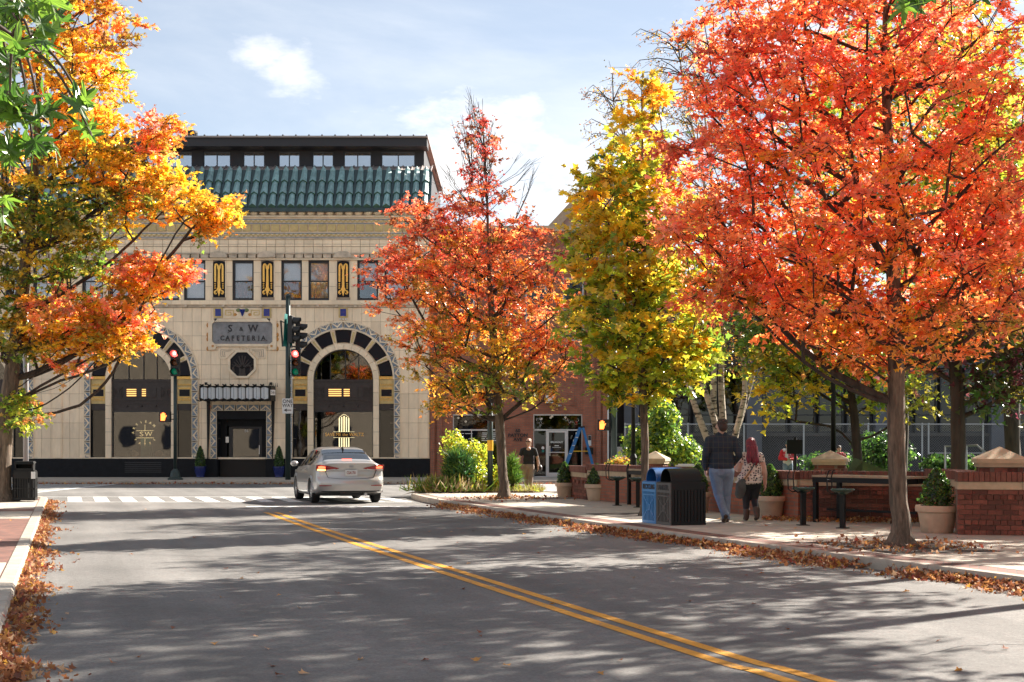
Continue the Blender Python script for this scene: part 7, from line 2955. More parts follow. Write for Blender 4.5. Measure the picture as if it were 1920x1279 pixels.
def make_tree(name, label, base, trunk, r0, blobs, nclus, per, size, kind, sigma, group=None, bark='bark', leafm='leaf', mind=.26, outer=.5,
              up=.55, bare=None, twig_r=.006, trunk_split=None, cat='tree', droop=0.0):
    base = Vector(base)
    t = thing(name, label, cat, tuple(base), 0, group)
    # cluster centres
    ws = np.array([b[2] for b in blobs], float)
    ws /= ws.sum()
    cl, pals = [], []
    tries = 0
    while len(cl) < nclus and tries < nclus * 12:
        tries += 1
        b = blobs[rng.choice(len(blobs), p=ws)]
        d = rng.normal(size=3)
        d /= np.linalg.norm(d)
        p = b[0] + b[1] * d * rng.uniform(0, 1) ** (1 / 3 * outer * 1.6)
        if p[2] < base.z + .5:
            continue
        if cl and np.min(np.sum((np.array(cl) - p) ** 2, axis=1)) < mind ** 2 * rng.uniform(.5, 1.4):
            continue
        cl.append(p)
        pals.append(b[3])
    cl = np.array(cl)
    # skeleton: trunk nodes, then each cluster reaches for the nearest suitable node
    tr = smoothline([Vector(p) for p in trunk], 5)
    nodes = [np.array(p) for p in tr]
    par = [-1] + list(range(len(tr) - 1))
    NT = len(tr)
    zmin = trunk[0][2] + (trunk_split or 0.0)
    limb_src = []
    for b in sorted(blobs, key=lambda q: q[0][2]):
        c = b[0]
        ax = np.array(nodes[:NT])
        hd = np.linalg.norm(ax[:, :2] - c[:2], axis=1)
        want = np.maximum(c[2] - hd * rng.uniform(.75, 1.15), zmin)
        j = int(np.argmin(np.abs(ax[:, 2] - want) + 4 * (ax[:, 2] < zmin - .05)))
        a = ax[j]
        d = c - a
        L = float(np.linalg.norm(d))
        if L < .5:
            continue
        out_ = c + np.array((d[0], d[1], 0)) / max(np.linalg.norm(d[:2]), .2) * b[1][0] * .45 * (np.linalg.norm(d[:2]) > .3)
        n = max(3, int(L / .3))
        cur = j
        wob = rng.normal(size=3) * .05 * L
        for k in range(1, n + 1):
            q = k / n
            m = a + (out_ - a) * q + np.array((0, 0, 1)) * (math.sin(q * math.pi) * -.06 * L) + wob * math.sin(q * 5) + rng.normal(size=3) * .012
            nodes.append(m)
            par.append(cur)
            cur = len(nodes) - 1
    order = np.argsort(np.min(np.linalg.norm(cl[:, None, :] - np.array(tr)[None, :, :], axis=2), axis=1))
    tips = []
    clpar = {}
    for ci in order:
        p = cl[ci]
        A = np.array(nodes)
        d = A - p
        L_ = np.linalg.norm(d, axis=1)
        horiz = np.linalg.norm(d[:, :2], axis=1)
        cost = L_ + 1.6 * np.maximum(0, A[:, 2] - p[2] + .35 * horiz) + 6 * (A[:, 2] < zmin)
        j = int(np.argmin(cost))
        a = A[j]
        L = L_[j]
        n = max(1, int(L / .38))
        cur = j
        for k in range(1, n + 1):
            q = k / n
            m = a + (p - a) * q
            m = m + np.array((0, 0, 1)) * (math.sin(q * math.pi) * (.10 - droop) * L) + rng.normal(size=3) * .02 * L * (k < n)
            nodes.append(m)
            par.append(cur)
            cur = len(nodes) - 1
        tips.append(cur)
        clpar[ci] = nodes[par[cur]]
    # pipe model radii
    Nn = len(nodes)
    acc = np.zeros(Nn)
    for i in tips:
        acc[i] += 1
    for i in range(Nn - 1, 0, -1):
        acc[par[i]] += acc[i]
    rad = twig_r * np.maximum(acc, 1) ** .5
    k = r0 / max(rad[0], 1e-6)
    rad = np.where(rad > twig_r * 2, rad * np.interp(rad, [twig_r * 2, max(rad[0], twig_r * 3)], [1, k]), rad)
    trm = MB()
    tr_r = [max(rad[i], twig_r * 1.5) for i in range(NT)]
    pts = [Vector(nodes[i]) for i in range(NT)]
    z0_ = pts[0].z
    keep = [i for i in range(NT) if pts[i].z > z0_ + .5]
    fl = [pts[0] + Vector((0, 0, -.04)), pts[0] + Vector((0, 0, .08)), pts[0] + Vector((0, 0, .2)), pts[0] + Vector((0, 0, .38))]
    b0 = len(trm.v)
    trm.tube(fl + [pts[i] for i in keep], [tr_r[0] * 1.8, tr_r[0] * 1.4, tr_r[0] * 1.15, tr_r[0] * 1.03] + [tr_r[i] for i in keep], 16)
    # knobbly bark
    nv = []
    for v in trm.v:
        q = Vector(v)
        ax = Vector((np.interp(q.z, [p_.z for p_ in pts], [p_.x for p_ in pts]), np.interp(q.z, [p_.z for p_ in pts], [p_.y for p_ in pts]), q.z))
        dv = q - ax
        hh = max(0.0, q.z - z0_)
        root = 1 + (.32 * math.cos(5 * math.atan2(dv.y, dv.x) + base.x * 3) + .18) * math.exp(-hh / .13)
        nv.append(tuple(ax + dv * root * (1 + .16 * mnoise.noise(Vector((q.x * 9, q.y * 9, q.z * 2.2))))))
    trm.v = nv
    trm.build('trunk', bark, t, smooth=True)
    brm = MB()
    for i in range(NT, Nn):
        a, b = nodes[par[i]], nodes[i]
        ra, rb = min(rad[par[i]], rad[i] * 1.35), rad[i]
        brm.tube([a, b], [ra, rb], 6 if rb > .02 else 4, cap=False)
    if bare:
        for (c, r3, n) in bare:
            for _ in range(n):
                d_ = rng.normal(size=3)
                p = c + r3 * d_ / np.linalg.norm(d_) * rng.uniform(.3, 1)
                A = np.array(nodes)
                ax_ = np.array((np.interp(p[2], [v.z for v in tr], [v.x for v in tr]), np.interp(p[2], [v.z for v in tr], [v.y for v in tr])))
                L = rng.uniform(.7, 1.4)
                want = np.array((ax_[0] + (p[0] - ax_[0]) * .45, ax_[1] + (p[1] - ax_[1]) * .45, p[2] - L))
                j = int(np.argmin(np.linalg.norm(A - want, axis=1)))
                a = A[j]
                m = a + (p - a) * .55 + np.array(((p - a)[0], (p - a)[1], 0)) * .12
                brm.tube([a, m, p], [.009, .006, .003], 4, cap=False)
                for _k in range(3):
                    q = m + (p - m) * rng.uniform(.0, .7)
                    brm.tube([q, q + (p - a) * .22 + rng.normal(size=3) * .07], [.006, .003], 3, cap=False)
    # leaves sit along short twigs that fan out from each branch tip as flat sprays
    pos, col, nrs, drs = [], [], [], []
    for ci in range(len(cl)):
        p = cl[ci]
        out_ = p - clpar[ci]
        out_ = out_ / max(np.linalg.norm(out_), 1e-6)
        tilt = np.array((0, 0, 1.0)) + rng.normal(size=3) * .45
        tilt /= np.linalg.norm(tilt)
        nt_ = int(rng.integers(4, 8))
        n_each = max(2, int(per * rng.uniform(.5, 1.4) / nt_))
        base_c = pick(pals[ci], 1)[0] * rng.uniform(.7, 1.25)
        for _ in range(nt_):
            d = out_ * .7 + rng.normal(size=3) * .75
            d = d - tilt * (d @ tilt) * .75
            d = d / max(np.linalg.norm(d), 1e-6)
            L = sigma * rng.uniform(1.3, 2.6)
            e = p + d * L + np.array((0, 0, -.12 * L))
            s0 = p - d * L * .25
            brm.tube([s0, e], [twig_r * .75, twig_r * .3], 3, cap=False)
            q = rng.uniform(.0, 1.05, (n_each, 1))
            g = rng.normal(size=(n_each, 3)) * sigma * .24
            g -= tilt * (g @ tilt)[:, None] * .55
            pos.append(s0 + (e - s0) * q + g)
            nrs.append(tilt + rng.normal(size=(n_each, 3)) * .5 + np.array((0, 0, up * .3)))
            drs.append(d + rng.normal(size=(n_each, 3)) * .7 + np.array((0, 0, -.45)))
            c = pick(pals[ci], n_each)
            mixw = rng.uniform(0, 1, (n_each, 1)) ** 1.3 * .6
            col.append((base_c[None, :] * (1 - mixw) + c * mixw) * rng.uniform(.74, 1.2, (n_each, 1)))
    brm.build('branches', bark if bark != 'bark' else 'bark_dark', t, smooth=True)
    pos = np.concatenate(pos)
    nrs, drs = np.concatenate(nrs), np.concatenate(drs)
    col = np.clip(np.concatenate(col), 0.004, .9)
    N = len(pos)
    me = leaf_mesh('crown', kind, pos - np.array(base), nrs, drs, size * rng.uniform(.65, 1.25, N), col)
    me.materials.append(MATS[leafm])
    link('crown', me, t, off=base)
    return t


def trunk_line(base, top, bend=.12, n=6):
    b, tp = Vector(base), Vector(top)
    return [tuple(b.lerp(tp, k / n) + Vector((rnd.uniform(-bend, bend), rnd.uniform(-bend, bend), 0)) * (0 < k)) for k in range(n + 1)]


STREET = 'street trees along the right pavement'
# A: small red maple at the corner, green at the bottom, bare twigs at the top
YA = TREE_A.y
pal_r = [(RED, 4), (ORAN, 3.5), (CRIM, 1.5), (BRN, 2)]
pal_rt = [(CRIM, 4), (RED, 3), (BRN, 3)]
pal_o = [(ORAN, 5), (RED, 2), (AMB, 3), (OLIVE, 1.5), (BRN, 1)]
pal_og = [(AMB, 3), (OLIVE, 3), (GRN, 2), (ORAN, 3), (YEL, 1.5)]
pal_g = [(OLIVE, 3), (GRN, 3), (AMB, 2), (YEL, 1.5)]
make_tree('red_maple', 'red and orange maple with green lower leaves on the far corner by the shrubs', TREE_A, trunk_line(TREE_A, PX(905, 215, YA), .06), .118,
          [blob(895, 300, YA, 45, 85, .7, .5, pal_rt), blob(905, 400, YA, 90, 70, 1.2, 1.5, pal_r), blob(770, 400, YA, 42, 34, .6, .35, pal_r), blob(810, 470, YA, 95, 60, 1.4, 1.6, pal_r),
           blob(975, 480, YA, 85, 70, 1.4, 1.5, pal_r), blob(735, 515, YA, 55, 42, .9, .7, pal_r), blob(880, 520, YA, 120, 80, 1.9, 2.0, pal_o), blob(1000, 590, YA, 90, 75, 1.6, 1.6, pal_o),
           blob(800, 600, YA, 100, 60, 1.7, 1.6, pal_o), blob(900, 640, YA, 130, 60, 2.0, 2.0, pal_og), blob(1035, 670, YA, 60, 40, 1.2, .8, pal_o), blob(830, 690, YA, 70, 40, 1.3, 1.0, pal_og),
           blob(930, 715, YA, 110, 38, 1.8, 1.4, pal_g), blob(870, 755, YA, 70, 22, 1.0, .7, pal_og), blob(1030, 735, YA, 40, 18, .8, .35, pal_og)],
          720, 50, .098, 'five', .19, STREET, mind=.2, bare=[(np.array(PX(890, 250, YA)), np.array((.7, .5, .85)), 48), (np.array(PX(885, 195, YA)), np.array((.3, .3, .35)), 10), (np.array(PX(985, 310, YA)), np.array((.3, .4, .5)), 9), (np.array(PX(825, 320, YA)), np.array((.3, .4, .4)), 7)],
          trunk_split=1.9)
# B: yellow and green Norway maple
YB = TREE_B.y
pal_y = [(YEL, 4), (AMB, 2.5), (OLIVE, 1.5), (LIME, .6)]
pal_yg = [(YEL, 5), (OLIVE, .8), (GRN, 2), (LIME, 3), (AMB, .8)]
pal_gy = [(GRN, 4), (LIME, 4), (YEL, 3.5)]
make_tree('norway_maple', 'tall yellow and green maple behind the recycling bins', TREE_B, trunk_line(TREE_B, PX(1205, 170, YB), .04), .075,
          [blob(1208, 190, YB, 30, 60, .35, .5, pal_y), blob(1195, 290, YB, 60, 70, .8, 1.1, pal_yg), blob(1165, 380, YB, 85, 70, 1.0, 1.5, pal_yg), blob(1230, 400, YB, 80, 80, 1.0, 1.3, pal_yg),
           blob(1140, 480, YB, 85, 75, 1.1, 1.6, pal_yg), blob(1235, 500, YB, 95, 85, 1.2, 1.6, pal_yg), blob(1150, 590, YB, 92, 65, 1.2, 1.6, pal_gy), blob(1250, 600, YB, 95, 70, 1.2, 1.5, pal_yg),
           blob(1160, 680, YB, 75, 50, 1.0, 1.2, pal_gy), blob(1240, 690, YB, 80, 45, 1.0, 1.1, pal_gy), blob(1190, 735, YB, 50, 25, .7, .5, pal_gy), blob(1300, 650, YB, 50, 40, .8, .5, pal_gy)],
          500, 32, .135, 'maple', .19, STREET, mind=.19, trunk_split=1.9, twig_r=.005)
# C: the big red maple
YC = TREE_C.y
pal_C = [(RED, 4), (ORAN, 4.5), (CRIM, .8), (ROSE, 1.2)]
pal_Co = [(ORAN, 6), (RED, 2), (AMB, 1.4), (ROSE, 1.2)]
pal_Cl = [(ORAN, 4), (AMB, 2), (RED, 2), (OLIVE, 1)]
make_tree('red_maple', 'large flame red maple filling the upper right, growing from the pavement pit', TREE_C, trunk_line(TREE_C, PX(1650, -170, YC), .035, 8), .118,
          [blob(1620, -50, YC, 150, 80, 1.4, 1.0, pal_C), blob(1420, 40, YC, 130, 90, 1.3, 1.5, pal_C), blob(1600, 60, YC, 190, 110, 2.0, 2.4, pal_C), blob(1790, 60, YC, 140, 120, 1.6, 1.5, pal_C),
           blob(1360, 150, YC, 75, 60, .9, .7, pal_C), blob(1480, 200, YC, 170, 90, 1.9, 2.0, pal_C), blob(1680, 220, YC, 190, 110, 2.1, 2.2, pal_Co), blob(1860, 250, YC, 110, 90, 1.5, .9, pal_C),
           blob(1350, 310, YC, 125, 60, 1.4, 1.5, pal_C), blob(1520, 350, YC, 180, 80, 2.1, 2.0, pal_Co), blob(1720, 370, YC, 180, 90, 2.1, 1.9, pal_Co), blob(1880, 400, YC, 130, 80, 1.7, 1.3, pal_C),
           blob(1330, 430, YC, 105, 50, 1.3, 1.2, pal_Co), blob(1480, 480, YC, 170, 70, 2.0, 1.9, pal_Co), blob(1680, 510, YC, 200, 80, 2.2, 2.1, pal_Co), blob(1880, 520, YC, 150, 70, 1.8, 1.3, pal_Co),
           blob(1380, 540, YC, 95, 38, 1.2, .9, pal_Cl), blob(1560, 590, YC, 160, 55, 1.9, 1.6, pal_Cl), blob(1760, 610, YC, 170, 55, 1.9, 1.5, pal_Cl), blob(1650, 660, YC, 120, 30, 1.2, .8, pal_Cl)],
          1100, 62, .082, 'five', .17, STREET, mind=.18, trunk_split=2.0, twig_r=.0055)
# D: next street tree, just outside the frame on the right; its shadow lies on the near road
make_tree('red_maple', 'red maple just outside the right edge whose shadow falls on the near road', TREE_D, trunk_line(TREE_D, TREE_D + Vector((0, 0, 8)), .05), .13,
          [(np.array((8.3, 11.0, 4.2)), np.array((2.3, 2.4, 1.5)), 1.0, pal_C), (np.array((8.3, 11.0, 6.4)), np.array((2.2, 2.3, 1.8)), 1.0, pal_C), (np.array((8.2, 11.0, 8.3)), np.array((1.2, 1.2, 1.2)), .4, pal_C)],
          330, 50, .12, 'kite', .24, STREET, mind=.3, trunk_split=2.0)
# extra trees added to shade road and pavement
for lab, bx, by, zc, rz, rr in (('unseen tree added just beyond the right edge to shade the road', 9.9, 20.3, 8.2, 2.9, 2.2), ('unseen tree added farther right to shade the brick wall and pavement', 13.6, 25.2, 6.4, 2.9, 2.8),
                                ('tall unseen tree added beyond the right edge to shade the bottom of the road', 9.7, 17.2, 8.6, 2.2, 2.2), ('tall far tree added behind the large red maple to shade the road', 10.45, 38.2, 10.8, 2.8, 2.5)):
    make_tree('park_tree', lab, (bx, by, .13), trunk_line((bx, by, .13), (bx, by, zc + rz * .7), .08), .14,
              [(np.array((bx, by, zc - rz * .35)), np.array((rr, rr, rz * .6)), 1.2, [(GRN, 3), (OLIVE, 2), (YEL, 1)]), (np.array((bx, by, zc + rz * .35)), np.array((rr * .75, rr * .75, rz * .65)), 1.0, [(GRN, 3), (OLIVE, 2), (YEL, 1)])],
              250, 40, .13, 'kite', .27, 'park trees behind the seat wall', bark='bark_dark', mind=.34, trunk_split=2.2)
# park trees behind
YG = 34.0
make_tree('park_tree', 'yellow-green tree with low branches behind the bar table', (PX(1612, 880, YG).x, YG, .28), [(PX(1612, 880, YG).x, YG, .28), tuple(PX(1604, 800, YG)), tuple(PX(1590, 700, YG)), tuple(PX(1570, 600, YG)), tuple(PX(1565, 280, YG))], .11,
          [blob(1480, 660, YG, 90, 70, 1.5, 1.6, [(LIME, 4), (YEL, 3), (GRN, 2)]), blob(1560, 640, YG, 110, 90, 1.8, 2, [(LIME, 3), (GRN, 4), (YEL, 2)]), blob(1480, 740, YG, 60, 45, 1.0, .8, [(YEL, 4), (LIME, 3)]),
           blob(1640, 700, YG, 80, 70, 1.5, 1.2, [(LIME, 3), (GRN, 3), (YEL, 2)]), blob(1700, 750, YG, 60, 40, 1.0, .6, [(OLIVE, 3), (LIME, 2)]), blob(1500, 560, YG, 130, 70, 1.8, 1.5, [(GRN, 4), (LIME, 2)]), blob(1420, 620, YG, 60, 60, 1.0, .8, [(GRN, 3), (DGRN, 2), (LIME, 1)]), blob(1570, 400, YG, 120, 120, 2.2, 1.6, [(YEL, 2), (LIME, 3), (GRN, 3)]), blob(1560, 250, YG, 90, 110, 1.8, 1.0, [(YEL, 2), (LIME, 3), (GRN, 3)])],  # last two lobes raised behind the red maple to shade the road
          460, 36, .14, 'five', .28, 'park trees behind the seat wall', bark='bark_dark', mind=.3, trunk_split=.9, outer=.9)
YD = 27.2
xd = PX(1796, 885, YD).x
make_tree('park_tree', 'dark spreading tree with thick forking limbs behind the right brick pier', (xd, YD, .28), [(xd, YD, .28), (xd, YD, 1.0), tuple(PX(1796, 760, YD)), tuple(PX(1790, 660, YD)), tuple(PX(1800, 520, YD)), tuple(PX(1820, 250, YD)), tuple(PX(1800, 70, YD))], .135,
          [blob(1850, 620, YD, 110, 70, 1.5, 1.5, [(DGRN, 4), (PURP, 2), (OLIVE, 1)]), blob(1740, 640, YD, 80, 60, 1.3, 1.0, [(GRN, 2), (PURP, 2), (LIME, 2), (YEL, 1)]), blob(1880, 720, YD, 80, 50, 1.2, 1.0, [(DGRN, 3), (PURP, 3), (OLIVE, 1)]),
           blob(1820, 480, YD, 150, 90, 1.8, 1.5, [(GRN, 3), (OLIVE, 3), (CRIM, 1)]), blob(1790, 110, YD, 120, 110, 1.9, 1.3, [(GRN, 2), (LIME, 2), (YEL, 3), (AMB, 2)]), blob(1840, 260, YD, 110, 120, 1.8, 1.5, [(GRN, 2), (LIME, 2), (YEL, 3), (OLIVE, 2)]), blob(1800, 380, YD, 170, 90, 2.2, 1.4, [(GRN, 2), (LIME, 2), (YEL, 2), (OLIVE, 2)]), blob(1960, 600, YD, 90, 110, 1.6, 1.0, [(DGRN, 3), (PURP, 2)])],  # topmost lobe added behind the red maple to shade the road
          520, 36, .13, 'five', .26, 'park trees behind the seat wall', bark='bark_dark', mind=.3, trunk_split=1.3, outer=.9)
YY = 37.5
xy = PX(1905, 900, YY).x
make_tree('park_tree', 'tall golden-green tree behind the large red maple at the right edge', (xy, YY, .28), trunk_line((xy, YY, .28), PX(1880, 160, YY), .1), .2,
          [blob(1850, 200, YY, 80, 90, 1.3, 1.0, [(YEL, 3), (OLIVE, 2), (GRN, 2)]), blob(1870, 350, YY, 100, 120, 1.6, 1.5, [(YEL, 3), (LIME, 2), (GRN, 3)]), blob(1900, 520, YY, 120, 110, 1.8, 1.5, [(GRN, 4), (YEL, 1), (DGRN, 2)]),
           blob(1760, 560, YY, 90, 90, 1.5, .8, [(GRN, 3), (LIME, 2)])],
          330, 34, .15, 'five', .26, 'park trees behind the seat wall', bark='bark_dark', mind=.32)
YK = 29.5
xk = PX(2010, 900, YK).x
make_tree('park_tree', 'crimson tree reaching in from the right edge', (xk, YK, .28), trunk_line((xk, YK, .28), (xk, YK, 8.5), .1), .16,
          [blob(1930, 300, YK, 90, 150, 1.3, 1.5, [(CRIM, 4), (RED, 3)]), blob(1960, 470, YK, 90, 100, 1.3, 1.0, [(CRIM, 3), (RED, 3), (PURP, 1)])],
          150, 36, .12, 'five', .25, 'park trees behind the seat wall', bark='bark_dark', mind=.32)
# left sweetgum
YL_ = 34.4
xl = PX(4, 940, YL_).x
pal_S = [(AMB, 4), (YEL, 5), (ORAN, .7), (OLIVE, 2), (GRN, .7)]
pal_Sb = [(AMB, 5), (YEL, 2), (ORAN, 1.5), (BRN, 2), (OLIVE, 1.5)]
pal_Sg = [(GRN, 4), (OLIVE, 3), (YEL, 3), (DGRN, 2)]
pal_Sr = [(ROSE, 4), (RED, .6), (ORAN, 2), (AMB, 3), (YEL, 2.5), (OLIVE, 1)]
make_tree('sweetgum_tree', 'tall sweetgum with golden, green and pink leaves on the left pavement', (xl, YL_, SZ),
          [(xl, YL_, SZ), tuple(PX(8, 800, YL_)), tuple(PX(24, 690, YL_)), tuple(PX(40, 560, YL_)), tuple(PX(60, 400, YL_)), tuple(PX(70, 200, YL_)), tuple(PX(80, -60, YL_))], .2,
          [blob(140, 20, YL_, 130, 90, 1.8, 2.0, pal_Sb), blob(20, -90, YL_, 180, 90, 2.0, 1.2, pal_Sb), blob(120, 140, YL_, 125, 80, 1.9, 2.0, pal_S), blob(40, 240, YL_, 150, 110, 2.0, 1.6, pal_S), blob(170, 250, YL_, 75, 60, 1.4, 1.1, pal_S),
           blob(295, 255, YL_, 48, 42, .7, .7, pal_Sr), blob(240, 320, YL_, 80, 45, 1.3, 1.0, pal_S), blob(300, 370, YL_, 95, 42, 1.2, 1.3, pal_S), blob(400, 400, YL_, 50, 34, .7, .8, pal_S), blob(395, 435, YL_, 28, 24, .5, .25, pal_S),
           blob(140, 390, YL_, 130, 75, 1.8, 1.8, pal_Sg), blob(30, 430, YL_, 120, 110, 2.0, 1.5, pal_Sg), blob(90, 500, YL_, 110, 70, 1.7, 1.2, pal_Sg), blob(285, 515, YL_, 85, 36, 1.0, 1.1, pal_Sr), blob(290, 545, YL_, 55, 22, .8, .5, pal_S),
           blob(220, 590, YL_, 75, 36, 1.1, 1.0, pal_Sr), blob(120, 600, YL_, 100, 55, 1.5, 1.6, pal_Sr), blob(200, 640, YL_, 75, 34, 1.0, 1.1, pal_S), blob(40, 620, YL_, 80, 70, 1.4, 1.3, pal_Sg), blob(90, 650, YL_, 60, 30, 1.0, .6, pal_S), blob(130, 690, YL_, 26, 22, .5, .12, pal_Sr),
           blob(40, 765, YL_, 36, 36, .6, .55, [(GRN, 4), (LIME, 2), (ORAN, 1.2)]), blob(-120, 300, YL_, 140, 300, 2.2, 1.8, pal_S)],
          1450, 50, .108, 'maple', .18, None, mind=.165, trunk_split=2.0)


# birch: white multi-stem trunk with a thin twiggy crown
def birch():
    YBi = 39.0
    b = PX(1352, 885, YBi)
    t = thing('birch_tree', 'multi-stemmed birch with pale peeling bark and thin twiggy crown behind the couple', 'tree', (b.x, YBi, .28))
    stems = [[(1345, 890), (1330, 835), (1306, 770), (1284, 700), (1266, 640), (1235, 500), (1190, 330), (1150, 190)], [(1350, 890), (1342, 800), (1318, 720), (1304, 660), (1290, 560), (1260, 380), (1235, 200)],
             [(1345, 800), (1338, 760), (1340, 660), (1345, 560), (1330, 400), (1290, 200), (1270, 80)], [(1358, 890), (1356, 800), (1352, 700), (1360, 600), (1352, 520), (1330, 300), (1310, 110)],
             [(1368, 890), (1378, 820), (1396, 740), (1392, 660), (1382, 600), (1370, 420), (1360, 200)], [(1384, 800), (1402, 740), (1414, 690), (1430, 560), (1440, 400)]]
    rad0 = [.11, .10, .10, .11, .10, .075]
    tw = MB()
    pos, col = [], []
    for si, s in enumerate(stems):
        yo = (si - 2.5) * .12
        pts = smoothline([tuple(PX(a, c, YBi + yo)) for a, c in s], 5)
        n = len(pts)
        rr = [rad0[si] * (1 - .93 * k / (n - 1)) + .006 for k in range(n)]
        MB().tube(pts, rr, 10).build('stem', 'birch_bark', t, smooth=True)
        for _ in range(85):
            k = rnd.randint(int(n * .5), n - 1)
            p = pts[k]
            L = rnd.uniform(.5, 1.5)
            d = Vector((rnd.gauss(0, 1), rnd.gauss(0, 1), rnd.uniform(.1, 1.4))).normalized()
            q1 = p + d * L * .5
            q2 = q1 + (d + Vector((0, 0, -.25))) * L * .4
            q3 = q2 + (d * .6 + Vector((0, 0, -.7))) * L * .35
            tw.tube([p, q1, q2, q3], [.018, .013, .009, .005], 4, cap=False)
            for _k in range(5):
                a0 = q1.lerp(q3, rnd.random())
                e = a0 + Vector((rnd.gauss(0, .25), rnd.gauss(0, .25), rnd.uniform(-.3, .25)))
                tw.tube([a0, e], [.007, .004], 3, cap=False)
                for _m in range(6):
                    pos.append(tuple(a0.lerp(e, rnd.random()) + Vector((rnd.gauss(0, .05), rnd.gauss(0, .05), rnd.gauss(0, .05)))))
    tw.build('twigs', 'twig', t)
    pos = np.array(pos)
    N = len(pos)
    me = leaf_mesh('crown', 'kite', pos - np.array(t.location), rand_dirs(N, .2), rand_dirs(N, -.5), rng.uniform(.04, .075, N), pick([(BRN, 4), (AMB, 1.5), (OLIVE, 2)], N) * rng.uniform(.6, 1.1, (N, 1)))
    me.materials.append(MATS['leaf'])
    link('crown', me, t, off=Vector(t.location))


birch()


# ------------------------------------------------------------------ shrubs, potted evergreens, grass
def shrub(name, label, base, lobes, n, size, pal, kind='kite', leafm='leaf', up=.3, group=None, shell=.45, stems=10, upright=0.0, cat='shrub'):
    base = Vector(base)
    t = thing(name, label, cat, tuple(base), 0, group)
    w = np.array([l[1][0] * l[1][1] * l[1][2] for l in lobes]) ** .67
    cnt = (n * w / w.sum()).astype(int)
    pos, nr = [], []
    st = MB()
    for (c, r), m in zip(lobes, cnt):
        d = rand_dirs(m)
        rr = rng.uniform(0, 1, (m, 1)) ** shell
        rr = rr * (1 + .16 * np.sin(d[:, 0:1] * 9 + d[:, 2:3] * 7))
        pos.append(np.array(c) + d * rr * np.array(r))
        nr.append(d + rng.normal(size=(m, 3)) * .6)
        for _ in range(stems):
            e = Vector(c) + Vector(np.array(r) * rand_dirs(1)[0] * .9)
            st.tube([base + Vector((rnd.uniform(-.1, .1), rnd.uniform(-.1, .1), 0)), base.lerp(e, .55) + Vector((0, 0, .12)), e], [.012, .008, .003], 4, cap=False)
    st.build('stems', 'twig', t)
    pos, nr = np.concatenate(pos), np.concatenate(nr)
    pos[:, 2] = np.maximum(pos[:, 2], base.z + .02)
    N = len(pos)
    nr[:, 2] += up
    dr = rand_dirs(N, upright)
    me = leaf_mesh('foliage', kind, pos - np.array(base), nr, dr, size * rng.uniform(.6, 1.3, N), pick(pal, N) * rng.uniform(.65, 1.25, (N, 1)))
    me.materials.append(MATS[leafm])
    link('foliage', me, t, off=base)
    return t


for (t, c, r, th) in POTS:
    # clipped cone evergreen growing in the pot: foliage and stem are parts of the potted plant
    cone = np.array([(0, .0), (.0, 1)])
    N = 2600
    hgt = rng.uniform(0, 1, N) ** .8
    prof = np.interp(hgt, [0, .15, .5, .85, 1], [.72, .86, .70, .36, .08]) * r
    a = rng.uniform(0, 2 * math.pi, N)
    rr = prof * rng.uniform(.55, 1.06, N) * (1 + .08 * np.sin(a * 5 + hgt * 9))
    pos = np.stack([rr * np.cos(a), rr * np.sin(a), hgt * th], 1) + np.array(c)
    nr = np.stack([np.cos(a), np.sin(a), np.full(N, .4)], 1) + rng.normal(size=(N, 3)) * .5
    me = leaf_mesh('topiary', 'kite', pos - np.array(org(t)), nr, rand_dirs(N, .5), rng.uniform(.03, .055, N), pick([(DGRN, 4), (GRN, 1.5), ((.02, .05, .015), 2)], N) * rng.uniform(.6, 1.15, (N, 1)))
    me.materials.append(MATS['leaf'])
    link('topiary', me, t, off=org(t))
    MB().tube([tuple(c), tuple(Vector(c) + Vector((0, 0, th * .9)))], [.02, .006], 6).build('stem', 'twig', t)

Zb = SZ + .05


def sc(px, py, Y, rx, ry, rd):
    k = Y / FPX
    return (tuple(PX(px, py, Y)), (rx * k, rd, ry * k))


shrub('leafy_shrub', 'tall sunlit yellow-green shrub on the corner bed left of the signal pole', (PX(868, 900, 41.6).x, 41.6, Zb), [sc(868, 865, 41.6, 38, 32, .55), sc(850, 835, 41.6, 26, 30, .4), sc(885, 850, 41.6, 28, 26, .4), sc(895, 892, 41.2, 26, 22, .4), sc(908, 855, 41.8, 16, 24, .3)],
      4600, .075, [(LIME, 5), ((.42, .44, .04), 3), (GRN, 2), (YEL, 1.5)], up=.3, upright=.4, shell=.6, stems=14)
shrub('feathery_conifer', 'dense feathery dark green conifer in the corner bed', (PX(863, 905, 41.0).x, 41.0, Zb), [sc(864, 884, 41.0, 30, 24, .45), sc(860, 870, 41.0, 20, 22, .35)],
      3600, .3, [(DGRN, 4), ((.035, .10, .03), 4), (GRN, 1)], 'blade', 'needle', 0, upright=1.1, shell=.6)
shrub('feathery_conifer', 'light green pointed conifer between the maple trunk and the walking woman', (PX(963, 908, 40.9).x, 40.9, Zb), [sc(963, 896, 40.9, 12, 14, .25), sc(962, 882, 40.9, 8, 18, .2), sc(961, 868, 40.9, 4, 10, .1)],
      1900, .24, [(GRN, 4), ((.09, .2, .03), 3), (DGRN, 2)], 'blade', 'needle', 0, upright=1.2, shell=.6)
shrub('leafy_shrub', 'low yellow-green shrub between the signal pole and the maple trunk', (PX(935, 905, 41.4).x, 41.4, Zb), [sc(938, 892, 41.4, 20, 22, .35), sc(925, 905, 41.0, 22, 10, .3)], 1800, .07, [(LIME, 4), (YEL, 2), (GRN, 2)], upright=.4, shell=.6)
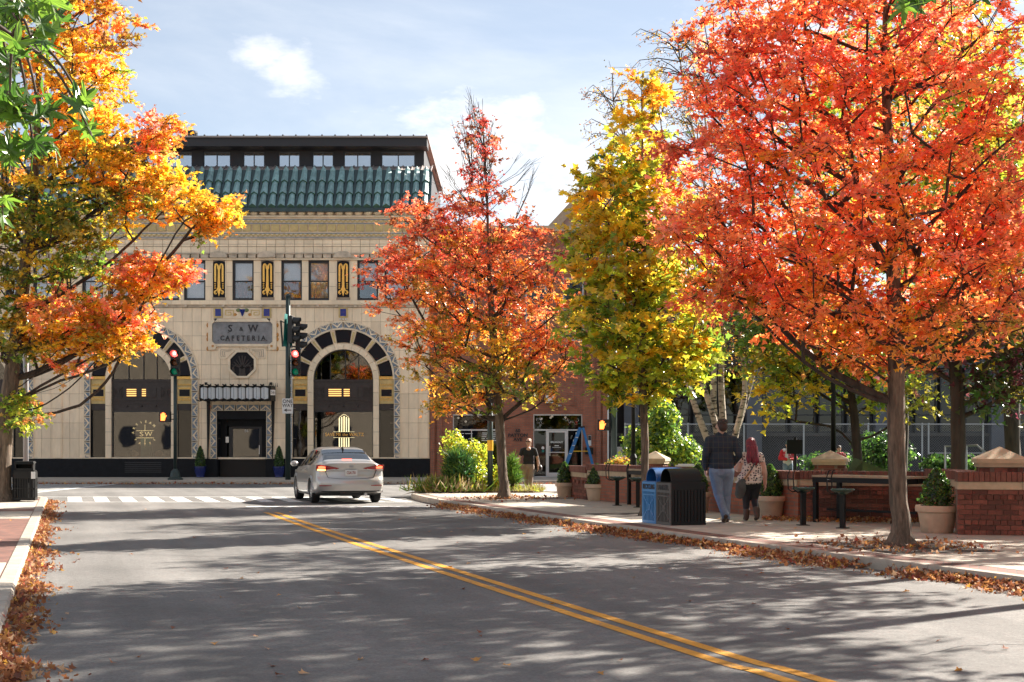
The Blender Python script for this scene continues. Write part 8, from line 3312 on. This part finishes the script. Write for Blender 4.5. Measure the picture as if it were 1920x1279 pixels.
shrub('leafy_shrub', 'large bright green bush behind the far bar table and lamp post', (PX(1240, 890, 43.0).x, 42.6, .13), [sc(1235, 830, 42.6, 55, 45, .8), sc(1245, 785, 42.6, 32, 40, .6), sc(1195, 835, 42.6, 32, 34, .6), sc(1285, 850, 42.6, 34, 32, .6)],
      7500, .11, [(LIME, 3), (GRN, 4), (DGRN, 3)], up=.4, upright=.2, shell=.55, stems=14)
shrub('leafy_shrub', 'small rusty shrub behind the far seat wall next to the lamp post', (PX(1165, 885, 39.0).x, 39.0, .28), [sc(1165, 868, 39.0, 26, 12, .35), sc(1150, 872, 39.0, 18, 10, .3)], 1100, .07, [(OLIVE, 3), (AMB, 2), (GRN, 2), (BRN, 2)], shell=.6)
for i, (px, py, Y, rx, ry) in enumerate(((1655, 850, 40, 60, 45), (1560, 868, 42, 60, 20), (1790, 868, 33, 60, 16))):
    shrub('dark_shrub', ('rounded dark shrub in front of the chain-link fence behind the big maple trunk', 'low dark shrub mass behind the bar table pier', 'low dark shrub behind the right seat wall')[i],
          (PX(px, 890, Y).x, Y, .28), [sc(px, py, Y, rx, ry, .8)], 3000, .1, [(DGRN, 5), ((.02, .05, .015), 3), (GRN, 1)], shell=.5)


def grass_patch(name, label, polyf, n, zz, h, pal):
    pos = np.array([polyf() for _ in range(n)])
    N = len(pos)
    dr = rand_dirs(N, 1.3)
    nr = rand_dirs(N)
    me = leaf_mesh(name, 'blade', pos, nr, dr, h * rng.uniform(.5, 1.3, N), pick(pal, N) * rng.uniform(.7, 1.2, (N, 1)))
    me.materials.append(MATS['needle'])
    o = stuff(link(name, me))
    o['label'] = label
    o['category'] = 'grass'


def in_bed():
    while True:
        x, y = rng.uniform(-2.7, .9), rng.uniform(40.15, 42.5)
        if x > -2.5 - (y - 42) * .3 * (y > 41.5) and not (y > 42 and x > 0.2):
            return (x, y, Zb - .01)


grass_patch('ornamental_grass', 'tufts of green and straw-coloured grass along the corner bed', in_bed, 2600, Zb, .2, [(GRN, 3), ((.30, .22, .10), 4), (OLIVE, 3), (LIME, 2)])
grass_patch('ornamental_grass', 'mound of fine grass at the tip of the corner bed', lambda: (rng.normal(-1.9, .38), rng.normal(40.9, .35), Zb - .01), 2400, Zb, .42, [(GRN, 4), ((.34, .25, .14), 3), (OLIVE, 2)])
grass_patch('lawn_grass', 'short grass on the park lawn', lambda: (rng.uniform(5.9, 16), rng.uniform(26.8, 39.5), .295), 9000, .3, .07, [(GRN, 4), (DGRN, 3), (OLIVE, 1)])


# ------------------------------------------------------------------ branch of the near sweetgum hanging in from the left
def sweetgum_leaf():
    tips = [(90, 1.0), (28, .92), (152, .92), (-32, .62), (212, .62)]
    pts = []
    order = [-32, 28, 90, 152, 212]
    ln = {a: l for a, l in tips}
    for i, a in enumerate(order):
        w = 17
        l = ln[a]
        ca = lambda an, r: (r * math.cos(R(an)), r * math.sin(R(an)))
        pts += [ca(a - w, l * .52), ca(a - 6, l * .8), ca(a, l), ca(a + 6, l * .8), ca(a + w, l * .52)]
        if i < 4:
            m = (a + order[i + 1]) / 2
            pts.append(ca(m, .27))
    pts.append((0, -.12))
    vs = [(0, .08, 0)] + [(x * .5, y * .5, .10 * (x * x + y * y) * (1 if i % 2 else .7)) for i, (x, y) in enumerate(pts)]
    n = len(pts)
    m = MB()
    m.add(vs, [(0, i + 1, (i + 1) % n + 1) for i in range(n)])
    m.add([(-.008, -.05, 0), (.008, -.05, 0), (.004, -.45, .03), (-.004, -.45, .03)], [(0, 1, 2, 3)])
    return m


def near_branch():
    Y = 4.6
    base = Vector((-4.3, 4.9, SZ))
    t = thing('sweetgum_tree', 'near green sweetgum whose star leaves hang into the top of the picture', 'tree', tuple(base))
    trunk = smoothline([tuple(base), (-4.25, 4.85, 1.5), (-4.2, 4.9, 3.2), (-4.3, 4.9, 5.0), (-4.25, 4.9, 7.0)], 5)
    MB().tube(trunk, [.27, .22] + [.2 - .006 * k for k in range(len(trunk) - 2)], 14).build('trunk', 'bark', t, smooth=True)
    limbs = [smoothline([(-4.22, 4.9, 3.0), (-3.2, 4.8, 3.35), (-2.2, 4.6, 3.2), (-1.6, 4.55, 2.85)], 5), smoothline([(-4.22, 4.9, 3.6), (-3.0, 4.7, 3.8), (-2.0, 4.6, 3.5), (-1.5, 4.6, 3.0)], 5),
             smoothline([(-4.3, 4.9, 4.4), (-2.5, 4.9, 4.6), (-.5, 5.0, 4.1), (.8, 5.2, 3.7), (1.5, 5.25, 3.3)], 5),
             smoothline([(-4.22, 4.9, 2.6), (-3.2, 4.75, 2.9), (-2.3, 4.6, 2.75), (-1.62, 4.5, 2.35)], 5)]
    bm_ = MB()
    for l in limbs:
        n = len(l)
        bm_.tube(l, [.05 * (1 - k / n) + .006 for k in range(n)], 7)
    cols = [(.055, .12, .015), (.085, .17, .018), (.03, .075, .01), (.12, .21, .025)]
    meshes = []
    base_leaf = sweetgum_leaf()
    for i, c in enumerate(cols):
        me = base_leaf.mesh('leaf', 'leaf')
        at = me.color_attributes.new('leaf_colour', 'FLOAT_COLOR', 'POINT')
        at.data.foreach_set('color', np.tile(np.array((*c, 1.0)), len(me.vertices)))
        meshes.append(me)
    r2 = random.Random(5)
    allp = [p for l in limbs for p in l[len(l) // 3:]]
    # sprays in photo pixels: (x, y, spread x, spread y, leaves, distance)
    for cx_, cy_, sx_, sy_, n, yy in ((20, 25, 34, 30, 16, 4.6), (95, 20, 28, 26, 9, 4.7), (60, 85, 34, 26, 12, 4.5), (15, 130, 26, 30, 9, 4.8), (20, 200, 30, 28, 13, 4.6), (75, 215, 28, 26, 11, 4.5), (62, 275, 24, 22, 10, 4.6), (150, 190, 16, 22, 5, 4.6),
                                      (165, 245, 12, 16, 4, 4.6), (12, 300, 12, 28, 6, 4.7), (2, 390, 7, 24, 4, 4.7), (1710, 6, 24, 14, 12, 5.2), (1745, -8, 16, 10, 5, 5.2), (1838, -14, 18, 10, 4, 5.3)):
        c = PX(cx_, cy_ - sy_ * .4, yy)
        q = Vector(min(allp, key=lambda v: (Vector(v) - c).length + (.35 if v[2] < c.z else 0)))
        end = PX(cx_ + sx_ * .5, cy_ + sy_ * .6, yy - .05)
        tw = smoothline([tuple(q), tuple(q.lerp(c, .55) + Vector((0, 0, .06))), tuple(c), tuple(end)], 5)
        m_ = len(tw)
        bm_.tube(tw, [.0065 * (1 - .75 * k / m_) for k in range(m_)], 6)
        for _ in range(n):
            p = PX(r2.gauss(cx_, sx_ * .6), r2.gauss(cy_, sy_ * .6), yy + r2.uniform(-.22, .22))
            o = link('leaf', r2.choice(meshes), t, off=base, loc=p - base)
            s = r2.uniform(.12, .175)
            o.scale = (s * r2.uniform(.8, 1.1), s, s * r2.uniform(.8, 3.2))
            o.rotation_euler = (R(100 + r2.gauss(0, 40)), r2.gauss(0, .45), R(180 + r2.gauss(0, 60)) if r2.random() < .75 else r2.uniform(0, 6))
            k = min(tw[m_ // 2:], key=lambda v: (Vector(v) - p).length)
            a = Vector(k)
            if (p - a).length < .3:
                bm_.tube([a, a.lerp(p, .5) + Vector((0, 0, .012)), p], [.0022, .0018, .0014], 4, cap=False)
    bm_.build('branches', 'twig', t, smooth=True)


near_branch()

# ------------------------------------------------------------------ fallen leaves
DRY = [((.30, .12, .05), 4), ((.22, .085, .04), 3), ((.40, .19, .07), 3), ((.15, .055, .035), 2), ((.48, .26, .05), 1), ((.42, .27, .16), 2), ((.27, .06, .04), 1)]


def litter(name, label, pts, size=.055):
    pos = np.array(pts)
    N = len(pos)
    nr = rand_dirs(N, .75)
    me = leaf_mesh(name, 'maple', pos, nr, rand_dirs(N), size * rng.uniform(.45, 1.35, N), pick(DRY, N) * rng.uniform(.7, 1.25, (N, 1)))
    me.materials.append(MATS['leaf_dry'])
    o = stuff(link(name, me))
    o['label'] = label
    o['category'] = 'fallen leaves'


def gutter(line, side, n, width, y0, y1, dens):
    ln = resample(line, .1)
    ln = [p for p in ln if y0 < p.y < y1]
    out_ = []
    nrm_ = offset(ln, 1.0)
    while len(out_) < n:
        i = rng.integers(0, len(ln))
        p = ln[i]
        if rng.uniform() > dens(p.y):
            continue
        d = (nrm_[i] - p) * (-side)
        cl_ = mnoise.noise(Vector((p.y * .9, side * 7.0, 0)))
        if rng.uniform() > .75 + 1.1 * cl_:
            continue
        wd = width * (.7 + .3 * math.sin(p.y * 1.7) * math.sin(p.y * .63 + 1) + .9 * max(0, cl_))
        r_ = abs(rng.normal(0, .5)) * wd
        out_.append((p.x + d.x * r_, p.y + d.y * r_, .012 + .085 * max(0, 1 - r_ / wd) * rng.uniform(.1, 1)))
    return out_


litter('leaf_litter', 'drift of brown and orange fallen leaves along the right kerb', gutter(KR, 1, 8500, .55, 9, 35.0, lambda y: 1.0 if y < 26 else .6))
litter('leaf_litter', 'drift of tan fallen leaves along the left kerb', gutter(KL, -1, 4600, .35, 8.5, 37.0, lambda y: 1.0 if y < 22 else .6))
litter('leaf_litter', 'brown leaves gathered under the bar table and at the foot of the brick wall', [(x, 26.2 - (x - 5.3) * .27 - abs(rng.normal(0, .35)) - .05, SZ + rng.uniform(.01, .06)) for x in rng.uniform(4.6, 8.0, 1500)])
litter('leaf_litter', 'scattered leaves round the foot of the big maple', [(TREE_C.x + rng.normal(0, .55), TREE_C.y + rng.normal(0, .7), SZ + .015 + rng.uniform(0, .03)) for _ in range(420)], .06)
litter('leaf_litter', 'leaves and mulch round the foot of the corner maple', [(TREE_A.x + rng.normal(0, .7), TREE_A.y + rng.normal(0, .8), SZ + .015 + rng.uniform(0, .03)) for _ in range(420)], .06)
litter('leaf_litter', 'thin leaf litter blown along the far kerb by the cafeteria', [(rng.uniform(-18, 3), 53.2 - abs(rng.normal(0, .25)), .015 + rng.uniform(0, .03)) for _ in range(900)], .08)
# single leaves one can pick out on road and pavements
lv = []
for c in ((.30, .12, .05), (.45, .22, .06), (.20, .07, .035), (.5, .3, .16)):
    tv, tf = LEAF['maple']
    m = MB().add([tuple(v * np.array((1, 1, 1.8))) for v in tv], tf)
    me = m.mesh('fallen_leaf', 'leaf_dry')
    at = me.color_attributes.new('leaf_colour', 'FLOAT_COLOR', 'POINT')
    at.data.foreach_set('color', np.tile(np.array((*c, 1.0)), len(me.vertices)))
    lv.append(me)
r3 = random.Random(21)


def kx_at(line, y):
    return float(np.interp(y, [p.y for p in line[:24]], [p.x for p in line[:24]]))


for k in range(130):
    y = 9.3 + 24 * r3.random() ** 1.6
    xl_, xr_ = kx_at(KL, y), kx_at(KR, y)
    if k < 85:
        x = xl_ + (xr_ - xl_) * r3.random()
        z, lab, gr = .012, 'single dry leaf lying on the asphalt', 'loose leaves on the road'
    else:
        x = xr_ + .3 + 2.6 * r3.random() if k < 115 else xl_ - .25 - 1.2 * r3.random()
        z, lab, gr = SZ + .012, 'single dry leaf lying on the pavement', 'loose leaves on the pavements'
    o = link('fallen_leaf', r3.choice(lv), None, loc=(x, y, z))
    s = r3.uniform(.045, .08)
    o.scale = (s, s, s)
    o.rotation_euler = (r3.gauss(0, .2), r3.gauss(0, .2), r3.uniform(0, 6.28))
    tag(o, lab, 'leaf', gr)
